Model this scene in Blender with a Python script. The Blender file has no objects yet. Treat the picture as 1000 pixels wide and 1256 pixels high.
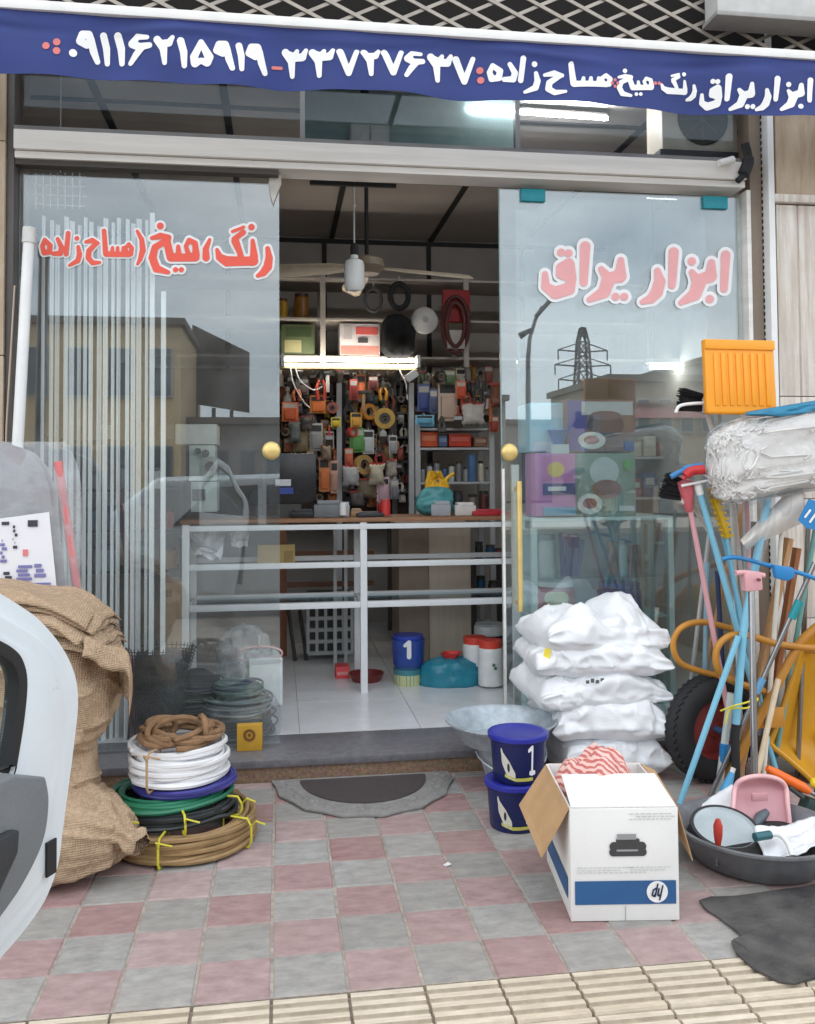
import bpy, bmesh, math, random
import numpy as np
from mathutils import Vector, Matrix, noise

random.seed(7)
scene = bpy.context.scene
COL = scene.collection
R_ = math.radians

# ------------------------------------------------------------------ camera
FPX, CX, CY, CAMH = 1100.0, 500.0, 546.6, 1.345           # pixels of the 1000 x 1256 photograph, metres
YAW, PITCH, ROLL = R_(8.17), R_(2.0), R_(0.4)
Fw = Vector((math.sin(YAW) * math.cos(PITCH), math.cos(YAW) * math.cos(PITCH), math.sin(PITCH)))
Rt = Vector((math.cos(YAW), -math.sin(YAW), 0))
Up = Rt.cross(Fw)
Rt2 = Rt * math.cos(ROLL) - Up * math.sin(ROLL)
Up2 = Up * math.cos(ROLL) + Rt * math.sin(ROLL)
EYE = Vector((0, 0, CAMH))
cam_data = bpy.data.cameras.new('camera')
cam = bpy.data.objects.new('camera', cam_data)
COL.objects.link(cam)
cam.matrix_world = Matrix(((Rt2.x, Up2.x, -Fw.x, EYE.x), (Rt2.y, Up2.y, -Fw.y, EYE.y), (Rt2.z, Up2.z, -Fw.z, EYE.z), (0, 0, 0, 1)))
cam_data.sensor_fit = 'HORIZONTAL'
cam_data.sensor_width = 36
cam_data.lens = 36 * FPX / 1000
cam_data.shift_y = -(628 - CY) / 1000
cam_data.clip_start = 0.03
cam_data.clip_end = 1200
scene.camera = cam

# ------------------------------------------------------------------ sky, sun, exposure
SUN_EL, SUN_AZ = R_(70), R_(-25)       # azimuth clockwise from +Y: behind the shop, which shades its own pavement
world = bpy.data.worlds.new('World'); scene.world = world; world.use_nodes = True
nt = world.node_tree; nt.nodes.clear()
def wn(t, **kw):
    n = nt.nodes.new(t)
    for k, v in kw.items(): setattr(n, k, v)
    return n
sky = wn('ShaderNodeTexSky', sky_type='NISHITA', sun_disc=False, sun_elevation=SUN_EL, sun_rotation=SUN_AZ, air_density=1.0, dust_density=2.0, ozone_density=1.5)
tc = wn('ShaderNodeTexCoord'); mp = wn('ShaderNodeMapping'); mp.inputs['Scale'].default_value = (1, 1, 2.6)
nz = wn('ShaderNodeTexNoise'); nz.inputs['Scale'].default_value = 2.2; nz.inputs['Detail'].default_value = 7; nz.inputs['Roughness'].default_value = .55
rp = wn('ShaderNodeValToRGB'); rp.color_ramp.elements[0].position = .30; rp.color_ramp.elements[0].color = (.30, .30, .30, 1); rp.color_ramp.elements[1].position = .62; rp.color_ramp.elements[1].color = (.97, .97, .97, 1)
mx = wn('ShaderNodeMix', data_type='RGBA'); mx.inputs[7].default_value = (12.2, 12.6, 12.8, 1)      # cloud, on the scale of that sky
bg = wn('ShaderNodeBackground'); bg.inputs['Strength'].default_value = .10
wo = wn('ShaderNodeOutputWorld')
L = nt.links.new
L(tc.outputs['Generated'], mp.inputs['Vector']); L(mp.outputs[0], nz.inputs['Vector']); L(nz.outputs[0], rp.inputs[0])
L(rp.outputs[0], mx.inputs[0]); L(sky.outputs[0], mx.inputs[6]); L(mx.outputs[2], bg.inputs[0]); L(bg.outputs[0], wo.inputs[0])
sun_data = bpy.data.lights.new('sun', 'SUN'); sun_data.energy = 1.1; sun_data.angle = R_(14); sun_data.color = (1, .95, .88)
sun = bpy.data.objects.new('sun', sun_data); COL.objects.link(sun)
sd = Vector((math.sin(SUN_AZ) * math.cos(SUN_EL), math.cos(SUN_AZ) * math.cos(SUN_EL), math.sin(SUN_EL)))
sun.rotation_euler = sd.to_track_quat('Z', 'Y').to_euler(); sun.location = sd * 50
scene.view_settings.view_transform = 'Standard'
scene.view_settings.look = 'None'
scene.view_settings.exposure = 1.02
scene.view_settings.gamma = 1
scene.view_settings.use_curve_mapping = False
scene.render.engine = 'CYCLES'
cy_ = scene.cycles
cy_.use_denoising = True
cy_.max_bounces = 10; cy_.transparent_max_bounces = 24; cy_.glossy_bounces = 5; cy_.diffuse_bounces = 5
cy_.sample_clamp_indirect = 6
cy_.caustics_reflective = False; cy_.caustics_refractive = False

# ------------------------------------------------------------------ pixel helpers: a pixel is a direction, the plane it meets gives the distance
def ray(px, py): return Fw + Rt2 * ((px - CX) / FPX) + Up2 * ((CY - py) / FPX)
def W(px, py, Y):                       # on the upright plane y = Y
    d = ray(px, py); return EYE + d * (Y / d.y)
def G(px, py, z=0.0):                   # on the level plane at height z
    d = ray(px, py); return EYE + d * ((z - CAMH) / d.z)
def rect(x0, y0, x1, y1, Y):
    a = W(x0, (y0 + y1) / 2, Y).x; b = W(x1, (y0 + y1) / 2, Y).x
    c = W((x0 + x1) / 2, y1, Y).z; d = W((x0 + x1) / 2, y0, Y).z
    return a, b, c, d

# ------------------------------------------------------------------ materials
MATS = {}
def lin(c):
    c = c / 255; return c / 12.92 if c <= .04045 else ((c + .055) / 1.055) ** 2.4
def S(r, g, b, k=1.0): return (min(lin(r) * k, .92), min(lin(g) * k, .92), min(lin(b) * k, .92))
def base_mat(name):
    m = bpy.data.materials.new(name); m.use_nodes = True
    n = m.node_tree.nodes; b = n['Principled BSDF']
    return m, m.node_tree, b
def mat(name, col, rough=.55, metal=0.0, var=.12, scale=9.0, bump=0.0, bscale=60.0, spec=.5, objrand=0.0, col2=None, stretch=(1, 1, 1), coat=0.0, trans=0.0, detail=4):
    if name in MATS: return MATS[name]
    m, t, b = base_mat(name)
    N = t.nodes.new; K = t.links.new
    c = N('ShaderNodeTexCoord'); mpn = N('ShaderNodeMapping'); mpn.inputs['Scale'].default_value = stretch
    K(c.outputs['Object'], mpn.inputs['Vector'])
    nn = N('ShaderNodeTexNoise'); nn.inputs['Scale'].default_value = scale; nn.inputs['Detail'].default_value = detail; nn.inputs['Roughness'].default_value = .6
    K(mpn.outputs[0], nn.inputs['Vector'])
    r = N('ShaderNodeValToRGB'); r.color_ramp.elements[0].position = .3; r.color_ramp.elements[1].position = .7
    a2 = col2 if col2 else tuple(min(x * (1 + var), .95) for x in col)
    a1 = tuple(x * (1 - var) for x in col)
    r.color_ramp.elements[0].color = (*a1, 1); r.color_ramp.elements[1].color = (*a2, 1)
    K(nn.outputs[0], r.inputs[0]); out = r.outputs[0]
    if objrand:
        oi = N('ShaderNodeObjectInfo'); mr = N('ShaderNodeMapRange'); mr.inputs[3].default_value = 1 - objrand; mr.inputs[4].default_value = 1 + objrand
        K(oi.outputs['Random'], mr.inputs[0])
        hs = N('ShaderNodeHueSaturation'); K(mr.outputs[0], hs.inputs['Value']); K(out, hs.inputs['Color']); out = hs.outputs[0]
    K(out, b.inputs['Base Color'])
    rr = N('ShaderNodeMapRange'); rr.inputs[3].default_value = max(.03, rough - .08); rr.inputs[4].default_value = min(1, rough + .1)
    K(nn.outputs[0], rr.inputs[0]); K(rr.outputs[0], b.inputs['Roughness'])
    b.inputs['Metallic'].default_value = metal; b.inputs['Specular IOR Level'].default_value = spec
    b.inputs['Coat Weight'].default_value = coat; b.inputs['Transmission Weight'].default_value = trans
    if bump:
        n2 = N('ShaderNodeTexNoise'); n2.inputs['Scale'].default_value = bscale; n2.inputs['Detail'].default_value = 5
        K(mpn.outputs[0], n2.inputs['Vector'])
        bp = N('ShaderNodeBump'); bp.inputs['Strength'].default_value = bump; bp.inputs['Distance'].default_value = .01
        K(n2.outputs[0], bp.inputs['Height']); K(bp.outputs[0], b.inputs['Normal'])
    MATS[name] = m
    return m
def weave(name, col, freq, bump=.35, var=.2, scale=7, rough=.85, col2=None):
    m = mat(name, col, rough, var=var, scale=scale, col2=col2)
    t = m.node_tree; N = t.nodes.new; K = t.links.new; b = t.nodes['Principled BSDF']
    if t.nodes.get('weave_done'): return m
    c = N('ShaderNodeTexCoord'); c.name = 'weave_done'
    outs = []
    for d in ('X', 'Z'):
        w = N('ShaderNodeTexWave'); w.wave_type = 'BANDS'; w.bands_direction = d; w.inputs['Scale'].default_value = freq; w.inputs['Distortion'].default_value = 1.5; w.inputs['Detail'].default_value = 1
        K(c.outputs['Object'], w.inputs['Vector']); outs.append(w.outputs[1])
    a = N('ShaderNodeMath'); a.operation = 'ADD'; K(outs[0], a.inputs[0]); K(outs[1], a.inputs[1])
    n3 = N('ShaderNodeTexNoise'); n3.inputs['Scale'].default_value = 22; n3.inputs['Detail'].default_value = 5; K(c.outputs['Object'], n3.inputs['Vector'])
    a2 = N('ShaderNodeMath'); a2.operation = 'MULTIPLY_ADD'; K(n3.outputs[0], a2.inputs[0]); a2.inputs[1].default_value = 3.0; K(a.outputs[0], a2.inputs[2])
    bp = N('ShaderNodeBump'); bp.inputs['Strength'].default_value = bump; bp.inputs['Distance'].default_value = .006
    K(a2.outputs[0], bp.inputs['Height']); K(bp.outputs[0], b.inputs['Normal'])
    return m
def glass(name, tint, ior, rough=0.0, veil=0.0, bump=0.0):
    """thin pane: mirror by Fresnel over a clear tinted sheet, with a little dust"""
    if name in MATS: return MATS[name]
    m = bpy.data.materials.new(name); m.use_nodes = True; t = m.node_tree; t.nodes.clear()
    N = t.nodes.new; K = t.links.new
    tr = N('ShaderNodeBsdfTransparent'); tr.inputs[0].default_value = (*tint, 1)
    gl = N('ShaderNodeBsdfGlossy'); gl.inputs['Roughness'].default_value = rough; gl.inputs[0].default_value = (.87, .95, 1, 1)
    # Schlick's curve from the facing angle, the same on both faces of the sheet
    f0 = ((ior - 1) / (ior + 1)) ** 2
    ge = N('ShaderNodeNewGeometry'); dt = N('ShaderNodeVectorMath'); dt.operation = 'DOT_PRODUCT'; K(ge.outputs['Incoming'], dt.inputs[0]); K(ge.outputs['Normal'], dt.inputs[1])
    ab = N('ShaderNodeMath'); ab.operation = 'ABSOLUTE'; K(dt.outputs['Value'], ab.inputs[0])
    om = N('ShaderNodeMath'); om.operation = 'SUBTRACT'; om.inputs[0].default_value = 1; K(ab.outputs[0], om.inputs[1]); om.use_clamp = True
    pw = N('ShaderNodeMath'); pw.operation = 'POWER'; K(om.outputs[0], pw.inputs[0]); pw.inputs[1].default_value = 5
    fr = N('ShaderNodeMath'); fr.operation = 'MULTIPLY_ADD'; K(pw.outputs[0], fr.inputs[0]); fr.inputs[1].default_value = 1 - f0; fr.inputs[2].default_value = f0
    c = N('ShaderNodeTexCoord'); nn = N('ShaderNodeTexNoise'); nn.inputs['Scale'].default_value = 1.6; nn.inputs['Detail'].default_value = 3
    K(c.outputs['Object'], nn.inputs['Vector'])
    bp = N('ShaderNodeBump'); bp.inputs['Strength'].default_value = bump if bump else .006; bp.inputs['Distance'].default_value = .02 if bump else .01
    if bump: nn.inputs['Scale'].default_value = 18
    K(nn.outputs[0], bp.inputs['Height']); K(bp.outputs[0], gl.inputs['Normal'])
    mxs = N('ShaderNodeMixShader'); K(fr.outputs[0], mxs.inputs[0]); K(tr.outputs[0], mxs.inputs[1]); K(gl.outputs[0], mxs.inputs[2])
    last = mxs
    if veil:
        df = N('ShaderNodeBsdfDiffuse'); df.inputs[0].default_value = (.75, .78, .8, 1)
        n2 = N('ShaderNodeTexNoise'); n2.inputs['Scale'].default_value = 5; n2.inputs['Detail'].default_value = 8; K(c.outputs['Object'], n2.inputs['Vector'])
        mr = N('ShaderNodeMapRange'); mr.inputs[1].default_value = .35; mr.inputs[2].default_value = .75; mr.inputs[3].default_value = veil * .4; mr.inputs[4].default_value = veil * 1.6
        K(n2.outputs[0], mr.inputs[0])
        m2 = N('ShaderNodeMixShader'); K(mr.outputs[0], m2.inputs[0]); K(mxs.outputs[0], m2.inputs[1]); K(df.outputs[0], m2.inputs[2]); last = m2
    o = N('ShaderNodeOutputMaterial'); K(last.outputs[0], o.inputs[0])
    MATS[name] = m
    return m
def emit(name, col, strength):
    if name in MATS: return MATS[name]
    m = bpy.data.materials.new(name); m.use_nodes = True; t = m.node_tree; t.nodes.clear()
    e = t.nodes.new('ShaderNodeEmission'); e.inputs[0].default_value = (*col, 1); e.inputs[1].default_value = strength
    o = t.nodes.new('ShaderNodeOutputMaterial'); t.links.new(e.outputs[0], o.inputs[0])
    MATS[name] = m; return m
_cc = {}
def paint(r, g, b, rough=.45, k=1.0, metal=0.0, var=.1, bump=0.0):
    key = 'paint_%d_%d_%d_%d_%d_%d' % (r, g, b, rough * 100, k * 100, metal * 100)
    return mat(key, S(r, g, b, k), rough, metal, var=var, scale=14, bump=bump)

# ------------------------------------------------------------------ mesh builder
class MB:
    def __init__(self, mtx=None): self.v = []; self.f = []; self.m = mtx or Matrix.Identity(4)
    def add(self, vs, fs, mtx=None):
        o = len(self.v); M_ = self.m @ mtx if mtx else self.m
        self.v += [M_ @ Vector(p) for p in vs]; self.f += [tuple(i + o for i in q) for q in fs]; return self
    def box(self, x0, x1, y0, y1, z0, z1, mtx=None):
        vs = [(x, y, z) for x in (x0, x1) for y in (y0, y1) for z in (z0, z1)]
        return self.add(vs, [(0, 1, 3, 2), (4, 6, 7, 5), (0, 4, 5, 1), (2, 3, 7, 6), (0, 2, 6, 4), (1, 5, 7, 3)], mtx)
    def bar(self, a, b, w, h=None):
        """square bar from a to b"""
        a = Vector(a); b = Vector(b); h = h or w; d = b - a; q = d.to_track_quat('Z', 'Y').to_matrix().to_4x4()
        return self.box(-w / 2, w / 2, -h / 2, h / 2, 0, d.length, Matrix.Translation(a) @ q)
    def tube(self, pts, r, n=8, closed=False, mtx=None):
        pts = [Vector(p) for p in pts]; k = len(pts); rs = r if isinstance(r, (list, tuple)) else [r] * k
        vs = []; fs = []; prev = None
        for i, p in enumerate(pts):
            if closed: d = pts[(i + 1) % k] - pts[i - 1]
            else: d = pts[min(i + 1, k - 1)] - pts[max(i - 1, 0)]
            if d.length < 1e-9: d = Vector((0, 0, 1))
            d.normalize()
            if prev is None: u = d.orthogonal().normalized()
            else:
                u = prev - d * prev.dot(d)
                u = u.normalized() if u.length > 1e-6 else d.orthogonal().normalized()
            prev = u; w = d.cross(u)
            vs += [p + (u * math.cos(2 * math.pi * j / n) + w * math.sin(2 * math.pi * j / n)) * rs[i] for j in range(n)]
        for i in range(k if closed else k - 1):
            a = i * n; b = ((i + 1) % k) * n
            fs += [(a + j, a + (j + 1) % n, b + (j + 1) % n, b + j) for j in range(n)]
        if not closed: fs += [tuple(reversed(range(n))), tuple(range((k - 1) * n, k * n))]
        return self.add(vs, fs, mtx)
    def lathe(self, prof, n=28, mtx=None, cap=True):
        vs = []; fs = []
        for r, z in prof: vs += [(r * math.cos(2 * math.pi * j / n), r * math.sin(2 * math.pi * j / n), z) for j in range(n)]
        for i in range(len(prof) - 1): fs += [(i * n + j, i * n + (j + 1) % n, (i + 1) * n + (j + 1) % n, (i + 1) * n + j) for j in range(n)]
        if cap: fs += [tuple(reversed(range(n))), tuple(range((len(prof) - 1) * n, len(prof) * n))]
        return self.add(vs, fs, mtx)
    def prism(self, poly, t, mtx):
        """polygon in the local xy plane, thickness t along local z"""
        n = len(poly); vs = [(x, y, 0) for x, y in poly] + [(x, y, t) for x, y in poly]
        return self.add(vs, [tuple(reversed(range(n))), tuple(range(n, 2 * n))] + [(i, (i + 1) % n, n + (i + 1) % n, n + i) for i in range(n)], mtx)
    def grid(self, fn, nu, nv, cu=False, cv=False, mtx=None):
        vs = [fn(i / (nu if cu else nu - 1), j / (nv if cv else nv - 1)) for i in range(nu) for j in range(nv)]
        fs = [(i * nv + j, ((i + 1) % nu) * nv + j, ((i + 1) % nu) * nv + (j + 1) % nv, i * nv + (j + 1) % nv) for i in range(nu if cu else nu - 1) for j in range(nv if cv else nv - 1)]
        return self.add(vs, fs, mtx)
    def sphere(self, c, r, n=16, sc=(1, 1, 1)):
        prof = [(math.sin(math.pi * i / 10) * r + 1e-5, -math.cos(math.pi * i / 10) * r) for i in range(11)]
        return self.lathe(prof, n, Matrix.Translation(Vector(c)) @ Matrix.Diagonal((*sc, 1)))
    def build(self, name, material, parent=None, smooth=False, bevel=0.0, seg=2, thick=0.0, angle=40, sub=0):
        off = parent_loc(parent)
        me = bpy.data.meshes.new(name)
        me.from_pydata([p - off for p in self.v], [], self.f)
        bm = bmesh.new(); bm.from_mesh(me)
        bmesh.ops.remove_doubles(bm, verts=bm.verts, dist=1e-6)
        bmesh.ops.recalc_face_normals(bm, faces=bm.faces)
        if thick: bmesh.ops.solidify(bm, geom=bm.faces[:], thickness=thick)
        if bevel:
            ed = [e for e in bm.edges if len(e.link_faces) == 2 and e.calc_face_angle(0) > .5]
            bmesh.ops.bevel(bm, geom=ed, offset=bevel, segments=seg, affect='EDGES', profile=.6, clamp_overlap=True)
        bm.to_mesh(me); bm.free()
        if smooth or bevel:
            me.polygons.foreach_set('use_smooth', [True] * len(me.polygons))
            me.set_sharp_from_angle(angle=R_(angle if smooth else 50))
        o = bpy.data.objects.new(name, me); COL.objects.link(o)
        me.materials.append(material)
        if parent: o.parent = parent
        if sub:
            md = o.modifiers.new('subdivision', 'SUBSURF'); md.levels = sub; md.render_levels = sub
        return o
def parent_loc(p):
    v = Vector((0, 0, 0))
    while p is not None: v = v + p.location; p = p.parent
    return v
def tag(o, label, cat, group=None):
    o['label'] = label; o['category'] = cat
    if group: o['group'] = group
    return o
def T(name, label, cat, loc=(0, 0, 0), group=None):
    o = bpy.data.objects.new(name, None); COL.objects.link(o); o.location = Vector(loc); o.empty_display_size = .05
    return tag(o, label, cat, group)
def struct(name, mb, m, **kw):
    o = mb.build(name, m, **kw); o['kind'] = 'structure'; return o
def Loc(x, y, z): return Matrix.Translation((x, y, z))
def Rz(a): return Matrix.Rotation(R_(a), 4, 'Z')
def Rx(a): return Matrix.Rotation(R_(a), 4, 'X')
def Ry(a): return Matrix.Rotation(R_(a), 4, 'Y')
def nz3(x, y, z, s=1.0, seed=0.0): return noise.noise(Vector((x * s + seed * 7.13, y * s - seed * 3.7, z * s + seed)))
def pillow(mb, w, d, h, seed, mtx, nu=34, nv=26, amp=.012, e=.42, pinch=.07, freq=7, flat=0.0, crease=0.0):
    """stuffed bag lying flat: two sheets meeting in a seam, pulled in along its sides, crumpled"""
    def sheet(top):
        def fn(u, v):
            s = 2 * u - 1; t = 2 * v - 1
            hh = max(0, (1 - abs(s) ** 3.2)) ** .55 * max(0, (1 - abs(t) ** 3.2)) ** .55
            x = w / 2 * s * (1 - pinch * (1 - t * t) * abs(s) ** 3 * 1.0 + pinch * .3)
            y = d / 2 * t * (1 - pinch * (1 - s * s) * abs(t) ** 3)
            z = h * e + (h * (1 - e) * hh if top else -h * e * hh)
            k = amp * (.35 + .65 * hh)
            q = seed + (0 if top else 50)
            z += (nz3(s * w, t * d, 0, freq, q) * k * 1.6 + abs(nz3(s * w, t * d, 2, freq * 2.2, q)) * k * .9) * (1 if top else .4)
            if crease and top: z += -crease * h * hh * math.exp(-((s - .25 * t - .1) / .16) ** 2)
            ed = 1 - hh
            z += ed * amp * 1.5 * nz3(s * 3, t * 3, 1, 1.6, seed)
            x += ed * amp * 1.2 * nz3(s * 2, t * 5, 5, 1.3, seed + 9); y += ed * amp * 1.2 * nz3(s * 5, t * 2, 8, 1.3, seed + 4)
            return (x, y, z)
        return fn
    mb.grid(sheet(True), nu, nv, mtx=mtx); mb.grid(sheet(False), nu, nv, mtx=mtx)
    return mb
def sackmesh(mb, w, d, h, seed, mtx, nu=96, nv=88, amp=.02, ear=.10, dent=1.0, sag=0.0, sq=.62, peaks=()):
    """stuffed woven bag lying on its side: round body, ends pinched to a flat seam with corner ears"""
    def fn(u, v):
        s = 2 * u - 1; a = 2 * math.pi * v; e = abs(s)
        q = max(0.0, 1 - e ** 5) ** .5; q = .06 + .94 * q
        g = .93 + .07 * (1 - e ** 2) + ear * max(0, e - .72) / .28
        ca, sa = math.cos(a), math.sin(a)
        y = d / 2 * g * abs(ca) ** sq * math.copysign(1, ca); z = h / 2 * q * abs(sa) ** (sq + .1) * math.copysign(1, sa)
        x = w / 2 * s * (1 + ear * .5 * abs(ca) ** 3 * e ** 6)
        c = Vector((x, y, z))
        big = nz3(x, y, z, 4.2, seed) * amp * 1.3 * dent; mid = (abs(nz3(x * 1.0, y, z, 9, seed + 2)) - .25) * amp * .9; fine = nz3(x * .8, y * 1.2, z, 22, seed + 4) * amp * .28
        ru = amp * .55 * math.sin(a * 9 + seed + 5 * nz3(x, y, z, 5, seed)) * (e ** 5 * .9 + .12)
        n = Vector((0, ca, sa)); k = (big + mid + fine) * (.35 + .65 * q) + ru * q
        r1 = nz3(x * .45 + .3 * y, y, z, 11, seed + 21); r2 = nz3(x * .8, y * .5 + z, z - y, 15, seed + 31)
        k += amp * (.55 * (1 - min(1, abs(r1) * 5)) ** 2 + .38 * (1 - min(1, abs(r2) * 4)) ** 2) * (.3 + .7 * q) * (.6 + nz3(x, y, z, 3, seed + 41))
        if sa < -.2: k *= .5
        c += n * k
        for ps, py_k, ph, pw_ in peaks:
            if sa > 0: c.z += ph * sa * max(0, 1 - math.hypot((s - ps) / pw_, (ca - py_k) / .8)) ** 1.1
        c.x += amp * .8 * nz3(y, z, s, 6, seed + 7) * e
        c.z += h / 2 - sag * e ** 3 * h + amp * nz3(s, ca, 0, 1.5, seed + 11) * e ** 3
        return c
    mb.grid(fn, nu, nv, cv=True, mtx=mtx)
    n0 = len(mb.v) - nu * nv
    mb.f.append(tuple(n0 + j for j in range(nv))); mb.f.append(tuple(n0 + (nu - 1) * nv + j for j in reversed(range(nv))))
    return mb
def smooth_path(pts, n=8):
    pts = [Vector(p) for p in pts]; out = []
    for i in range(len(pts) - 1):
        p0, p1, p2, p3 = pts[max(i - 1, 0)], pts[i], pts[i + 1], pts[min(i + 2, len(pts) - 1)]
        for q in range(n):
            t = q / n; out.append(.5 * ((2 * p1) + (p2 - p0) * t + (2 * p0 - 5 * p1 + 4 * p2 - p3) * t * t + (3 * p1 - p0 - 3 * p2 + p3) * t ** 3))
    return out + [pts[-1]]
def coil(mb, c, r0, r1, z0, z1, turns, r, seed, n=6, k=40, jit=.012):
    pts = []; rnd = random.Random(seed); N_ = int(turns * k)
    ph = rnd.random() * 6
    for i in range(N_):
        t = i / k; j = int(t); rj = random.Random(seed * 100 + j); rk = random.Random(seed * 100 + j + 1); fr = t - j
        ra = rj.uniform(r0, r1); rb = rk.uniform(r0, r1); rr = ra + (rb - ra) * fr
        za = z0 + (z1 - z0) * ((j + rj.uniform(-.3, .3)) / turns); zb = z0 + (z1 - z0) * ((j + 1 + rk.uniform(-.3, .3)) / turns)
        zz = max(z0, min(z1, za + (zb - za) * fr))
        a = 2 * math.pi * t + ph
        wob = jit * math.sin(3 * a + j * 1.7) * .6 + jit * math.sin(2 * a + j) * .6
        pts.append((c[0] + (rr + wob) * math.cos(a), c[1] + (rr + wob) * math.sin(a), zz + jit * .5 * math.sin(2 * a + j * 2.3)))
    return mb.tube(pts, r, n)

# ------------------------------------------------------------------ painted lettering: brush strokes (x, y, radius) joined into one flat outline
def stroke_field(strokes, xs, ys):
    X_, Y_ = np.meshgrid(xs, ys); ph = np.full(X_.shape, 1e9)
    for st in strokes:
        if len(st) == 1: st = [st[0], st[0]]
        for (ax, ay, ar), (bx, by, br) in zip(st[:-1], st[1:]):
            dx, dy = bx - ax, by - ay; l2 = dx * dx + dy * dy
            t = np.clip(((X_ - ax) * dx + (Y_ - ay) * dy) / l2, 0, 1) if l2 > 1e-9 else np.zeros(X_.shape)
            ph = np.minimum(ph, np.hypot(X_ - ax - t * dx, Y_ - ay - t * dy) - (ar + (br - ar) * t))
    return ph
def stroke_mesh(strokes, grow, res, place):
    """place(x, y) -> world point; returns an MB"""
    al = [p for s in strokes for p in s]
    x0 = min(p[0] - p[2] for p in al) - grow - res * 2; x1 = max(p[0] + p[2] for p in al) + grow + res * 2
    y0 = min(p[1] - p[2] for p in al) - grow - res * 2; y1 = max(p[1] + p[2] for p in al) + grow + res * 2
    xs = np.arange(x0, x1, res); ys = np.arange(y0, y1, res); ph = stroke_field(strokes, xs, ys) - grow
    mb = MB(); ins = ph < 0
    full = ins[:-1, :-1] & ins[1:, :-1] & ins[:-1, 1:] & ins[1:, 1:]
    anyc = ins[:-1, :-1] | ins[1:, :-1] | ins[:-1, 1:] | ins[1:, 1:]
    V = []; Fc = []
    def poly(ps):
        o = len(V); V.extend(place(*p) for p in ps); Fc.append(tuple(range(o, o + len(ps))))
    for j in range(full.shape[0]):
        i = 0
        while i < full.shape[1]:
            if full[j, i]:
                k = i
                while k < full.shape[1] and full[j, k] and k - i < 12: k += 1
                poly([(xs[i], ys[j]), (xs[k], ys[j]), (xs[k], ys[j + 1]), (xs[i], ys[j + 1])]); i = k
            else:
                if anyc[j, i]:
                    cs = [(xs[i], ys[j], ph[j, i]), (xs[i + 1], ys[j], ph[j, i + 1]), (xs[i + 1], ys[j + 1], ph[j + 1, i + 1]), (xs[i], ys[j + 1], ph[j + 1, i])]
                    out = []
                    for a, b in zip(cs, cs[1:] + cs[:1]):
                        if a[2] < 0: out.append((a[0], a[1]))
                        if (a[2] < 0) != (b[2] < 0):
                            t = a[2] / (a[2] - b[2]); out.append((a[0] + (b[0] - a[0]) * t, a[1] + (b[1] - a[1]) * t))
                    if len(out) >= 3: poly(out)
                i += 1
    mb.add(V, Fc); return mb
def xf(strokes, ox, oy, sc): return [[(ox + x / sc, oy + y / sc, r / sc) for x, y, r in s] for s in strokes]
def fit(strokes, x0, y0, x1, y1, rk=1.0):
    al = [p for s in strokes for p in s]
    a0 = min(p[0] - p[2] for p in al); a1 = max(p[0] + p[2] for p in al); b0 = min(p[1] - p[2] for p in al); b1 = max(p[1] + p[2] for p in al)
    sx = (x1 - x0) / (a1 - a0); sy = (y1 - y0) / (b1 - b0); sr = math.sqrt(sx * sy) * rk
    return [[(x0 + (x - a0) * sx, y0 + (y - b0) * sy, r * sr) for x, y, r in s] for s in strokes]
# words traced in their own frames
A1 = [[(925,125,17),(917,285,13)], [(858,162,13),(855,225,24),(790,245,22)], [(765,205,9),(790,245,22)], [(800,255,28),(780,310,25),(715,350,9)], [(765,155,15)], [(850,333,15)], [(680,112,19),(672,268,13)], [(603,200,11),(614,250,22),(600,300,24),(575,330,18),(532,347,8)]]
A2 = [[(430,150,11),(427,225,25),(370,235,22)], [(338,192,10),(370,235,22)], [(372,240,27),(352,300,24),(282,336,9)], [(405,322,14)], [(446,322,14)], [(262,85,20),(255,255,14)], [(185,165,20),(150,185,20),(146,215,18),(180,228,16)], [(190,170,18),(200,235,16),(185,285,24),(120,303,25),(76,275,16),(72,215,9)], [(148,113,14)], [(183,117,14)]]
B1 = [[(880,275,11),(890,340,20),(880,400,25),(850,440,20),(812,462,8)], [(778,222,9),(787,330,22),(770,365,24)], [(770,130,17)], [(785,360,26),(690,362,26),(600,362,30),(552,335,20),(535,285,8)], [(660,228,22),(690,300,15),(702,350,18)], [(652,212,14),(714,166,14)], [(640,160,6),(716,130,6)]]
B2 = [[(485,215,6),(458,280,16),(460,338,20)]]
B3 = [[(345,220,13),(385,240,14),(392,320,20),(345,330,15),(322,260,9),(345,220,13)], [(390,338,20),(220,335,24)], [(270,262,9),(275,330,18)], [(215,322,22),(192,225,20)], [(90,205,8),(150,190,17),(205,200,14)], [(200,215,16),(112,268,18),(95,340,22),(122,412,22),(202,438,9)], [(148,122,18)], [(252,420,13)], [(292,420,13)]]
PAR = [[(865,115,7),(900,180,13),(907,260,18),(887,330,12),(866,368,5)]]
C1 = [[(800,215,10),(822,245,12),(815,290,13),(785,290,11),(775,240,8),(800,215,10)], [(800,295,13),(625,290,16)], [(758,240,7),(755,290,12)], [(715,240,7),(712,290,12)], [(675,240,7),(670,290,12)], [(610,112,12),(622,285,15)], [(470,197,7),(520,185,15),(562,207,9)], [(548,210,13),(495,265,15),(490,320,16),(522,358,14),(578,354,6)]]
C2 = [[(412,235,9),(422,290,15),(410,340,15),(345,377,6)], [(402,170,13)], [(335,130,13),(320,290,13)], [(255,175,10),(285,240,15),(275,285,15),(222,287,11)], [(155,180,10),(197,225,15),(190,275,15),(150,280,15),(137,230,12),(155,180,10)]]
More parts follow.
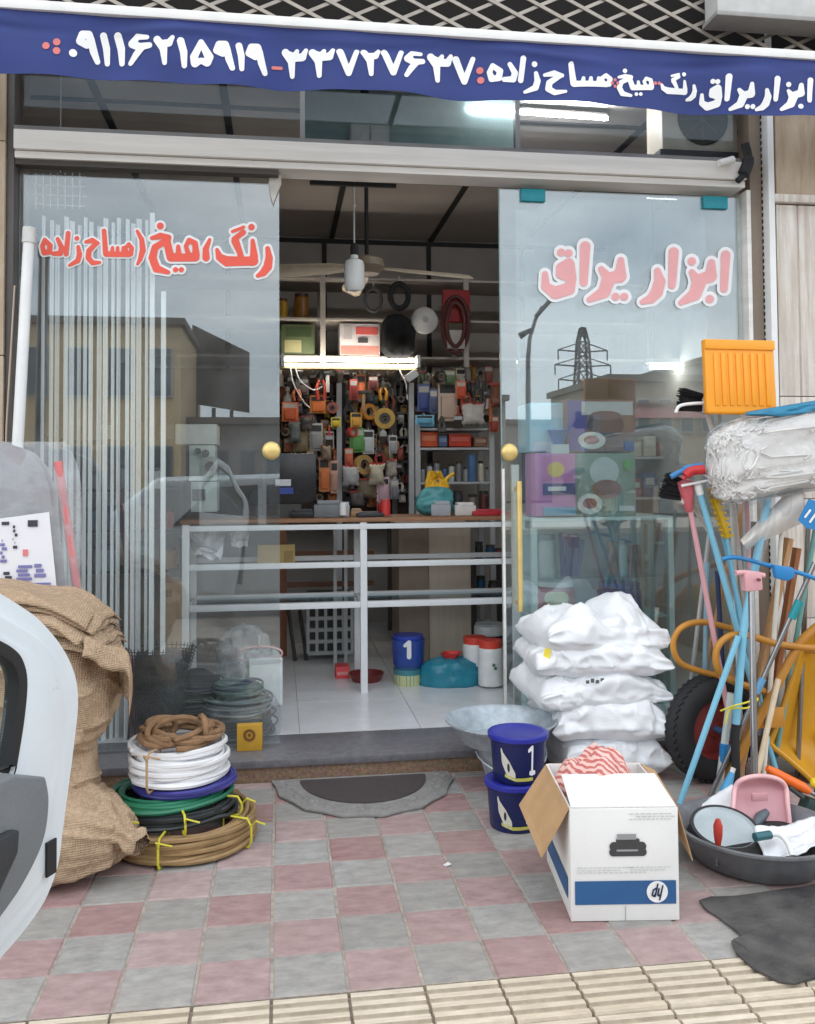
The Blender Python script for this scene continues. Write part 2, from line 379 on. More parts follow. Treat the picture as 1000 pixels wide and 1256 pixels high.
DG = {'3': [[(38,72,15),(66,112,15),(70,182,8)], [(38,75,14),(78,95,17),(92,66,7)], [(78,95,16),(118,95,15),(134,64,7)]],
      '7': [[(292,76,14),(335,178,12)], [(335,178,12),(376,74,9)]],
      '2': [[(408,78,14),(436,120,15),(441,186,8)], [(425,100,16),(460,95,14),(476,68,7)]],
      '6': [[(682,84,7),(640,80,10),(618,108,15),(648,124,14),(692,120,10)], [(662,124,12),(635,155,12),(610,192,8)]],
      '9': [[(190,70,14),(200,44,14),(225,44,14),(234,68,13),(215,84,12),(190,70,14)], [(232,60,13),(244,110,13),(258,148,9)]],
      '1': [[(288,40,12),(298,90,12),(300,152,8)]],
      '5': [[(690,78,9),(722,138,15),(714,160,14),(690,152,9),(666,162,14),(662,138,13),(690,78,9)]]}
# ================================================================== LARGE STRUCTURE
YG, FZ = 4.30, 0.095                     # plane of the shop windows, height of the shop floor
X0, X1 = -1.18, 2.36                     # clear width of the shopfront
def world_mat(name, c1, c2, rough, scale, bump=0.0, bscale=80, objrand=0.0, stretch=(1, 1, 1), spec=.4, speck=None, dust=None):
    m, t, b = base_mat(name); N = t.nodes.new; K = t.links.new
    g = N('ShaderNodeNewGeometry'); mpn = N('ShaderNodeMapping'); mpn.inputs['Scale'].default_value = stretch; K(g.outputs['Position'], mpn.inputs['Vector'])
    nn = N('ShaderNodeTexNoise'); nn.inputs['Scale'].default_value = scale; nn.inputs['Detail'].default_value = 8; nn.inputs['Roughness'].default_value = .65; K(mpn.outputs[0], nn.inputs['Vector'])
    r = N('ShaderNodeValToRGB'); r.color_ramp.elements[0].position = .32; r.color_ramp.elements[1].position = .68
    r.color_ramp.elements[0].color = (*c1, 1); r.color_ramp.elements[1].color = (*c2, 1); K(nn.outputs[0], r.inputs[0]); out = r.outputs[0]
    if speck:
        v = N('ShaderNodeTexVoronoi'); v.inputs['Scale'].default_value = speck[0]; K(mpn.outputs[0], v.inputs['Vector'])
        mm = N('ShaderNodeMix'); mm.data_type = 'RGBA'; mm.blend_type = 'MULTIPLY'; mm.inputs[0].default_value = speck[1]; K(out, mm.inputs[6]); K(v.outputs['Color'], mm.inputs[7])
        out = mm.outputs[2]
    if objrand:
        oi = N('ShaderNodeObjectInfo'); mr = N('ShaderNodeMapRange'); mr.inputs[3].default_value = 1 - objrand; mr.inputs[4].default_value = 1 + objrand; K(oi.outputs['Random'], mr.inputs[0])
        sr = N('ShaderNodeMapRange'); sr.inputs[3].default_value = 1 + objrand * 2; sr.inputs[4].default_value = 1 - objrand * 2
        hs = N('ShaderNodeHueSaturation'); K(mr.outputs[0], hs.inputs['Value']); K(oi.outputs['Random'], sr.inputs[0]); K(sr.outputs[0], hs.inputs['Saturation']); K(out, hs.inputs['Color']); out = hs.outputs[0]
    # dried dirt, larger patches
    n3 = N('ShaderNodeTexNoise'); n3.inputs['Scale'].default_value = 1.7; n3.inputs['Detail'].default_value = 9; n3.inputs['Roughness'].default_value = .7; K(g.outputs['Position'], n3.inputs['Vector'])
    mr3 = N('ShaderNodeMapRange'); mr3.inputs[1].default_value = .38; mr3.inputs[2].default_value = .7; mr3.inputs[3].default_value = 0; mr3.inputs[4].default_value = .5 if dust else .32; K(n3.outputs[0], mr3.inputs[0])
    dm = N('ShaderNodeMix'); dm.data_type = 'RGBA'; dm.inputs[7].default_value = (*(dust or (c1[0] * .75, c1[1] * .75, c1[2] * .72)), 1); K(mr3.outputs[0], dm.inputs[0]); K(out, dm.inputs[6])
    K(dm.outputs[2], b.inputs['Base Color']); b.inputs['Roughness'].default_value = rough; b.inputs['Specular IOR Level'].default_value = spec
    if bump:
        n2 = N('ShaderNodeTexNoise'); n2.inputs['Scale'].default_value = bscale; n2.inputs['Detail'].default_value = 4; K(g.outputs['Position'], n2.inputs['Vector'])
        bp = N('ShaderNodeBump'); bp.inputs['Strength'].default_value = bump; bp.inputs['Distance'].default_value = .006; K(n2.outputs[0], bp.inputs['Height']); K(bp.outputs[0], b.inputs['Normal'])
    MATS[name] = m; return m
m_grout = world_mat('sand grout', S(140, 130, 122), S(184, 174, 162), .95, 30, .4)
m_pink = world_mat('pink paving', S(142, 114, 115), S(172, 146, 144), .8, 14, .25, objrand=.13, stretch=(1, 2.0, 1), dust=S(156, 138, 130))
m_grey = world_mat('grey paving', S(132, 131, 129), S(164, 162, 158), .8, 14, .25, objrand=.11, stretch=(1, 2.0, 1), dust=S(154, 144, 136))
m_tact = world_mat('cream ridged paving', S(190, 178, 160), S(220, 208, 190), .85, 12, .35, objrand=.06, stretch=(1, 4, 1))
m_groove_shade = world_mat('cream paving with painted groove shade', S(160, 148, 130), S(186, 174, 156), .95, 20, .3)  # groove shade put into the colour, so the ridges show in flat light
m_tread = world_mat('grey stone tread', S(98, 97, 102), S(126, 124, 128), .35, 30, .08)
m_riser = world_mat('brown granite', S(128, 100, 82), S(176, 148, 126), .5, 60, .1, speck=(150, .45))
m_asph = world_mat('asphalt', (.045, .045, .047), (.07, .07, .07), .9, 20, .5)
m_ground = world_mat('dusty ground', (.16, .14, .11), (.24, .21, .17), .95, 3)
m_whitefl = world_mat('white floor tile', S(220, 220, 224), S(238, 238, 240), .22, 4, spec=.5)
m_intwall = mat('grey plaster', S(172, 166, 160), .85, var=.12, scale=3)
m_ceil = mat('ceiling panel', S(184, 176, 170), .8, var=.1, scale=2)
m_dark = mat('dark seam', (.02, .02, .02), .7)

struct('ground', MB().add([(-400, -400, -.16), (400, -400, -.16), (400, 400, -.16), (-400, 400, -.16)], [(0, 1, 2, 3)]), m_ground)
struct('road', MB().box(-120, 120, -13, -.32, -.158, -.10), m_asph)
struct('far_pavement', MB().box(-120, 120, -18, -13, -.155, .02), m_grout)
pave = struct('pavement', MB().box(-60, 60, -.20, 2.001, -.155, -.004).box(-60, 60, 2.0012, 2.3995, -.155, -.02).box(-60, 60, 2.4, 4.072, -.155, -.004), m_grout)
kerb = MB()
for i in range(-12, 12): kerb.box(i * .8 + .004, i * .8 + .796, -.32, -.2, -.156, .0)
struct('kerb', kerb, m_grey, bevel=.01)
def tile_mesh(w, d, m, bev=.004):
    bm = bmesh.new(); bmesh.ops.create_cube(bm, size=1)
    for v in bm.verts: v.co.x *= w; v.co.y *= d; v.co.z = v.co.z * .03 - .015
    top = [e for e in bm.edges if all(v.co.z > -.001 for v in e.verts)]
    bmesh.ops.bevel(bm, geom=top, offset=bev, segments=1, affect='EDGES')
    me = bpy.data.meshes.new('paving_tile'); bm.to_mesh(me); bm.free(); me.materials.append(m); return me
tp, tg = tile_mesh(.1935, .1975, m_pink), tile_mesh(.1935, .1975, m_grey)
hp_, hg = tile_mesh(.1905, .055, m_pink), tile_mesh(.1905, .055, m_grey)
# ridged warning tile
bm = bmesh.new(); prof = [(-.098, -.03)]
for k in range(5):
    y = -.08 + .04 * k; prof += [(y - .0145, -.007), (y - .0115, .0), (y + .0085, .0), (y + .0115, -.007)]
prof += [(.098, -.03)]
ring = [[bm.verts.new((x, y, z)) for y, z in prof] for x in (-.0955, .0955)]
for i in range(len(prof) - 1): bm.faces.new((ring[0][i], ring[1][i], ring[1][i + 1], ring[0][i + 1]))
bm.faces.new(ring[0]); bm.faces.new(list(reversed(ring[1]))); bmesh.ops.recalc_face_normals(bm, faces=bm.faces)
tt = bpy.data.meshes.new('tactile_tile'); bm.to_mesh(tt); bm.free(); tt.materials.append(m_tact); tt.materials.append(m_groove_shade)
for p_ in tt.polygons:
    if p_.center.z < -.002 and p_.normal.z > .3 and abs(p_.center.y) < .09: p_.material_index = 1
rt = random.Random(3)
XC = -.022
def put(me, name, x, y):
    o = bpy.data.objects.new(name, me); COL.objects.link(o); o.parent = pave
    o.location = (x + rt.uniform(-.0012, .0012), y, rt.uniform(-.0022, .0008)); o.rotation_euler = (rt.uniform(-.006, .006), rt.uniform(-.006, .006), rt.uniform(-.004, .004))
for i in range(-8, 12):
    x = XC + .2 * i + .1
    for j in range(8): put(tg if (i + j) % 2 == 0 else tp, 'paving_tile', x, 2.5 + .2 * j)
    put(hg if i % 2 == 0 else hp_, 'paving_tile', x, 4.03)
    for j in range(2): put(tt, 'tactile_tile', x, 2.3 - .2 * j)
    for j in range(3): put(tp if (i + j) % 2 == 0 else tg, 'paving_tile', x, 1.9 - .2 * j)

step = struct('entrance_step', MB().box(-1.6, 2.7, 4.078, 4.46, -.1, FZ - .033), m_riser, bevel=.003)
MB().box(-1.6, 2.7, 4.062, 4.458, FZ - .033, FZ, ).build('tread', m_tread, step, bevel=.005)
IX0, IX1, IY1, CZ = -2.3, 2.95, 7.75, W(450, 293, 7.75).z
fl = struct('shop_floor', MB().box(IX0, IX1, 4.462, IY1 + .1, -.1, FZ - .004), m_grout)
bmf = None
for i in range(9):
    for j in range(6):
        xa = IX0 + .6 * i; ya = 4.465 + .6 * j; xb = min(xa + .597, IX1); yb = min(ya + .597, IY1)
        if xb - xa < .05 or yb - ya < .05: continue
        MB().box(xa, xb, ya, yb, FZ - .02, FZ + rt.uniform(-.0004, .0004)).build('floor_tile', m_whitefl, fl)
ce = struct('ceiling', MB().box(IX0, IX1, 4.36, IY1, CZ, CZ + .1), m_ceil)
for px, py in ((407, 292), (528, 323), (640, 300), (300, 292), (200, 292)):
    x = W(px, 292, IY1).x
    MB().box(x - .02, x + .02, 4.4, IY1 - .01, CZ - .012, CZ + .01).build('ceiling_seam', m_dark, ce)
for y in (5.05, 6.2): MB().box(IX0, IX1, y - .018, y + .018, CZ - .010, CZ + .01).build('ceiling_seam', m_dark, ce)
bw = struct('back_wall', MB().box(IX0 - .1, IX1 + .1, IY1, IY1 + .12, 0, CZ + .1), m_intwall)
for px in (398, 526, 640, 280):
    x = W(px, 330, IY1).x; MB().box(x - .02, x + .02, IY1 - .012, IY1 + .01, 1.0, CZ - .014).build('wall_seam', m_dark, bw)
MB().box(IX0, IX1, IY1 - .02, IY1 + .01, CZ - .05, CZ - .0135).build('wall_seam', m_dark, bw)
struct('interior_wall_left', MB().box(IX0 - .12, IX0, 4.34, IY1, 0, CZ + .1), m_intwall)
struct('interior_wall_right', MB().box(IX1, IX1 + .12, 4.34, IY1, 0, CZ + .1), m_intwall)

# ------------------------------------------------------------------ the shop building
m_trav = world_mat('travertine', S(170, 150, 128), S(206, 190, 170), .7, 5, .2, stretch=(3, 3, .5), bscale=50)
m_travw = world_mat('weathered pale stone', S(190, 178, 166), S(232, 228, 222), .8, 9, .3, stretch=(4, 4, .25), bscale=60)
m_taupe = world_mat('taupe metal jamb', S(128, 114, 100), S(146, 132, 118), .5, 4)
m_alu = mat('worn aluminium', S(226, 224, 220), .45, .05, var=.1, scale=5, stretch=(.3, 1, 6), bump=.05)
m_alud = mat('dull aluminium', S(140, 140, 140), .45, .6, var=.15, scale=6)
m_white = mat('white enamel', S(226, 228, 228), .35, var=.05, scale=6)
m_upper = world_mat('upper wall render', S(80, 74, 70), S(100, 94, 88), .9, 4, .2)
bld = T('shop_building', 'stone clad shop building with aluminium shopfront beam and weathered pillars', 'building', (0, 4.3, 0))
# pillar on the right of the shopfront, its stone slabs and mouldings
def px_x(px, py, Y): return W(px, py, Y).x
rp_ = MB().box(2.56, 3.6, 4.235, 4.6, 0, 3.6).build('pillar', m_taupe, bld)
xs0 = px_x(955, 300, 4.2)
zt = W(975, 243, 4.2).z
MB().box(xs0, 3.6, 4.205, 4.234, zt + .02, 3.6).build('stone_slab', m_trav, rp_, bevel=.004)
MB().box(xs0 - .02, 3.6, 4.185, 4.234, zt - .025, zt + .0165).build('moulding', m_travw, rp_, bevel=.006)
zz = [0, .62, 1.22, 1.74, zt - .03]
for a, b in zip(zz[:-1], zz[1:]):
    k = MB()
    n = 9; w = (3.6 - xs0) / n
    for q in range(n): k.box(xs0 + q * w, xs0 + (q + 1) * w - .012, 4.212, 4.234, a + .002, b - .002)
    k.box(xs0, 3.6, 4.22, 4.2335, a + .002, b - .002)
    k.build('fluted_slab', m_travw, rp_, bevel=.003)
MB().box(px_x(946, 300, 4.24), xs0 - .003, 4.215, 4.234, 0, 3.6).build('edge_slab', m_trav, rp_, bevel=.003)
MB().box(px_x(938, 300, 4.24), px_x(946, 300, 4.24) - .003, 4.19, 4.30, 0, 3.6).build('trim', m_white, bld, bevel=.003)
k = MB()
for q in range(90): k.box(px_x(935, 300, 4.26), px_x(937.5, 300, 4.26), 4.245, 4.29, .15 + q * .034, .15 + q * .034 + .02)
k.build('shutter_guide', m_dark, bld)
MB().box(px_x(919, 300, 4.27), px_x(934.5, 300, 4.26), 4.25, 4.36, .09, 3.3).build('jamb', m_taupe, bld, bevel=.003)
MB().box(px_x(911, 300, 4.29), px_x(919, 300, 4.27) - .002, 4.24, 4.345, .096, 2.80).build('jamb_profile', m_alu, bld, bevel=.003)
# left side: stone pillar, dark shutter guide
lp_ = MB().box(-3.0, -1.217, 4.235, 4.6, 0, 3.6).build('pillar', m_taupe, bld)
for a, b in ((0, .9), (.9, 1.9), (1.9, 2.87), (2.87, 3.6)):
    MB().box(-2.6, -1.217, 4.2, 4.234, a + .002, b - .002).build('stone_slab', m_trav, lp_, bevel=.004)
MB().box(-1.215, -1.183, 4.22, 4.36, .0955, 3.3).build('shutter_guide', paint(84, 80, 78, .5), bld, bevel=.004)
# beam across the top of the doorway
MB().box(X0, 2.345, 4.19, 4.36, 2.835, 2.925).build('lintel_beam', m_alu, bld, bevel=.006)
MB().box(X0, 2.345, 4.21, 4.36, 2.80, 2.832).build('door_track', m_alu, bld, bevel=.004)
MB().box(X0, .0, 4.225, 4.285, 2.775, 2.798).build('track_seal', paint(70, 66, 62, .6), bld)
MB().box(X0, 2.4, 4.20, 4.35, 2.927, 2.945).build('lintel_flashing', m_alud, bld)
# transom above the beam: three panes in a thin frame
m_trglass = glass('transom glass', (.88, .90, .90), 1.42)
tw = T('transom_window', 'dusty transom glazing above the aluminium beam and under the banner', 'window', (.6, 4.3, 2.945))
cuts = [X0, px_x(371, 160, 4.3), px_x(634, 160, 4.3), 2.345]
for a, b in zip(cuts[:-1], cuts[1:]): MB().box(a + .012, b - .012, 4.297, 4.303, 2.96, 3.32).build('pane', m_trglass, tw)
for a in cuts[1:3]: MB().box(a - .012, a + .012, 4.28, 4.32, 2.946, 3.33).build('mullion', m_alud, tw)
MB().box(X0, 2.345, 4.28, 4.32, 2.9455, 2.959).build('frame_rail', m_alud, tw)
MB().box(X0, 2.345, 4.28, 4.32, 3.322, 3.34).build('frame_rail', m_alud, tw)
# wall over the shop and its neighbours
MB().box(-3.0, 3.6, 4.24, 4.6, 3.602, 7.5).build('upper_wall', m_upper, bld)
MB().box(-1.262, 2.56, 4.25, 4.38, 3.342, 3.60).build('upper_wall', m_upper, bld)
for nm, a, b in (('left', -16, -3.004), ('right', 3.604, 16)):
    t_ = T('neighbour_building', 'plain stone neighbour building with shut grey shutters, beyond the %s' % ('leaning white pipe' if nm == 'left' else 'fluted pale stone pillar'), 'building', ((a + b) / 2, 4.4, 0))
    MB().box(a, b, 4.26, 8, 0, 7.3).build('wall', m_trav, t_)
    for q in range(3):
        xx = a + 1.2 + q * 3.9; sh = MB().box(xx, xx + 2.8, 4.2, 4.258, .1, 2.9).build('shutter', paint(150, 152, 155, .5), t_)
        for s in range(18): MB().box(xx + .02, xx + 2.78, 4.185, 4.199, .12 + s * .154, .12 + s * .154 + .13).build('slat', paint(150, 152, 155, .5), sh)

# expanded metal grille above the banner
gr = T('security_grille', 'expanded metal diamond grille over the dark opening above the banner', 'grille', (.6, 4.06, 3.36))
m_gr = mat('grille steel', S(168, 160, 150), .5, .3, var=.2)
gz0, gz1 = 3.36, 4.25; gh = gz1 - gz0
me_a = None
for sgn in (1, -1):
    proto = None
    for q in range(-4, 31):
        x = -2.4 + q * .22
        if proto is None:
            k = MB(Loc(*gr.location)); k.bar((0, 0, 0), (sgn * gh * 2.1, 0, gh), .006, .016); proto = k.build('grille_bar', m_gr, gr); proto.location = (x - sgn * .8 - .6 , (.004 if sgn > 0 else -.004), 0)
        else:
            o = proto.copy(); COL.objects.link(o); o.parent = gr; o.location = (x - sgn * .8 - .6, (.004 if sgn > 0 else -.004), 0)
        o = None
MB().box(-3.2, 4.6, 4.04, 4.08, gz0 - .03, gz0).build('frame', m_alud, gr)
MB().box(-3.2, 4.6, 4.04, 4.08, gz1, gz1 + .04).build('frame', m_alud, gr)
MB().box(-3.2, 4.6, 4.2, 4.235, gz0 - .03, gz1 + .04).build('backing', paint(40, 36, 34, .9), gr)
a = rect(880, -60, 1040, 22, 3.9)
lb = T('lightbox', 'pale grey sign casing fixed above the right end of the banner', 'sign', (a[0], 3.9, a[2]))
MB().box(a[0], a[1] + .5, 3.9, 4.03, a[2] + .012, a[3]).build('casing', paint(196, 196, 194, .5), lb, bevel=.006)
MB().box(a[0] - .012, a[1] + .51, 3.885, 4.035, a[2] - .012, a[2] + .0105).build('rim', paint(150, 148, 146, .5), lb, bevel=.004)

# ------------------------------------------------------------------ banner
m_blue = weave('blue banner cloth', S(42, 58, 122), 260, .12, var=.10, scale=4, rough=.7)
m_wedge = mat('white banner rail', S(232, 232, 230), .5, var=.05)
YB = 3.75
def fold(x, z):
    t = (3.245 - z) / .265
    return (.014 * math.sin(x * 7.3 + 1.2 + .8 * math.sin(x * 2.1)) + .008 * math.sin(x * 17 + t * 1.4) + .02 * nz3(x, z * 2, 0, 2.6, 3)) * (.25 + .9 * t) + .012 * max(0, 1 - abs(t - .22 - .08 * math.sin(x * 5)) / .10) * math.sin(x * 4.1)
def bpt(x, z, off=0.0): return (x, YB + fold(x, z) - off, z)
bn = T('shop_banner', 'long blue cloth banner with white Persian shop lettering and phone number', 'banner', (.6, YB, 2.98))
def bcl(u, v):
    x = -2.1 + 5.6 * u; zb = 2.982 + .006 * math.sin(x * 6) + .008 * nz3(x, 0, 0, 3, 1) - .012 * math.exp(-((x - 2.3) / .25) ** 2)
    return bpt(x, zb + (3.25 - zb) * v)
MB().grid(bcl, 240, 22).build('cloth', m_blue, bn, smooth=True, thick=.0015, angle=80)
MB().box(-2.1, 3.5, YB - .018, YB + .03, 3.243, 3.283).build('top_rail', m_wedge, bn, bevel=.006)
# brackets that hold the banner rail off the wall
for lab, x in (('banner bracket of grey steel at the left end of the rail', -1.9), ('banner bracket of grey steel in the middle of the rail', .6), ('banner bracket of grey steel at the right end of the rail', 3.2)):
    t_ = T('banner_bracket', lab, 'bracket', (x, 4.0, 3.25))
    MB().bar((x, YB + .035, 3.262), (x, 4.24, 3.262), .025).build('arm', m_alud, t_); MB().box(x - .04, x + .04, 4.225, 4.2495, 3.36, 3.44).build('wall_plate', m_alud, t_); MB().bar((x, 4.235, 3.277), (x, 4.235, 3.358), .022).build('upright', m_alud, t_)
def bplace(off):
    def f(px, py):
        p = W(px, py, YB); return bpt(p.x, p.z, off)
    return f
m_btext = mat('white banner print', S(240, 240, 240), .6, var=.03)
m_bred = mat('faded red print', S(216, 120, 116), .6, var=.06)
a1 = xf(A1, 650, 280, 3.846); a2 = xf(A2, 650, 280, 3.846); b1 = xf(B1, 170, 255, 5.5556); b2 = xf(B2, 170, 255, 5.5556); b3 = xf(B3, 170, 255, 5.5556)
pr = xf(PAR, 30, 265, 6.25); c1 = xf(C1, 30, 265, 6.25); c2 = xf(C2, 30, 265, 6.25)
words = [fit(a1, 927, 95, 995, 136), fit(a2, 862, 91, 926, 134), fit(b1, 810, 89, 857, 121), fit(b3, 756, 86, 801, 119), fit(c1, 667, 78, 750, 116, 1.12), fit(c2, 598, 70, 663, 114, 1.12)]
num2 = []
for ch, x, y in zip('33727637', (25, 152, 282, 395, 492, 600, 710, 832), (55, 60, 62, 62, 62, 70, 82, 90)):
    w_, h_ = {'3': (118, 132), '7': (102, 128), '2': (90, 128), '6': (95, 128)}[ch]
    num2 += fit(DG[ch], 340 + x / 3.846, 45 + y / 3.846, 340 + (x + w_) / 3.846, 45 + (y + h_) / 3.846)
num1 = [[(40 + 165 / 3.333, 30 + 115 / 3.333, 4)]]
for ch, x0_, y0_, x1_, y1_ in (('9', 180, 25, 270, 152), ('1', 276, 32, 312, 158), ('1', 332, 34, 376, 160), ('6', 392, 42, 488, 162), ('2', 498, 52, 580, 168), ('1', 592, 62, 634, 180), ('5', 648, 66, 738, 178), ('9', 742, 70, 826, 195), ('1', 832, 78, 866, 195), ('9', 874, 80, 958, 206)):
    num1 += fit(DG[ch], 40 + x0_ / 3.333, 30 + y0_ / 3.333, 40 + x1_ / 3.333, 30 + y1_ / 3.333)
for w_ in words + [num2, num1]: stroke_mesh(w_, .8, .6, bplace(.0045)).build('lettering', m_btext, bn)
reds = [[(57, 57, 4.5)], [(70, 52, 4.5)], [(70, 63, 4.5)], [(335, 82, 2), (345, 82, 2)], [(589, 86, 4.3)], [(590, 98, 4.3)], [(803, 103, 2.2)], [(808, 103, 2.2)], [(750, 103, 2)], [(757, 103, 2)], [(753.5, 99, 2)], [(753.5, 107, 2)]]
for r_ in reds: stroke_mesh([r_], 0, .6, bplace(.0048)).build('red_dot', m_bred, bn)

# ------------------------------------------------------------------ shop windows and the sliding leaf
m_gl = glass('window glass', (.95, .97, .97), 1.95, veil=.03)
m_gr_ = glass('teal reflective glass', (.93, .97, .97), 2.15, veil=.035)
m_gold = mat('brass', S(222, 196, 128), .35, .5, var=.12)
m_red = mat('red vinyl', S(236, 92, 74), .5, var=.05)
m_pinkv = mat('sun bleached red vinyl', S(232, 168, 170), .5, var=.05)
m_vin = mat('white vinyl', S(236, 238, 240), .5, var=.03)
m_cyan = mat('cyan clip', S(22, 150, 168), .4)
def gplace(Y): return lambda px, py: tuple(W(px, py, Y))
def knob(px, py, Y, par):
    p = W(px, py, Y); m_ = Loc(*p) @ Rx(90)
    MB().lathe([(.001, .050), (.026, .049), (.039, .041), (.043, .033), (.039, .025), (.022, .018), (.018, 0), (.001, -.0)], 24, m_).build('knob', m_gold, par, smooth=True)
wl = T('shop_window', 'clear left shop window lettered in red with a brass knob', 'window', (-.6, YG, FZ))
xl1 = W(343, 500, YG).x
MB().box(X0 + .0, xl1, YG - .004, YG + .004, FZ + .01, 2.80).build('pane', m_gl, wl)
MB().box(X0 + .0, xl1, YG - .014, YG + .014, FZ + .0005, FZ + .0095).build('bottom_rail', m_alud, wl)
knob(333, 553, YG - .006, wl)
sL = b1 + b2 + b3; sP = pr + c1 + c2
stroke_mesh(sL, 3.8, .7, gplace(YG - .007)).build('lettering_outline', m_vin, wl)
stroke_mesh(sP, 3.0, .7, gplace(YG - .0075)).build('lettering_outline', m_vin, wl)
for s in (b1, b2, b3): stroke_mesh(s, .9, .6, gplace(YG - .0105)).build('lettering', m_red, wl)
for s in (pr, c1, c2): stroke_mesh(s, .9, .6, gplace(YG - .0105)).build('lettering', m_red, wl)
a = rect(20, 198, 62, 207, YG); MB().box(a[0], a[1], YG - .03, YG - .006, a[2], a[3]).build('clip', m_gold, wl, bevel=.003)
a = rect(332, 212, 346, 250, YG - .03)
MB().prism([(0, 0), (.05, 0), (.05, -.05), (.03, -.10), (.012, -.15), (.0, -.11), (-.01, -.05)], .012, Loc(a[0], YG - .012, a[3]) @ Rx(90)).build('seal_flap', paint(200, 196, 190, .6), wl, bevel=.003)
wr = T('shop_window', 'teal reflective right shop window with faded pink lettering and cyan clips', 'window', (1.8, YG, FZ))
xr0 = W(614, 500, YG).x; xr1 = px_x(911, 300, 4.29) - .003
MB().box(xr0, xr1, YG - .004, YG + .004, FZ + .01, 2.775).build('pane', m_gr_, wr)
MB().box(xr0, xr0 + .006, YG - .0055, YG + .0055, FZ + .01, 2.775).build('pane_edge', paint(130, 150, 150, .3), wr)
knob(623, 555, YG - .006, wr)
stroke_mesh(a1 + a2, 5.4, .7, gplace(YG - .007)).build('lettering_outline', m_vin, wr)
for s in (a1, a2): stroke_mesh(s, 1.2, .6, gplace(YG - .0105)).build('lettering', m_pinkv, wr)
for px in (653, 876):
    a = rect(px - 15, 233 + (px - 653) * .04, px + 15, 248 + (px - 653) * .04, YG); MB().box(a[0], a[1], YG - .02, YG + .02, a[2], a[3]).build('clip', m_cyan, wr, bevel=.004)
sdr = T('sliding_door', 'sliding glass door leaf parked behind the teal window, with a slim aluminium stile', 'door', (1.3, 4.36, FZ))
MB().box(W(636, 600, 4.36).x, 2.2, 4.356, 4.362, FZ + .02, 2.775).build('pane', glass('leaf glass', (.94, .97, .97), 1.4), sdr)
xa = W(630, 700, 4.36).x
MB().box(xa - .006, xa + .03, 4.345, 4.372, FZ + .002, W(630, 570, 4.36).z).build('stile', m_alu, sdr, bevel=.003)
a = rect(634, 590, 641, 750, 4.24)
MB().tube([(a[0] + .015, 4.24, a[2]), (a[0] + .015, 4.24, a[3])], .014, 12).box(a[0] + .005, a[0] + .025, 4.24, 4.294, a[2] + .03, a[2] + .05).box(a[0] + .005, a[0] + .025, 4.24, 4.294, a[3] - .05, a[3] - .03).build('pull_handle', m_gold, wr, smooth=True)
MB().box(W(617, 700, 4.28).x, W(617, 700, 4.28).x + .012, 4.272, 4.29, FZ + .002, W(617, 575, 4.28).z).build('edge_profile', m_alu, sdr)
# ================================================================== ACROSS THE STREET (seen mirrored in the windows)
def V_(px, py, D):                       # a mirrored pixel: the thing stands at y = -D, its mirror image at 2*YG + D
    p = W(px, py, 2 * YG + D); return p.x, p.z
def far_building(px0, px1, pyt, D, depth, m, label, storeys, cols, roofm=None):
    xa, zt_ = V_(px0, pyt, D); xb, _ = V_(px1, pyt, D)
    t_ = T('street_building', label, 'building', ((xa + xb) / 2, -D, 0), 'buildings across the street')
    MB().box(xa, xb, -D - depth, -D, -.02, zt_).build('wall', m, t_)
    MB().box(xa - .15, xb + .15, -D - depth - .15, -D + .2, zt_ + .002, zt_ + .25).build('roof', roofm or paint(120, 112, 104, .8), t_)
    hs = (zt_ - .2) / storeys; ws = (xb - xa) / cols
    for s in range(storeys):
        for c in range(cols):
            x = xa + ws * (c + .5); z = hs * s + hs * (.3 if s else .02); h = hs * (.5 if s else .72); w = ws * .52
            f_ = MB().box(x - w / 2 - .06, x + w / 2 + .06, -D + .002, -D + .08, z - .06, z + h + .06).build('window' if s else 'shutter', paint(190, 188, 184, .6) if s else paint(132, 136, 140, .5), t_)
            MB().box(x - w / 2, x + w / 2, -D + .081, -D + .1, z, z + h).build('pane', paint(96, 104, 108, .3), f_)
    return t_
far_building(20, 222, 396, 24, 8, paint(214, 188, 146, .8), 'ochre building across the street, beside the rooftop billboard', 2, 4)
far_building(222, 352, 520, 26, 6, paint(150, 146, 142, .8), 'low grey workshop across the street under the billboard', 1, 4)
far_building(356, 620, 490, 30, 8, paint(180, 174, 166, .8), 'pale two storey building across the street behind the sliding door line', 2, 5)
far_building(748, 880, 468, 22, 7, paint(178, 160, 142, .8), 'beige shop row across the street with pink fascia band', 2, 5)
far_building(884, 1100, 440, 24, 8, paint(188, 182, 176, .8), 'tall pale block closing the row across the street', 3, 5)
far_building(622, 746, 520, 40, 8, paint(160, 150, 140, .8), 'small brown house across the street below the pylon', 1, 4)
xa, za = V_(776, 512, 21.6); xb, zb = V_(868, 494, 21.6)
fs = T('fascia_sign', 'faded pink shop fascia board across the street', 'sign', ((xa + xb) / 2, -21.9, za))
MB().box(xa, xb, -21.9, -21.75, za, zb).build('board', paint(190, 130, 128, .6), fs)
MB().box(xa, xb, -21.748, -21.7, zb - .12, zb).build('edge', paint(120, 84, 84, .6), fs)
# rooftop billboard
bb = T('billboard', 'dark rooftop billboard on steel legs across the street', 'billboard', (0, -30, 0))
q = [V_(236, 398, 30), V_(306, 432, 30), V_(306, 506, 30), V_(232, 494, 30)]
MB().prism([(a, b) for a, b in q], .25, Loc(0, -30, 0) @ Rx(90)).build('panel', paint(92, 86, 80, .8), bb)
for px, py in ((240, 495), (284, 503), (262, 500)):
    a, b = V_(px, py, 30); MB().bar((a, -30.1, b), (a, -30.1, 0), .16).build('leg', paint(70, 66, 64, .6), bb)
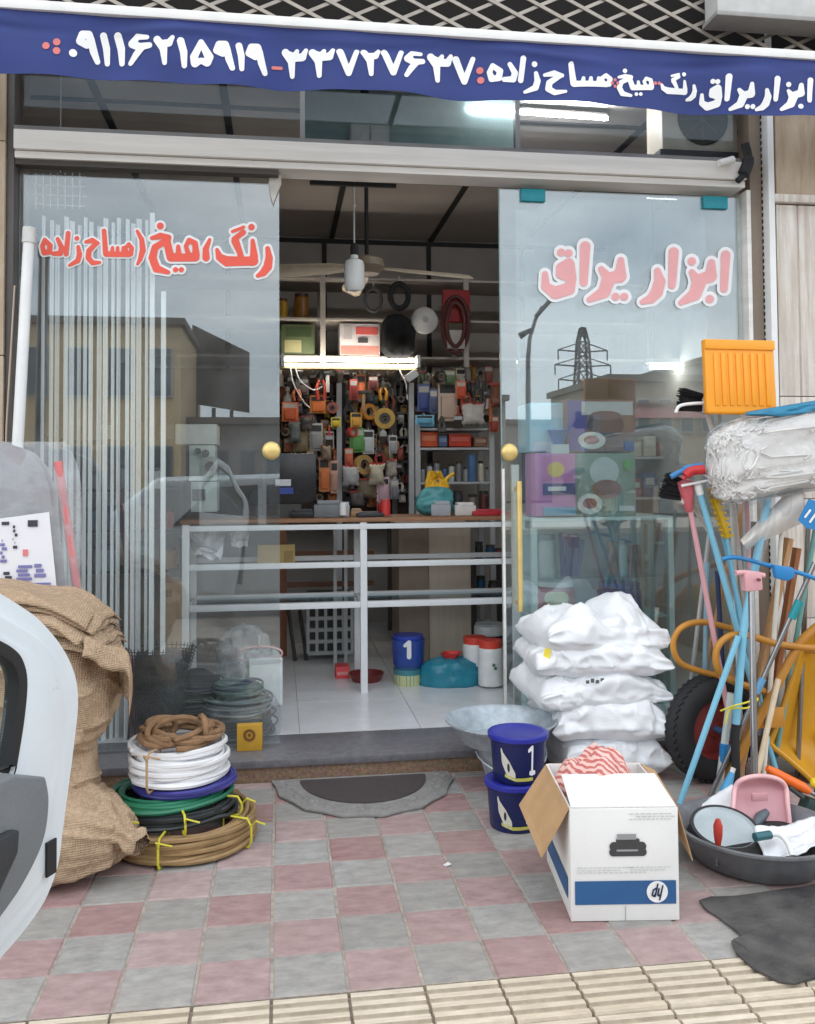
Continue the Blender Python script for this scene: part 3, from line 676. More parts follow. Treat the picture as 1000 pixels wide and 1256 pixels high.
# street lamp with a curved arm
sl = T('street_lamp', 'tall grey street lamp with a bent arm across the street', 'street lamp', (0, -13.5, 0))
D = 13.5; pts = [V_(649, 700, D), V_(648, 440, D), V_(650, 415, D), V_(657, 392, D), V_(665, 376, D)]
MB().tube([(a, -D, max(b, .02)) for a, b in pts], [.09, .06, .05, .045, .04], 10).build('pole', paint(96, 98, 100, .5), sl, smooth=True)
a, b = V_(663, 379, D); MB().box(-.32, .32, -.13, .13, -.05, .05, Loc(a + .1, -D, b + .05) @ Ry(-48)).build('lamp_head', paint(84, 84, 84, .5), sl, bevel=.03)
a, b = V_(638, 412, D); c, d = V_(652, 404, D); MB().tube([(a, -D, b), (c, -D, d)], [.09, .05], 8).build('side_bracket', paint(60, 60, 60, .5), sl)
# lattice pylon
py_ = T('power_pylon', 'steel lattice power pylon with three pairs of arms beyond the roofs', 'pylon', (V_(716, 500, 120)[0], -120, 0))
D = 120; xm = V_(716, 500, D)[0]; zt_ = V_(716, 402, D)[1]; m_py = paint(92, 90, 88, .6); k = MB(); px1 = V_(717, 402, D)[0] - V_(716, 402, D)[0]
lv = [0, zt_ * .25, zt_ * .45, zt_ * .6, zt_ * .72, zt_ * .82, zt_ * .91, zt_]
def hw(z): return max(.2, px1 * (14 * (1 - z / zt_) ** 1.4 + 5))if z < zt_ else .3
for z0_, z1_ in zip(lv[:-1], lv[1:]):
    a, b = hw(z0_), hw(z1_)
    for sx, sy in ((-1, -1), (1, -1), (1, 1), (-1, 1)): k.bar((xm + sx * a, -D + sy * a, z0_), (xm + sx * b, -D + sy * b, z1_), .26)
    for s in (-1, 1):
        k.bar((xm - a, -D + s * a, z0_), (xm + b, -D + s * b, z1_), .14); k.bar((xm + a, -D + s * a, z0_), (xm - b, -D + s * b, z1_), .14)
        k.bar((xm + s * a, -D - a, z0_), (xm + s * b, -D + b, z1_), .14)
    k.bar((xm - b, -D, z1_), (xm + b, -D, z1_), .18)
k.build('lattice_tower', m_py, py_)
for py, l in ((432, 30), (450, 34), (468, 30)):
    z = V_(716, py, D)[1]
    for s in (-1, 1):
        MB().bar((xm, -D, z), (xm + s * px1 * l, -D, z + .3), .2).bar((xm, -D, z + 1.6), (xm + s * px1 * l, -D, z + .3), .16).bar((xm + s * px1 * l, -D, z + .3), (xm + s * px1 * l, -D, z - 1.2), .16).build('cross_arm', m_py, py_)

# ================================================================== THINGS OUTSIDE THE SHOP
# ------------------------------------------------------------------ open car door at the left, with the car behind the camera
m_car = mat('white car paint', S(216, 224, 230), .3, var=.05, coat=.6)
m_trim = mat('grey plastic trim', S(112, 116, 120), .6, var=.08, bump=.15, bscale=300)
m_trimd = mat('dark plastic trim', S(48, 50, 54), .6, var=.1, bump=.15, bscale=300)
m_chr_ = mat('zinc screw', S(150, 150, 152), .3, .8)
m_rub = mat('black rubber', S(34, 34, 36), .75, var=.15)
car = T('parked_car', 'white car with its rear door swung open over the pavement', 'car', (-.2, -1.0, -.1))
E_ = Vector((-.245, 1.12)); H_ = Vector((-.72, .08)); L_ = (E_ - H_).length
du = (E_ - H_).normalized(); dn = Vector((du.y, -du.x))            # dn points towards the camera side (inner face)
def door_uv(px, py, n=0.0):               # pixel -> (along the door from its hinge, height) on the layer n in front of the door plane
    d = ray(px, py); n3 = Vector((dn.x, dn.y, 0)); o = Vector((H_.x, H_.y, 0)) + n3 * n
    t_ = (o - EYE).dot(n3) / d.dot(n3); p = EYE + d * t_
    return ((Vector((p.x, p.y)) - H_).dot(du), p.z)
DM = Matrix(((du.x, 0, dn.x, H_.x), (du.y, 0, dn.y, H_.y), (0, 1, 0, 0), (0, 0, 0, 1)))
tail = [(0, 725), (28, 742), (55, 762), (82, 795), (97, 828), (101, 862), (97, 905), (90, 960), (82, 1020), (76, 1062), (60, 1105), (32, 1145), (0, 1182)]
tl = [door_uv(p[0] - 5, p[1], -.006) for p in tail]
u0 = tl[0][0]
def rnd(pl, n=5):
    ps = smooth_path([Vector((x, y, 0)) for x, y in pl], n); return [(p.x, p.y) for p in ps]
outer = [(.0, 1.30), (u0 - .55, 1.52), (u0 - .30, 1.45), (u0 - .13, 1.30)] + rnd(tl) + [(u0 - .06, .60), (u0 - .14, .42), (u0 - .2, .34), (.02, .32)]
win = [(0, 792), (14, 800), (25, 812), (31, 836), (28, 878), (20, 930), (17, 946)]
wn_ = [door_uv(*p, .014) for p in win]; zb_ = wn_[-1][1]
hole = [(.06, 1.27), (u0 - .52, 1.44), (u0 - .30, 1.37), (u0 - .13, 1.22)] + rnd(wn_) + [(.05, zb_)]
def shrink(pl, k):
    c = Vector((sum(p[0] for p in pl) / len(pl), sum(p[1] for p in pl) / len(pl)))
    return [((p[0] - c.x) * k + c.x, (p[1] - c.y) * k + c.y) for p in pl]
def ring_prism(mb, outr, inn, z0_, z1_, mtx):
    """flat plate with a hole: triangulated by bmesh fill"""
    b_ = bmesh.new(); es = []
    for pl in (outr, inn):
        vs = [b_.verts.new((x, y, 0)) for x, y in pl]
        es += [b_.edges.new((vs[i], vs[(i + 1) % len(vs)])) for i in range(len(vs))]
    bmesh.ops.triangle_fill(b_, use_beauty=True, edges=es)
    b_.verts.ensure_lookup_table(); vs = [v.co.copy() for v in b_.verts]; fs = [tuple(v.index for v in f.verts) for f in b_.faces]
    b_.verts.index_update(); fs = [tuple(v.index for v in f.verts) for f in b_.faces]; b_.free()
    mb.add([(v.x, v.y, z1_) for v in vs], fs, mtx); mb.add([(v.x, v.y, z0_) for v in vs], [tuple(reversed(f)) for f in fs], mtx)
    for pl in (outr, inn):
        n = len(pl); mb.add([(x, y, z0_) for x, y in pl] + [(x, y, z1_) for x, y in pl], [(i, (i + 1) % n, n + (i + 1) % n, n + i) for i in range(n)], mtx)
    return mb
def inset(pl, d):
    out = []; n = len(pl)
    ar = sum(pl[i][0] * pl[(i + 1) % n][1] - pl[(i + 1) % n][0] * pl[i][1] for i in range(n))
    s = 1 if ar > 0 else -1
    for i in range(n):
        a, b, c = Vector(pl[i - 1]), Vector(pl[i]), Vector(pl[(i + 1) % n])
        e1 = (b - a).normalized(); e2 = (c - b).normalized(); n1 = Vector((-e1.y, e1.x)) * s; n2 = Vector((-e2.y, e2.x)) * s
        m_ = (n1 + n2); m_ = m_.normalized() if m_.length > 1e-6 else n1
        out.append(tuple(b + m_ * d))
    return out
dr = ring_prism(MB(), outer, inset(hole, -.020), -.014, -.006, DM).build('door', m_car, car, bevel=.003, seg=3)
ring_prism(MB(), inset(outer, .026), inset(hole, -.006), -.0058, .006, DM).build('inner_frame', m_car, dr, bevel=.004, seg=3)
ring_prism(MB(), inset(outer, .046), inset(hole, -.004), .0062, .011, DM).build('inner_flange', m_car, dr, bevel=.002, seg=2)
ring_prism(MB(), inset(hole, -.005), inset(hole, .008), -.006, .013, DM).build('window_seal', m_rub, dr, bevel=.003)
MB().prism(inset(hole, .010), .004, DM @ Loc(0, 0, -.004)).build('window_pane', glass('car glass', (.9, .94, .93), 1.6), dr)
tr_ = [(17, 950), (56, 953), (60, 984), (53, 1032), (28, 1085), (0, 1126)]
trv = [door_uv(*p, .036) for p in tr_]
MB().prism([(.05, trv[0][1])] + [trv[0]] + rnd(trv[1:]) + [(trv[-1][0] - .07, .45), (.05, .42)], .026, DM @ Loc(0, 0, .0112)).build('trim_panel', m_trim, dr, bevel=.008, seg=3)
pk = [door_uv(*p, .05) for p in ((24, 1017), (22, 1046), (0, 1094))]
MB().prism([(.1, pk[0][1])] + pk + [(pk[-1][0] - .06, .55), (.1, .52)], .014, DM @ Loc(0, 0, .0374)).build('door_pocket', m_trimd, dr, bevel=.004)
a, b = door_uv(62, 1052, .012); MB().box(a - .008, a + .008, b - .019, b + .019, .0113, .014, DM).build('latch', m_rub, dr)
a, b = door_uv(17, 1112, -.006); MB().lathe([(.001, 0), (.015, 0), (.015, .002), (.009, .003), (.008, .001), (.001, .001)], 20, DM @ Loc(a, b, -.0058)).build('grommet', m_trim, dr, smooth=True)
MB().lathe([(.001, 0), (.0075, 0), (.0065, .003), (.001, .0035)], 16, DM @ Loc(a, b, -.0038)).build('grommet_plug', m_rub, dr, smooth=True)
# the body it belongs to
prof = [(-2.5, .30), (-2.55, .62), (-2.4, .84), (-1.75, .98), (-1.15, 1.46), (.75, 1.50), (1.35, 1.05), (1.55, .95), (1.58, .45), (1.5, .28)]
MB().prism([(x, z) for x, z in prof], 1.6, Loc(0, -.16, -.1) @ Rx(90)).build('body', m_car, car, bevel=.09, seg=4)
for side in (-.155, -1.765):
    for pl in ([(-1.0, 1.0), (-.62, 1.36), (-.2, 1.38), (-.2, 1.0)], [(-.12, 1.0), (-.12, 1.38), (.62, 1.38), (.95, 1.02)]):
        MB().prism(pl, .006, Loc(0, side, -.1) @ Rx(90)).build('side_window', paint(30, 34, 36, .08), car)
for x in (-1.75, 1.02):
    for y in (-.17, -1.58):
        wh = MB().lathe([(.19, -.1), (.29, -.1), (.31, -.07), (.31, .07), (.29, .1), (.19, .1)], 32, Loc(x, y - .09, .21) @ Rx(90), cap=False).build('wheel', m_rub, car, smooth=True)
        MB().lathe([(.001, .07), (.06, .075), (.1, .06), (.19, .08), (.2, .1), (.2, -.1), (.001, -.1)], 24, Loc(x, y - .09, .21) @ Rx(90)).build('rim', paint(150, 152, 155, .35, metal=.7), wh, smooth=True)

# ------------------------------------------------------------------ burlap sacks
m_bur = weave('burlap', S(166, 140, 114), 42, .45, var=.10, scale=70, col2=S(186, 161, 134))
def sack_upright(name, label, c, rx, ry, h, seed, m, lean=(0, 0), neck=.55, amp=.02, group=None, prof=None, nv=90, nu=100):
    prof = prof or [(0, .55), (.02, .9), (.12, 1.0), (.4, 1.03), (.65, .98), (.82, .85), (.93, .68), (1, neck)]
    def fn(u, v):
        a = 2 * math.pi * u
        for (v0, r0), (v1, r1) in zip(prof[:-1], prof[1:]):
            if v <= v1 + 1e-9:
                t = (v - v0) / (v1 - v0); t = t * t * (3 - 2 * t); r = r0 + (r1 - r0) * t; break
        z = h * v; ce, se = math.cos(a), math.sin(a)
        ex = abs(ce) ** .85 * (1 if ce > 0 else -1); ey = abs(se) ** .85 * (1 if se > 0 else -1)
        k = amp * (nz3(ce, se, v * 1.1, 1.3, seed) * 1.5 + nz3(ce, se, v * 1.3, 3.0, seed + 3) * .45)
        wa = a * 5 + 2.6 * nz3(ce, se, v * 1.2, 1.2, seed + 6) + seed; wb = a * 9 - 3.0 * v + 2.2 * nz3(ce, se, v, 1.6, seed + 8)
        ga = max(0, v - .45) / .55 + .35 * max(0, .25 - v) / .25
        k += amp * ga * (.9 * (1 - abs(math.sin(wa))) ** 1.5 + .6 * (1 - abs(math.sin(wb))) ** 1.5)
        k += amp * .55 * (1 - abs(math.sin(v * 9 + 2.2 * nz3(ce, se, v, 1.4, seed + 9)))) ** 3 * (1 - ga * .6)
        pl = 0
        return (c[0] + (rx * r + k + pl) * ex + lean[0] * v * h, c[1] + (ry * r + k + pl) * ey + lean[1] * v * h, c[2] + z + amp * .5 * nz3(ce, se, 0, 2, seed + 8) * v)
    mb = MB().grid(fn, nu, nv, cu=True)
    n0 = len(mb.v); mb.v.append(Vector((c[0], c[1], c[2]))); mb.v.append(Vector((c[0] + lean[0] * h, c[1] + lean[1] * h, c[2] + h - .03)))
    for i in range(nu):
        j = (i + 1) % nu; mb.f.append((n0, j * nv, i * nv)); mb.f.append((n0 + 1, i * nv + nv - 1, j * nv + nv - 1))
    return tag(mb.build(name, m, smooth=True, angle=180), label, 'sack', group)
def lying_sack():
    pa_, pb_ = Vector((-1.06, 3.36, .15)), Vector((-.52, 3.20, .13)); d = (pb_ - pa_).normalized(); sx = d.cross(Vector((0, 0, 1))).normalized(); up = sx.cross(d)
    def fn(u, v):
        a = 2 * math.pi * u; ca, sa = math.cos(a), math.sin(a)
        r = .55 + .45 * min(1, v / .12) ** .5 if v < .12 else (1 if v < .62 else 1 - .62 * ((v - .62) / .38) ** 1.3)
        k = .026 * nz3(ca, sa, v * 2, 1.5, 31) + .012 * nz3(ca, sa, v * 3, 3.2, 33)
        ga = max(0, v - .4) / .6
        k += .026 * ga * ((1 - abs(math.sin(a * 5 + 2.5 * nz3(ca, sa, v * 1.4, 1.1, 35)))) ** 1.4 + .5 * (1 - abs(math.sin(a * 9 + 3 * v))) ** 1.4) * (1 - .5 * ga) + .014 * (1 - abs(math.sin(v * 8 + 2 * nz3(ca, sa, v, 1.3, 36)))) ** 3 * (1 - ga)
        p = pa_.lerp(pb_, v) + sx * ((.235 * r + k) * abs(ca) ** .85 * math.copysign(1, ca)) + up * ((.15 * r + k) * abs(sa) ** .8 * math.copysign(1, sa))
        p.z = max(p.z, .002 + .004 * abs(nz3(p.x, p.y, 0, 8, 3)))
        return p
    mb = MB().grid(fn, 110, 90, cu=True); n0 = len(mb.v); mb.v.append(pa_ - d * .03); mb.v.append(pb_)
    for i in range(110):
        j = (i + 1) % 110; mb.f.append((n0, j * 90, i * 90)); mb.f.append((n0 + 1, i * 90 + 89, j * 90 + 89))
    return mb
# lowest sack lying on the pavement, its tied neck towards the coils
c0 = Vector((-.73, 3.27, 0))
sk = T('burlap_sack', 'full burlap sack lying on the pavement, neck pointing at the coils', 'sack', c0)
lying_sack().build('bag', m_bur, sk, smooth=True, angle=180)
nk = []; pa, pb = Vector((-.60, 3.20, .17)), W(174, 1036, 3.10)
for i in range(12):
    t = i / 11; p = pa.lerp(pb, t); nk.append((p, [.10, .095, .085, .075, .065, .056, .046, .036, .040, .048, .052, .035][i]))
def neck(u, v):
    i = min(int(v * 11), 10); f_ = v * 11 - i; p = nk[i][0].lerp(nk[i + 1][0], f_); r = nk[i][1] * (1 - f_) + nk[i + 1][1] * f_
    d = (pb - pa).normalized(); a_ = d.cross(Vector((0, 0, 1))).normalized(); b_ = a_.cross(d); an = 2 * math.pi * u
    r *= 1 + .16 * math.sin(5 * an + 4 * v) + .2 * nz3(math.cos(an), math.sin(an), v * 3, 1.8, 4)
    return p + a_ * (math.cos(an) * r) + b_ * (math.sin(an) * r * .8)
MB().grid(neck, 30, 34, cu=True).build('tied_neck', m_bur, sk, smooth=True, angle=180)
# middle sack with a rolled rim
sk2 = sack_upright('burlap_sack', 'slumped burlap sack with rolled-down rim between the other burlap sacks', (-.845, 3.42, .20), .20, .18, .30, 5, m_bur, neck=.86, amp=.024,
                   prof=[(0, .8), (.15, .98), (.45, 1.0), (.6, .9), (.68, .94), (.78, 1.03), (.9, 1.0), (1, .8)])
# upper sack
sk3 = sack_upright('burlap_sack', 'bulging burlap sack carrying the pile of folded burlap', (-.855, 3.48, .44), .268, .22, .36, 17, m_bur, amp=.028, neck=.7, lean=(.02, 0))
# folded empty sacks on top
def folded(seed, cx, cy, z0_, w, d, rz, th=.026, drop=.07, tilt=0):
    def sheet(top):
        def fn(u, v):
            s = 2 * u - 1; t = 2 * v - 1
            rd = max(0, 1 - abs(s) ** 9) ** .5 * max(0, 1 - abs(t) ** 9) ** .5
            z = (th if top else -th) * .5 * rd - drop * (max(0, s - .2) ** 2 * 1.3 + max(0, abs(t) - .4) ** 2) + .012 * nz3(s, t, 0, 1.2, seed) + .009 * (1 - abs(math.sin(t * 4.2 + 1.3 * s + 1.5 * nz3(s, t, 0, 1, seed)))) ** 2 + .006 * math.sin(s * 5 + seed + 2 * t)
            return (w / 2 * s + .012 * nz3(t, s, 1, 2, seed), d / 2 * t + .012 * nz3(t, s, 5, 2, seed), z)
        return fn
    mtx = Loc(cx, cy, z0_) @ Rz(rz) @ Ry(tilt)
    return MB().grid(sheet(True), 64, 40, mtx=mtx).grid(sheet(False), 64, 40, mtx=mtx)
for i in range(6):
    o = folded(30 + i, -.87 + .012 * math.sin(i * 2), 3.46 + .01 * math.cos(i * 3), .815 + i * .0235, .54 - .012 * i, .40 - .008 * i, -8 + 5 * math.sin(i * 1.7), tilt=4 + i * .8).build('folded_sack', m_bur, smooth=True, angle=180)
    tag(o, ('lowest', 'second lowest', 'third lowest', 'third highest', 'second highest', 'topmost')[i] + ' folded empty burlap sack in the pile on the bulging sack', 'sack', 'folded burlap sacks')
o = folded(77, -.60, 3.36, .73, .26, .22, 30, th=.02, drop=.16, tilt=28).build('folded_sack', m_bur, smooth=True, angle=180)
tag(o, 'crumpled burlap corner hanging off the front of the folded pile', 'sack')

# ------------------------------------------------------------------ plastic wrapped red frame with a printed sheet, behind the sacks
m_film = glass('crinkled clear film', (.90, .90, .92), 1.55, rough=.12, veil=.26, bump=.5)
wp = T('wrapped_package', 'red framed panel shrouded in crinkled clear plastic with a printed sheet', 'package', (-1.15, 3.72, 0))
a = rect(-120, 540, 100, 740, 3.72)
def outl(k):
    pts = []
    xa, xb, zt_ = W(-100, 600, 3.72).x, W(74, 700, 3.72).x, W(0, 533, 3.72).z
    base = [(xb + .07, .0), (xb + .06, .5), (xb + .035, .9), (W(72, 600, 3.72).x, W(72, 600, 3.72).z), (W(62, 570, 3.72).x, W(62, 570, 3.72).z), (W(42, 548, 3.72).x, W(42, 548, 3.72).z), (W(0, 535, 3.72).x, zt_), (xa, zt_ + .02), (xa, 0)]
    return base
MB().prism(inset(outl(0), .025), .10, Loc(0, 3.80, 0) @ Rx(90)).build('panel', paint(150, 148, 152, .5), wp, bevel=.02)
ol = outl(0)[:5]
MB().tube([(W(97, 740, 3.70).x + .02, 3.70, 0), (W(97, 740, 3.70).x, 3.70, W(97, 740, 3.70).z), (W(84, 650, 3.70).x, 3.70, W(84, 650, 3.70).z), (W(74, 585, 3.70).x, 3.70, W(74, 585, 3.70).z), (W(71, 566, 3.70).x, 3.70, W(71, 566, 3.70).z)], .017, 10).build('red_frame', paint(206, 116, 118, .45), wp, smooth=True)
def film(u, v):
    z = W(0, 745, 3.69).z * 0 + .02 + 1.475 * v; xr_ = W(97, 740, 3.675).x + .03 - .03 * v; 
    zz_ = z; top = max(0, v - .87) / .13
    x = -1.62 + (xr_ + 1.62 - .07 * top ** 2.2) * u
    pl = .010 * math.sin(u * 34 + 4 * nz3(u * 2, v, 0, 1, 2)) * (.4 + v) + .012 * nz3(x, z, 0, 9, 6)
    return (x, 3.675 + pl + .05 * top ** 2, zz_)
MB().grid(film, 60, 50).build('clear_film', m_film, wp, smooth=True, angle=180)
pc = [W(-30, 640, 3.65), W(60, 628, 3.65), W(70, 727, 3.65), W(-25, 740, 3.65)]
sh = MB().add([tuple(p) for p in pc] + [(p.x, p.y + .003, p.z) for p in pc], [(3, 2, 1, 0), (4, 5, 6, 7), (0, 1, 5, 4), (1, 2, 6, 5), (2, 3, 7, 6), (3, 0, 4, 7)]).build('printed_sheet', mat('paper', S(226, 226, 232), .7, var=.03), wp)
m_ink = paint(120, 118, 170, .7); m_ink2 = paint(60, 58, 70, .7)
for i, (x, y, w, h, m_) in enumerate([(2, 640, 9, 4, m_ink2), (16, 643, 5, 30, m_ink2), (34, 638, 12, 8, m_ink2), (20, 692, 19, 20, m_ink), (42, 690, 14, 18, m_ink), (22, 715, 40, 8, m_ink), (4, 700, 10, 26, m_ink2), (28, 674, 6, 8, paint(210, 120, 120, .7)), (0, 660, 8, 30, m_ink)]):
    b_ = rect(x, y, x + w, y + h, 3.645); k = MB()
    if h > 14:
        n = max(2, h // 5)
        for s in range(n): k.box(b_[0] + (s % 2) * .006, b_[1] - (s % 3) * .008, 3.6455, 3.6475, b_[2] + (b_[3] - b_[2]) * s / n, b_[2] + (b_[3] - b_[2]) * (s + .72) / n)
    else: k.box(b_[0], b_[1], 3.6455, 3.6475, b_[2], b_[3])
    k.build('print_block', m_, sh)
# long white tube leaning in the corner by the left window
o = T('white_pipe', 'white plastic pipe leaning upright against the left window frame', 'pipe', (W(22, 540, 4.15).x, 4.15, 0))
p0, p1 = W(16, 650, 4.10), W(36, 285, 4.17); p0g = p1 + (p0 - p1) * ((p1.z) / (p1.z - p0.z)); 
MB().tube([p0g, p1], .024, 14).build('tube', m_white, o, smooth=True)
MB().tube([p1 - (p1 - p0).normalized() * .05, p1 + (p1 - p0).normalized() * .02], .029, 14).build('end_cap', paint(206, 206, 204, .5), o, smooth=True)
MB().tube([W(3, 700, 4.16), W(8, 520, 4.17), W(18, 350, 4.18)], .004, 6).build('string', paint(190, 170, 150, .8), o)

# ------------------------------------------------------------------ hose and cable coils in a stack
cc = G(228, 1012, 0.0); cc = Vector((cc.x, 3.50, 0))
def coil_thing(name, label, c, r0, r1, z0_, z1_, turns, r, seed, m, jit=.008):
    t_ = T(name, label, 'coil', (c[0], c[1], z0_))
    coil(MB(), c, r0, r1, z0_ + r, z1_ - r, turns, r, seed, jit=jit).build('windings', m, t_, smooth=True)
    return t_
def tie(par, c, ang, r, z0_, z1_, rin, m):
    ca, sa = math.cos(R_(ang)), math.sin(R_(ang))
    pts = [(c[0] + q * ca, c[1] + q * sa, z) for q, z in ((rin, z0_ - .002), (r + .012, z0_ - .002), (r + .024, z0_ + .02), (r + .024, z1_ - .02), (r + .008, z1_ + .006), (rin, z1_ + .006))]
    MB().tube(pts, .0045, 6, closed=True).build('tie', m, par, smooth=True)
    MB().tube([pts[3], (pts[3][0] + .02 * ca, pts[3][1] - .03, pts[3][2] + .03), (pts[3][0] + .05, pts[3][1] - .02, pts[3][2] + .012)], .0035, 5).build('tie_end', m, par, smooth=True)
m_tie = paint(206, 196, 60, .5)
m_tan = paint(150, 122, 84, .5, var=.2); m_blk = paint(40, 44, 46, .4); m_grn = paint(38, 112, 84, .4); m_blu = paint(58, 58, 132, .4); m_wht = paint(222, 222, 224, .4, var=.04)
c1_ = (cc.x + .0, 3.50, 0)
t_ = coil_thing('hose_coil', 'wide tan hose coil at the bottom of the coil stack', c1_, .20, .275, .0, .10, 26, .009, 1, m_tan, jit=.01)
for an in (-100, -30, 200): tie(t_, c1_, an, .275, .006, .10, .18, m_tie)
c2_ = (cc.x - .035, 3.51, 0)
t_ = coil_thing('hose_coil', 'black hose coil with yellow ties under the green hose', c2_, .18, .25, .10, .155, 15, .009, 2, m_blk)
for an in (-120, -75, -20): tie(t_, c2_, an, .25, .10, .16, .16, m_tie)
t_ = coil_thing('hose_coil', 'green garden hose coil lying on the black coil', (cc.x - .05, 3.51, 0), .165, .235, .155, .195, 9, .009, 3, m_grn)
t_ = coil_thing('hose_coil', 'blue flat hose coil showing under the white cable', (cc.x + .005, 3.51, 0), .15, .195, .195, .228, 8, .009, 4, m_blu, jit=.004)
c5 = (cc.x - .015, 3.52, 0)
t_ = coil_thing('cable_coil', 'white cable coil near the top of the coil stack', c5, .150, .190, .228, .36, 16, .0095, 5, m_wht, jit=.007)
tie(t_, c5, -115, .192, .228, .36, .13, paint(176, 142, 106, .8)); 
t_ = T('rope_coil', 'loose tan rope coil crowning the coil stack', 'rope', (c5[0], c5[1], .36))
m_rope = weave('tan rope', S(166, 130, 96), 420, .6, var=.2, scale=30)
coil(MB(), (c5[0], c5[1], 0), (.12), .16, .372, .405, 5, .011, 6, n=7, jit=.022).build('windings', m_rope, t_, smooth=True)
for s, an in ((.09, 100), (-.06, 60), (.0, 20)):
    pts = [(c5[0] + s + .09 * math.cos(q) * math.cos(R_(an)), c5[1] - .04 + .09 * math.cos(q) * math.sin(R_(an)) * .6, .41 + .04 * math.sin(q)) for q in [i * math.pi / 9 for i in range(-2, 12)]]
    MB().tube(pts, .011, 7).build('loop', m_rope, t_, smooth=True)

# ------------------------------------------------------------------ scalloped door mat
dm = T('door_mat', 'half-round scalloped grey rubber door mat below the step', 'mat', (.42, 3.95, 0))
cxm = (G(335, 962).x + G(555, 955).x) / 2; wm = (G(555, 955).x - G(335, 962).x) / 2; yb_ = 4.052; ym = G(450, 1004).y
rim = []; N_ = 120
for i in range(N_ + 1):
    a_ = math.pi * i / N_; sc_ = 1 - .035 * abs(math.sin(a_ * 7.5)) ** 1.2 * 1.0 + .02
    rim.append((cxm - wm * math.cos(a_) * sc_, yb_ - (yb_ - ym) * math.sin(a_) * sc_))
m_mat = mat('grey rubber mat', S(134, 132, 130), .8, var=.15, scale=30, bump=.5, bscale=90)
MB().prism(list(reversed(rim)), .010, Loc(0, 0, .002)).build('border', m_mat, dm, bevel=.003)
inn = [(cxm - wm * .70 * math.cos(math.pi * i / 60), yb_ - .035 - (yb_ - ym) * .66 * math.sin(math.pi * i / 60)) for i in range(61)]
MB().prism(list(reversed(inn)), .004, Loc(0, 0, .0125)).build('pile', mat('dark mat pile', S(80, 72, 72), .95, var=.25, scale=120, bump=1, bscale=260), dm)
k = MB()
for i in range(1, 60):
    a_ = math.pi * i / 60; r_ = .86 + .05 * math.sin(i * 1.9)
    k.sphere((cxm - wm * r_ * math.cos(a_), yb_ - (yb_ - ym) * r_ * math.sin(a_), .0125), .014, 8, (1, 1, .3))
k.build('embossing', m_mat, dm, smooth=True)['kind'] = 'stuff'

# ------------------------------------------------------------------ galvanised basin on a bucket
m_galv = mat('galvanised steel', S(176, 186, 194), .42, .3, var=.2, scale=25)
gp = W(614, 985, 3.86); gx = W(614, 900, 3.86).x
bk = T('galvanised_bucket', 'tapered galvanised bucket standing by the step under the basin', 'bucket', (gx + .03, 3.86, 0))
zr = W(614, 915, 3.80).z
MB().lathe([(.001, .0), (.09, .0), (.095, .01), (.148, zr - .015), (.155, zr - .008), (.152, zr), (.142, zr), (.1, .02), (.001, .015)], 36, Loc(gx + .04, 3.86, 0.001), cap=False).build('pail', m_galv, bk, smooth=True)
MB().tube([(gx + .04 + .155 * math.cos(q), 3.86 + .155 * math.sin(q) * .9 - .02, zr - .03 - .06 * abs(math.sin(q))) for q in [math.pi + i * math.pi / 12 for i in range(13)]], .004, 6).build('bail_handle', m_galv, bk, smooth=True)
zb1 = W(612, 882, 3.86).z
ba = T('galvanised_basin', 'wide shallow galvanised basin set on top of the bucket', 'basin', (gx, 3.86, zr))
rb = (W(679, 885, 3.86).x - W(545, 885, 3.86).x) / 2
MB().lathe([(.001, zr + .003), (rb * .68, zr + .003), (rb * .95, zb1 - .012), (rb * 1.0, zb1 - .004), (rb, zb1 + .003), (rb * .97, zb1 + .001), (rb * .92, zb1 - .012), (rb * .66, zr + .012), (.001, zr + .010)], 48, Loc(gx + .003, 3.86, 0), cap=False).build('bowl', m_galv, ba, smooth=True)

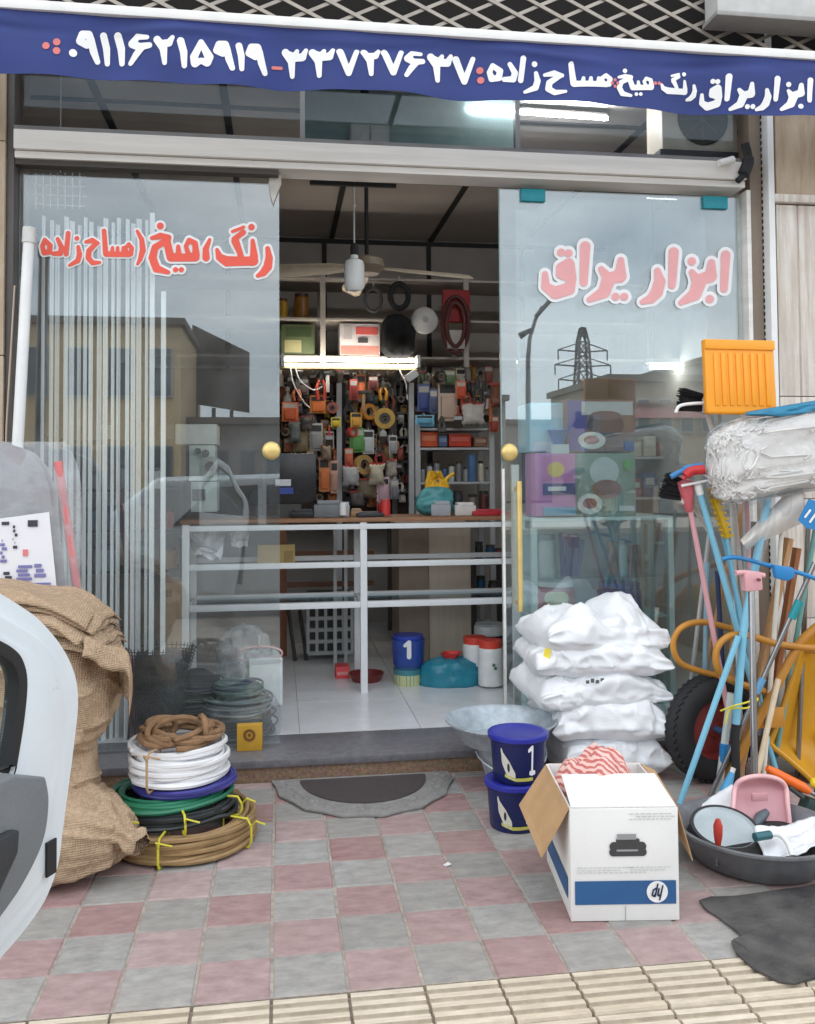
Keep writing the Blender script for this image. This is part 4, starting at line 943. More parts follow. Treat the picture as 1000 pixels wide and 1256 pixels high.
# ------------------------------------------------------------------ two navy paint buckets
m_navy = mat('navy plastic', S(24, 34, 84), .35, var=.08); m_lid = mat('blue lid plastic', S(40, 46, 148), .35, var=.06)
def paint_bucket(label, px, pyb, pyt, Y, z0_, seed):
    xc = W(px, (pyb + pyt) / 2, Y).x; r = .108; h = .178
    t_ = T('paint_bucket', label, 'bucket', (xc, Y, z0_))
    m_ = Loc(xc, Y, z0_)
    bd = MB().lathe([(.001, 0), (r * .88, 0), (r * .9, .004), (r * .99, h * .84), (r * 1.03, h * .85), (r * 1.03, h * .9), (.001, h * .9)], 40, m_, cap=False).build('pail', m_navy, t_, smooth=True)
    MB().lathe([(.001, h * .985), (r * .85, h * .985), (r * .9, h), (r * 1.06, h), (r * 1.09, h * .985), (r * 1.09, h * .9), (r * 1.05, h * .885), (r * 1.03, h * .905), (.001, h * .905)], 40, m_, cap=False).build('lid', m_lid, t_, smooth=True)
    def wrap(ang, z, d=.0015):
        rr = r * (.9 + .09 * min(1, max(0, z / (h * .84)))) + d; return (xc + rr * math.sin(R_(ang)), Y - rr * math.cos(R_(ang)), z0_ + z)
    # label art: pale face-like oval with a dark centre, then a white figure
    for nm, st, mt, off in (('label_oval', [[(-28, 9, 2.4), (-21, 5.5, 3.2), (-14, 3.4, 1.6)], [(-28, 9, 2), (-30, 12, 1)]], paint(206, 204, 190, .5), .0018), ('label_dot', [[(-21, 6.2, 1.6)]], paint(40, 44, 60, .4), .003), ('label_stripe', [[(-26, 3.2, .6), (-12, 2.0, .6), (10, 2.2, .6)]], paint(196, 190, 90, .5), .0018), ('label_figure', [[(4, 12.5, .7), (9, 13.6, .9)], [(9, 13.6, 1.1), (9, 4.5, 1.3)], [(6, 4.4, .8), (13, 4.4, .8)]], paint(232, 234, 240, .5), .0018)):
        stroke_mesh([[(x, y, q * 1.0) for x, y, q in s] for s in st], 0, .45, lambda x, y, off=off: wrap(x * 1.7, y * .0105, off)).build(nm, mt, bd)
    return t_
bz = .0
yb_ = 3.42
paint_bucket('navy paint bucket with blue lid, lower of the two beside the open carton', 632, 1030, 975, yb_, 0.0, 1)
paint_bucket('navy paint bucket with blue lid, upper of the two beside the open carton', 636, 980, 915, yb_ + .005, .1785, 2)
# ------------------------------------------------------------------ stack of five white woven sacks in front of the right window
m_sack = weave('white woven sack', S(232, 234, 237), 55, .16, var=.07, scale=3.5, rough=.6)
YS = 3.98
def wsack(label, x0, x1, yb, yt, seed, d=.42, rz=0, Y=YS, h=None, tilt=0, cr=0.0, peaks=()):
    a = rect(x0, yt, x1, yb, Y - d * .35); xc = (a[0] + a[1]) / 2 + .02; z0_ = W((x0 + x1) / 2, yb, Y - d * .42).z
    hh = h or max(.12, W((x0 + x1) / 2, yt, Y - .05).z - z0_)
    t_ = T('white_sack', label, 'sack', (xc, Y, max(z0_, 0)))
    sackmesh(MB(), (a[1] - a[0]) * .90, d, hh * .96, seed, Loc(xc, Y, max(z0_, .0)) @ Rz(rz) @ Ry(tilt), amp=.034, ear=.12, sag=.12, peaks=peaks).build('bag', m_sack, t_, smooth=True, angle=180)
    return t_, xc, hh, max(z0_, 0)
wsack('white woven sack at the foot of the sack stack, behind the carton', 674, 816, 958, 885, 3, d=.44, rz=3, h=.21)
wsack('white woven sack, second up in the stack behind the carton', 668, 824, 912, 850, 8, d=.46, rz=-5, h=.20, peaks=((-.1, -.8, .03, .5), (.6, -.6, .03, .3)))
t_, xc, hh, z0_ = wsack('white woven sack with a small dark print, middle of the stack', 645, 817, 872, 822, 14, d=.44, rz=2, h=.165)
k = MB()
for i in range(4): k.box(W(718 + i * 6, 835, 3.77).x, W(722 + i * 6, 835, 3.77).x, 3.758, 3.761, W(720, 838 - (i % 2), 3.77).z, W(720, 834 - (i % 2) * 2, 3.77).z)
k.build('print', paint(90, 92, 96, .6), t_)
t_2, xc2, hh2, z2 = wsack('white woven sack with a yellow tag, second from the top of the stack', 645, 815, 832, 786, 21, d=.44, rz=-3, h=.165)
p = W(669, 802, 3.80); MB().box(-.014, .014, -.002, .002, -.028, .028, Loc(p.x, 3.775, p.z) @ Rz(-25) @ Ry(12)).build('tag', paint(232, 210, 70, .5), t_2)
wsack('creased white woven sack topping the stack with a peaked fold', 648, 812, 806, 748, 33, d=.42, rz=6, h=.185, tilt=3, peaks=((.38, -.1, .10, .42), (-.38, -.3, .06, .34), (.75, 0, .05, .3)))

# ------------------------------------------------------------------ printer carton, upside down, flaps open
m_cwhite = mat('white carton', S(230, 230, 228), .6, var=.05, scale=4, bump=.05)
m_cbrown = mat('brown cardboard', S(186, 150, 110), .75, var=.08, scale=12, bump=.08)
BL, BR = G(701, 1131), G(834, 1129); ux = (BR - BL); cw = ux.length; ux.normalize(); uy = Vector((-ux.y, ux.x, 0)); cd, ch = .43, .335
CM = Matrix(((ux.x, uy.x, 0, BL.x), (ux.y, uy.y, 0, BL.y), (0, 0, 1, 0.001), (0, 0, 0, 1)))
ct = T('printer_carton', 'open white printer carton standing upside down with a blue logo band', 'box', BL)
th = .006
k = MB(CM)
k.box(0, cw, 0, th, 0, ch); k.box(0, cw, cd - th, cd, 0, ch); k.box(0, th, th + .0005, cd - th - .0005, 0, ch); k.box(cw - th, cw, th + .0005, cd - th - .0005, 0, ch); k.box(th + .0005, cw - th - .0005, th + .0005, cd - th - .0005, 0, th)
bx = k.build('carton_body', m_cwhite, ct, bevel=.002)
# flaps
def flap(name, pts, m, m2=None):
    pts = [CM @ Vector(p) for p in pts]; n = (pts[1] - pts[0]).cross(pts[2] - pts[0]).normalized() * .004
    o = MB().add(pts + [p + n for p in pts], [(0, 1, 2, 3), (7, 6, 5, 4), (0, 4, 5, 1), (1, 5, 6, 2), (2, 6, 7, 3), (3, 7, 4, 0)]).build(name, m, ct)
    if m2:
        e = n * .15; MB().add([p - e for p in pts] , [(0, 1, 2, 3)]).build('flap_print', m2, o)
    return o
flap('front_flap', [(0.004, .004, ch + .001), (cw - .004, .004, ch + .001), (cw - .012, .20, ch + .035), (.012, .20, ch + .035)], m_cwhite)
flap('side_flap', [(-.003, cd - .01, ch), (-.003, .01, ch), (-.085, .03, ch - .155), (-.10, cd - .03, ch - .13)], m_cbrown)
flap('side_flap', [(cw + .003, .01, ch), (cw + .003, cd - .01, ch), (cw + .05, cd - .02, ch - .02), (cw + .05, .02, ch - .165)], m_cbrown)
flap('back_flap', [(cw - .01, cd + .003, ch), (.01, cd + .003, ch), (.015, cd + .09, ch - .13), (cw - .015, cd + .09, ch - .13)], m_cbrown)
def cface(x, y, off=.0025):               # x across, y up in metres on the front face
    return tuple(CM @ Vector((x, -off, y)))
m_cblue = mat('carton blue', S(44, 92, 142), .5, var=.06)
MB().add([cface(.012, .050), cface(cw - .010, .050), cface(cw - .010, .120), cface(.012, .120)], [(0, 1, 2, 3)]).build('logo_band', m_cblue, bx)
MB().add([tuple(CM @ Vector((-.0025, y, z))) for y, z in ((.04, .05), (cd - .03, .05), (cd - .03, .115), (.04, .115))], [(3, 2, 1, 0)]).build('logo_band', m_cblue, bx)
lx, ly, lr = cw - .068, .087, .032
stroke_mesh([[(lx, ly, lr)]], 0, .0025, lambda x, y: cface(x, y, .005)).build('logo_disc', mat('logo white', S(236, 236, 236), .5), bx)
q = [[(-11, -16, 1.9), (-3, 17, 1.9)], [(-6.4, 2, 1.7), (-2, 8, 1.9), (1.5, 6, 1.9), (-1.5, -9, 1.9)], [(8, 9, 1.9), (1, -20, 1.9)], [(6.4, 2, 1.7), (11, 9, 1.9), (15, 6, 1.9), (12, -6, 1.9), (6, -10, 1.7), (3.5, -7, 1.5)]]
stroke_mesh([[(lx - (x - 2) * .00125, ly - (y + 1) * .00125, r * .00125) for x, y, r in s] for s in q], 0, .0009, lambda x, y: cface(x, y, .0075)).build('logo_letters', mat('logo ink', S(24, 40, 70), .5), bx)
# printer picture, printed upside down, and pale small print
def crect(x0, y0, x1, y1, off): return [cface(x0, y0, off), cface(x1, y0, off), cface(x1, y1, off), cface(x0, y1, off)]
pm = cw * .53; m_pk = paint(66, 66, 68, .5); m_pg = paint(150, 150, 152, .5)
stroke_mesh([[(pm - .045, .205, .012), (pm + .045, .205, .012)], [(pm - .042, .222, .014), (pm + .042, .222, .014)], [(pm - .03, .24, .006), (pm + .03, .24, .006)]], 0, .002, lambda x, y: cface(x, y, .0028)).build('printer_picture', m_pk, bx)
MB().add(crect(pm - .033, .243, pm + .025, .260, .0045), [(0, 1, 2, 3)]).build('printer_tray', m_pg, bx)
MB().add(crect(pm - .035, .208, pm + .03, .214, .0045), [(0, 1, 2, 3)]).build('printer_slot', m_pg, bx)
k = MB()
for i, (xa, xb, y) in enumerate(((.02, .19, .158), (.02, .15, .150), (.02, .22, .143), (.17, .30, .158), (.18, .29, .15), (.18, .32, .317), (.20, .32, .309), (.18, .30, .301))):
    x = xa
    rr = random.Random(i)
    while x < min(xb, cw - .02):
        w_ = rr.uniform(.006, .016); k.add(crect(x, y, x + w_, y + .0035, .0025), [(0, 1, 2, 3)]); o = len(k.v); x += w_ + .004
k.build('small_print', paint(206, 206, 206, .6), bx)['kind'] = 'stuff'
k = MB(); k.add(crect(.5 * cw - .001, .002, .5 * cw + .001, .045, .0025), [(0, 1, 2, 3)]); k.build('tape_seam', paint(150, 150, 150, .5), bx)
# striped cloth in the carton
cl = T('striped_cloth', 'crumpled pink and red striped cloth heaped in the open carton', 'cloth', CM @ Vector((cw / 2, cd * .62, ch - .1)))
m_st, t_n, b_n = base_mat('striped pink cloth'); MATS['striped'] = m_st
c_ = t_n.nodes.new('ShaderNodeTexCoord'); w_ = t_n.nodes.new('ShaderNodeTexWave'); w_.inputs['Scale'].default_value = 19; w_.inputs['Distortion'].default_value = 7; w_.inputs['Detail'].default_value = 3; w_.bands_direction = 'DIAGONAL'
r_n = t_n.nodes.new('ShaderNodeValToRGB'); r_n.color_ramp.elements[0].color = (*S(190, 108, 102), 1); r_n.color_ramp.elements[1].color = (*S(226, 188, 180), 1); r_n.color_ramp.elements[0].position = .35; r_n.color_ramp.elements[1].position = .6
t_n.links.new(c_.outputs['Object'], w_.inputs['Vector']); t_n.links.new(w_.outputs[0], r_n.inputs[0]); t_n.links.new(r_n.outputs[0], b_n.inputs['Base Color']); b_n.inputs['Roughness'].default_value = .85
def heap(u, v):
    a_ = 2 * math.pi * u; r = v
    x = .158 * r * math.cos(a_); y = .13 * r * math.sin(a_)
    z = .165 * (1 - r ** 4) * (1 - .35 * (math.cos(a_) > 0) * abs(math.cos(a_)) * r) + .05 * nz3(x, y, 0, 11, 2) + .03 * abs(nz3(x, y, 3, 24, 5)) + .02 * (1 - min(1, abs(nz3(x, y, 7, 12, 8)) * 5))
    return CM @ Vector((cw * .46 + x, cd * .66 + y, ch - .095 + z))
MB().grid(heap, 56, 26, cu=True).build('cloth', m_st, cl, smooth=True, angle=180)

# ------------------------------------------------------------------ wheelbarrow tipped up on the right
m_och = mat('ochre tube', S(186, 128, 46), .4, var=.12); m_yel = mat('ochre yellow tray', S(196, 142, 30), .4, var=.14, scale=4)
TY = 1.13
wb = T('wheelbarrow', 'ochre yellow wheelbarrow tipped on end with a black tyre', 'wheelbarrow', (W(873, 930, 3.76).x, 3.76, 0))
hub = Vector((W(874, 926, 3.76).x, 3.76, .233)); WM = Loc(*hub) @ Rz(14) @ Rx(90) @ Matrix.Scale(TY, 4)
tyre = [(.115, -.035), (.14, -.046), (.17, -.048), (.192, -.036), (.203, -.015), (.203, .015), (.192, .036), (.17, .048), (.14, .046), (.115, .035), (.115, -.035)]
wh = MB().lathe(tyre, 56, WM, cap=False).build('wheel', m_rub, wb, smooth=True)
k = MB()
for i in range(44):
    for s in (-1, 1): k.box(-.007, .007, -.013, .013, -.003, .005, WM @ Rz(i * 360 / 44 + s * 2) @ Loc(.199, 0, 0) @ Rz(0) @ Matrix.Rotation(R_(90), 4, 'Y') @ Loc(0, 0, 0) @ Loc(s * .020, 0, 0) @ Rz(s * 30))
k.build('tread_lugs', m_rub, wh)['kind'] = 'stuff'
MB().lathe([(.001, .02), (.03, .022), (.035, .015), (.10, .004), (.113, .03), (.118, .03), (.118, -.03), (.113, -.03), (.10, -.004), (.001, -.02)], 36, WM, cap=False).build('rim', paint(126, 46, 42, .5), wh, smooth=True)
MB().lathe([(.001, -.09), (.012, -.09), (.012, .075), (.022, .075), (.022, .095), (.001, .095)], 16, WM, cap=False).build('axle', paint(70, 110, 150, .4, metal=.4), wh, smooth=True)
MB().tube(smooth_path([W(882, 968, 3.62), W(905, 930, 3.60), W(945, 856, 3.58), W(975, 800, 3.57), W(992, 778, 3.56), W(1030, 752, 3.55), W(1120, 720, 3.55)]), .019, 12).build('frame_tube', m_och, wb, smooth=True)
MB().tube(smooth_path([W(1010, 800, 3.70), W(950, 790, 3.72), W(900, 772, 3.73), W(862, 763, 3.73), W(836, 770, 3.72), W(826, 790, 3.72), W(834, 812, 3.72), W(862, 824, 3.73), W(905, 834, 3.74)]), .0135, 12).build('handle_loop', m_och, wb, smooth=True)
MB().tube(smooth_path([W(1000, 795, 3.55), W(955, 790, 3.56), W(920, 780, 3.56), W(896, 780, 3.55), W(880, 795, 3.55), W(880, 818, 3.55), W(892, 832, 3.56), W(918, 842, 3.58), W(938, 848, 3.60)]), .0145, 12).build('handle_loop', m_och, wb, smooth=True)
a = rect(930, 868, 962, 893, 3.60); MB().box(a[0], a[1], 3.595, 3.61, a[2], a[3], ).build('bracket_plate', m_och, wb, bevel=.005)
def tray(u, v):
    e0 = [(1006, 762), (984, 790), (966, 850), (952, 893), (944, 912), (975, 938), (1002, 962)]
    i = min(int(v * 6), 5); f_ = v * 6 - i; x = e0[i][0] * (1 - f_) + e0[i + 1][0] * f_; y = e0[i][1] * (1 - f_) + e0[i + 1][1] * f_
    y1 = 745 + 235 * v; ed_ = max(abs(2 * u - 1), abs(2 * v - 1)); Y = 3.66 + .16 * (1 - ed_ ** 5) + .06 * u
    return W(x + (1160 - x) * u, y + (y1 - y) * u, Y)
MB().grid(tray, 26, 25).build('tray', m_yel, wb, smooth=True, thick=.012, angle=60)
MB().tube(smooth_path([tray(0, i / 12) for i in range(13)] + [tray(i / 8, 1) for i in range(1, 9)] + [tray(1, 1 - i / 8) for i in range(1, 9)] + [tray(1 - i / 8, 0) for i in range(1, 8)], 2), .012, 8).build('tray_rim', m_yel, wb, smooth=True)
for px in (1010, 1060): MB().tube([W(px, 900, 3.80), Vector((W(px, 900, 3.80).x, 3.9, .01))], .014, 8).build('leg', m_och, wb)

# ------------------------------------------------------------------ brooms, mops and sticks bundled upright
m_lb = mat('light blue stick', S(126, 190, 216), .4, var=.05); m_pk_ = mat('pink plastic', S(214, 160, 166), .4, var=.05)
m_wood = mat('pale wood', S(186, 142, 100), .65, var=.18, scale=18, stretch=(6, 6, .5)); m_woodr = mat('red brown wood', S(160, 104, 64), .65, var=.18, scale=18, stretch=(6, 6, .5))
m_chr = mat('chrome pole', S(150, 150, 152), .2, .85, var=.1); m_blk2 = paint(26, 26, 28, .9, var=.2, bump=.6); m_lblue = mat('bright blue plastic', S(38, 126, 188), .4, var=.06)
def ground_end(a, b):                    # continue the line a -> b down to the pavement
    d = b - a; return a + d * ((a.z - .004) / (a.z - b.z))
def stick(name, label, cat, a, b, r, m, to_ground=True, caps=None, group=None):
    t_ = T(name, label, cat, ground_end(a, b) if to_ground else b, group)
    e = ground_end(a, b) if to_ground else b
    MB().tube([a, e], r, 12).build('pole', m, t_, smooth=True)
    if caps: MB().tube([a - (a - e).normalized() * .03, a + (a - e).normalized() * .012], r * 1.25, 12).build('cap', caps, t_, smooth=True)
    return t_
stick('long_broom', 'light blue broom handle with a white cap at its upper end', 'broom', W(857, 598, 3.56), W(908, 785, 3.62), .0125, m_lb, caps=m_white)
stick('long_broom', 'light blue broom handle crossing behind the white capped one', 'broom', W(884, 640, 3.64), W(912, 765, 3.67), .011, m_lb)
stick('long_broom', 'light blue handle slanting across the wheelbarrow tyre to the pavement', 'broom', W(906, 780, 3.50), G(834, 986), .0125, m_lb, to_ground=False)
stick('long_broom', 'slender grey blue handle standing left of the bundle behind the pink one', 'broom', W(868, 690, 3.80), W(864, 868, 3.82), .012, mat('grey blue stick', S(128, 160, 176), .4))
t5 = stick('long_broom', 'thick light blue handle running up into the wrapped mop pack', 'broom', W(945, 595, 3.50), W(912, 775, 3.52), .017, m_lb, to_ground=False)
MB().tube([W(912, 775, 3.52), W(903, 888, 3.53)], .0165, 12).build('pole', m_lb, t5, smooth=True); MB().tube([W(903, 888, 3.53), W(902, 905, 3.53), Vector((W(902, 905, 3.53).x, 3.53, .004))], .018, 12).build('foot', m_rub, t5, smooth=True)
t_ = stick('broom', 'pink handled broom with a pink socket at its head', 'broom', W(847, 625, 3.60), W(879, 797, 3.66), .0115, m_pk_)
MB().lathe([(.012, -.07), (.018, -.06), (.034, .03), (.036, .06), (.02, .068), (.001, .068)], 16, Loc(*W(843, 608, 3.60)) @ Ry(-8)).build('socket', paint(196, 96, 104, .45), t_, smooth=True)
# broom head: black bristles, pale block
def bristles(mb, c, w, d, h, mtx, n=150, spread=.25, seed=1):
    rr = random.Random(seed)
    for i in range(n):
        x = rr.uniform(-w / 2, w / 2); y = rr.uniform(-d / 2, d / 2); l = h * rr.uniform(.85, 1.05)
        mb.tube([(x, y, 0), (x * (1 + spread) + rr.uniform(-.004, .004), y * (1 + spread) + rr.uniform(-.004, .004), l)], [.0028, .0022], 4, mtx=mtx)
    return mb
t_ = T('broom', 'broom head with black bristles and a pale scuffed block facing the window', 'broom', W(828, 600, 3.62))
bm_ = Loc(*W(836, 602, 3.62)) @ Ry(-72)
MB().box(-.055, .055, -.03, .03, -.035, .0, bm_).build('block', paint(196, 190, 184, .6), t_, bevel=.01)
bristles(MB(), 0, .085, .045, .085, bm_).build('bristles', m_blk2, t_)['kind'] = 'stuff'
MB().tube([W(842, 606, 3.62), W(875, 660, 3.70), W(905, 760, 3.76)], .011, 10).build('pole', paint(190, 186, 180, .5), t_, smooth=True)
t_ = T('broom', 'red and blue broom block lying over the pink socket', 'broom', W(850, 580, 3.55))
MB().tube(smooth_path([W(823, 585, 3.57), W(840, 577, 3.56), W(862, 573, 3.55)]), [.012] * 8 + [.02] * 9, 12).build('blue_end', paint(56, 120, 176, .45), t_, smooth=True)
MB().tube(smooth_path([W(838, 588, 3.54), W(848, 578, 3.53), W(864, 576, 3.52)]), [.010] * 4 + [.02] * 13, 12).build('red_end', paint(186, 40, 44, .45), t_, smooth=True)
MB().tube([W(836, 596, 3.56), W(875, 588, 3.53)], .006, 8).build('white_bar', m_white, t_, smooth=True)
t_ = T('broom', 'broom with black bristles and a white bar beside the ribbed orange scoop', 'broom', W(842, 490, 3.64))
bm_ = Loc(*W(860, 494, 3.62)) @ Ry(-82)
MB().box(-.045, .045, -.025, .025, -.04, 0, bm_).build('block', paint(206, 190, 190, .6), t_, bevel=.01)
bristles(MB(), 0, .075, .04, .10, bm_, seed=4).build('bristles', m_blk2, t_)['kind'] = 'stuff'
MB().tube(smooth_path([W(829, 506, 3.58), W(834, 498, 3.58), W(850, 495, 3.58), W(878, 494, 3.58)]), .007, 8).build('white_bar', m_white, t_, smooth=True)
MB().tube([W(864, 495, 3.62), W(900, 620, 3.70), W(915, 760, 3.74)], .010, 10).build('pole', paint(200, 196, 190, .5), t_, smooth=True)
# yellow brush
t_ = T('scrub_brush', 'yellow long handled scrubbing brush in the bundle', 'brush', W(885, 640, 3.58))
MB().bar(W(872, 598, 3.58), W(892, 660, 3.60), .034, .022).build('block', paint(214, 176, 40, .45), t_, bevel=.006)
ax = (W(892, 660, 3.60) - W(872, 598, 3.58)); k = MB()
for i in range(9):
    for s in (-1, 1): k.bar(W(872, 598, 3.58) + ax * (i / 9 + .05) + Vector((s * .014, -.008, 0)), W(872, 598, 3.58) + ax * (i / 9 + .05) + Vector((s * .028, -.014, 0)), .01)
k.build('ribs', paint(204, 164, 36, .45), t_)['kind'] = 'stuff'
MB().tube([W(892, 660, 3.60), W(912, 790, 3.64)], .010, 10).build('pole', m_lb, t_, smooth=True)
# wooden battens
def batten(label, a, b, w, h, m):
    t_ = ground_end(a, b); o = MB().bar(a, t_, w, h).build('wooden_batten', m, bevel=.003); return tag(o, label, 'batten')
batten('pale wooden batten standing among the broom handles', W(968, 660, 3.62), W(938, 800, 3.64), .062, .022, m_wood)
batten('red brown wooden batten behind the pale one', W(978, 672, 3.68), W(962, 768, 3.69), .05, .022, m_woodr)
batten('broad pale wooden board behind the wrapped mop pack', W(910, 600, 3.78), W(900, 760, 3.80), .07, .02, m_wood)
stick('long_broom', 'cream wooden handle ending low beside the pink dustpan', 'broom', W(955, 833, 3.52), W(934, 928, 3.48), .012, paint(206, 188, 160, .6), to_ground=True)
t_ = stick('long_mop', 'silver telescopic mop handle with a teal locking ring', 'mop', W(1000, 690, 3.46), W(931, 844, 3.52), .0105, m_chr)
MB().tube([W(981, 737, 3.462), W(971, 759, 3.468)], .0175, 12).build('locking_ring', paint(20, 140, 150, .4), t_, smooth=True)
MB().tube([W(936, 832, 3.515), W(928, 850, 3.52)], .0155, 12).build('grip', paint(96, 150, 190, .4), t_, smooth=True)
t_ = stick('long_mop', 'translucent white mop tube low in the bundle beside the tyre', 'mop', W(897, 850, 3.60), W(889, 912, 3.60), .016, paint(196, 204, 200, .3))
MB().tube([W(889, 912, 3.598), W(888, 935, 3.598)], .02, 12).build('blue_end', m_lblue, t_, smooth=True)
# more handles crowding the bundle
for lab, xa, ya, Ya, xb, yb, Yb, r, mm in (
    ('dull grey metal handle standing behind the red brown batten', 992, 640, 3.72, 985, 800, 3.74, .011, m_chr),
    ('white plastic handle standing behind the yellow brush', 898, 612, 3.72, 905, 790, 3.74, .011, paint(212, 212, 208, .45)),
    ('dark brown wooden handle deep in the bundle', 925, 640, 3.76, 918, 800, 3.78, .013, paint(96, 70, 52, .6)),
    ('second pink handle half hidden behind the mop pack', 916, 610, 3.66, 922, 780, 3.68, .010, m_pk_),
    ('sea green plastic handle at the edge of the pillar', 1002, 640, 3.60, 972, 812, 3.66, .011, paint(110, 160, 156, .45)),
    ('pale grey handle leaning left towards the cabinet glass', 872, 640, 3.86, 846, 850, 3.92, .010, paint(170, 172, 172, .45)),
    ('tan wooden handle leaning behind the wheelbarrow loops', 900, 660, 3.86, 856, 862, 3.94, .011, m_wood),
    ('navy handle between the tyre and the pale tube', 880, 700, 3.82, 890, 880, 3.86, .011, paint(52, 70, 110, .45)),
    ('ivory mop handle in front of the pale wooden batten', 960, 640, 3.56, 946, 830, 3.58, .010, paint(220, 214, 200, .5))):
    stick('long_broom', lab, 'broom', W(xa, ya, Ya), W(xb, yb, Yb), r, mm)
t_ = T('film_sheet', 'torn clear plastic sheet hanging below the mop pack', 'film', W(930, 660, 3.44))
MB().grid(lambda u, v: W(916 + 30 * u + 6 * math.sin(v * 5), 606 + 80 * v + 6 * u, 3.43 + .03 * math.sin(u * 12 + v * 3)), 24, 24).build('sheet', MATS.get('thin crinkled film') or glass('thin crinkled film', (.95, .95, .96), 1.5, rough=.08, veil=.05, bump=.2), t_, smooth=True, angle=180)
# pink long handled dustpan on a chrome pole
t_ = T('dustpan', 'pink long handled dustpan on a chrome pole', 'dustpan', W(925, 1000, 3.30))
pT, pB = W(922, 722, 3.24), W(926, 958, 3.14)
MB().tube([pT, pB], .0125, 14).build('pole', m_chr, t_, smooth=True)
MB().box(-.036, .036, -.02, .02, -.036, .036, Loc(*W(922, 713, 3.24)) @ Ry(-4)).build('clip', m_pk_, t_, bevel=.01)
MB().tube([W(903, 703, 3.235), W(912, 702, 3.235), W(938, 706, 3.23)], .010, 8).build('clip_arm', m_pk_, t_, smooth=True)
MB().lathe([(.001, 0), (.006, 0), (.006, .012), (.001, .012)], 10, Loc(*W(930, 711, 3.215)) @ Rx(90)).build('screw', paint(110, 60, 60, .4), t_)
def dpan(u, v):
    s = 2 * u - 1; px = 933 + 36 * s * (1 - .16 * (1 - v)); e = abs(s) ** 5
    py = 952 + 8 * s * s * (1 - v) + 58 * v; return W(px, py, 3.13 - .06 * v + .03 * (1 - e) - .05 * math.exp(-((v) / .12) ** 2) * (1 - e))
MB().grid(dpan, 30, 22).build('pan', m_pk_, t_, smooth=True, thick=.004, angle=60)
MB().tube(smooth_path([dpan(0, 1), dpan(0, .5), dpan(0, .12), dpan(.15, .0), dpan(.5, 0), dpan(.85, 0), dpan(1, .12), dpan(1, .5), dpan(1, 1)]), .009, 10).build('rim', mat('pale pink plastic', S(226, 178, 180), .4), t_, smooth=True)
MB().box(-.03, .03, -.012, .004, -.014, .014, Loc(*W(931, 977, 3.085))).build('sticker', paint(206, 150, 156, .5), t_, bevel=.004)
# blue plastic hanger bar
t_ = T('hanger_rail', 'bright blue plastic rail strung across the broom handles', 'rail', W(945, 700, 3.44))
MB().tube(smooth_path([W(886, 686, 3.48), W(905, 684, 3.46), W(945, 694, 3.44), W(985, 704, 3.42), W(1015, 716, 3.41)]), .009, 10).build('rail', m_lblue, t_, smooth=True)
MB().prism([(0, 0), (.085, -.012), (.095, -.05), (.06, -.068), (.01, -.055)], .03, Loc(*W(945, 692, 3.43)) @ Rx(90)).build('hook_block', m_lblue, t_, bevel=.008)
# white scoop with blue label
t_ = T('white_scoop', 'white plastic scoop with a blue paper label under the mop pack', 'scoop', W(955, 640, 3.52))
def scoop(u, v): return W(908 + 78 * u + 8 * v * (1 - u), 668 - 56 * u + 46 * (v - .5) * (.25 + u), 3.52 - .05 * math.sin(math.pi * v))
MB().grid(scoop, 20, 14).build('scoop', paint(220, 216, 210, .5), t_, smooth=True, thick=.004, angle=60)
MB().add([tuple(W(*p, 3.42)) for p in ((979, 638), (992, 612), (1012, 618), (1010, 652), (990, 648))], [(0, 1, 2, 3, 4)]).build('blue_label', m_lblue, t_, thick=.004)
stroke_mesh([[(988, 634, 1.4), (994, 626, 1.4)], [(994, 640, 1.4), (1001, 630, 1.4)]], 0, .5, lambda x, y: tuple(W(x, y, 3.412))).build('label_mark', m_white, t_)
# wrapped mop pack
m_fuzz = mat('white mop cotton', S(228, 226, 222), .95, var=.06, scale=30, bump=.35, bscale=50)
mp_ = T('mop_pack', 'bundle of fluffy white mop heads wrapped in clear film with blue trim', 'mop', W(940, 605, 3.50))
a = rect(874, 512, 1040, 600, 3.48); xc, zc = (a[0] + a[1]) / 2, (a[2] + a[3]) / 2
def blob(sx, sy, sz, amp, fr, seed):
    def fn(u, v):
        a_ = 2 * math.pi * u; b_ = math.pi * (v - .5); ca = abs(math.cos(a_)) ** .35 * math.copysign(1, math.cos(a_)); sa = abs(math.sin(a_)) ** .8 * math.copysign(1, math.sin(a_))
        cb = abs(math.cos(b_)) ** .32; sb = abs(math.sin(b_)) ** .6 * math.copysign(1, math.sin(b_))
        n = amp * (nz3(ca, sa * .6, sb, fr, seed) + .6 * abs(nz3(ca, sa, sb * 1.4, fr * 2.3, seed)) + .35 * nz3(ca, sa, sb, fr * 5, seed))
        return (xc + (sx + n) * ca * cb, 3.50 + (sy + n) * sa * cb, zc + (sz + n) * sb + .05 * ca * cb)
    return fn
MB().grid(blob((a[1] - a[0]) / 2 - .012, .09, (a[3] - a[2]) / 2, .026, 2.4, 3), 90, 50, cu=True).build('cotton', m_fuzz, mp_, smooth=True, angle=180)
fnb = blob((a[1] - a[0]) / 2 - .008, .094, (a[3] - a[2]) / 2 + .003, .026, 2.4, 3); k = MB(); rs = random.Random(8)
for i in range(420):
    u = rs.random(); v = rs.uniform(.08, .92); pts = []; du_ = rs.uniform(-.02, .02); dv_ = rs.uniform(.04, .11) * rs.choice((-1, 1))
    for j in range(6):
        t = j / 5; p = Vector(fnb((u + du_ * t + .008 * math.sin(t * 7 + i)) % 1, min(.97, max(.03, v + dv_ * t)))); pts.append(p + Vector((rs.uniform(-.003, .003), rs.uniform(-.004, .002), rs.uniform(-.003, .003))))
    k.tube(pts, .0042, 5)
k.build('cotton_strands', m_fuzz, mp_, smooth=True)['kind'] = 'stuff'
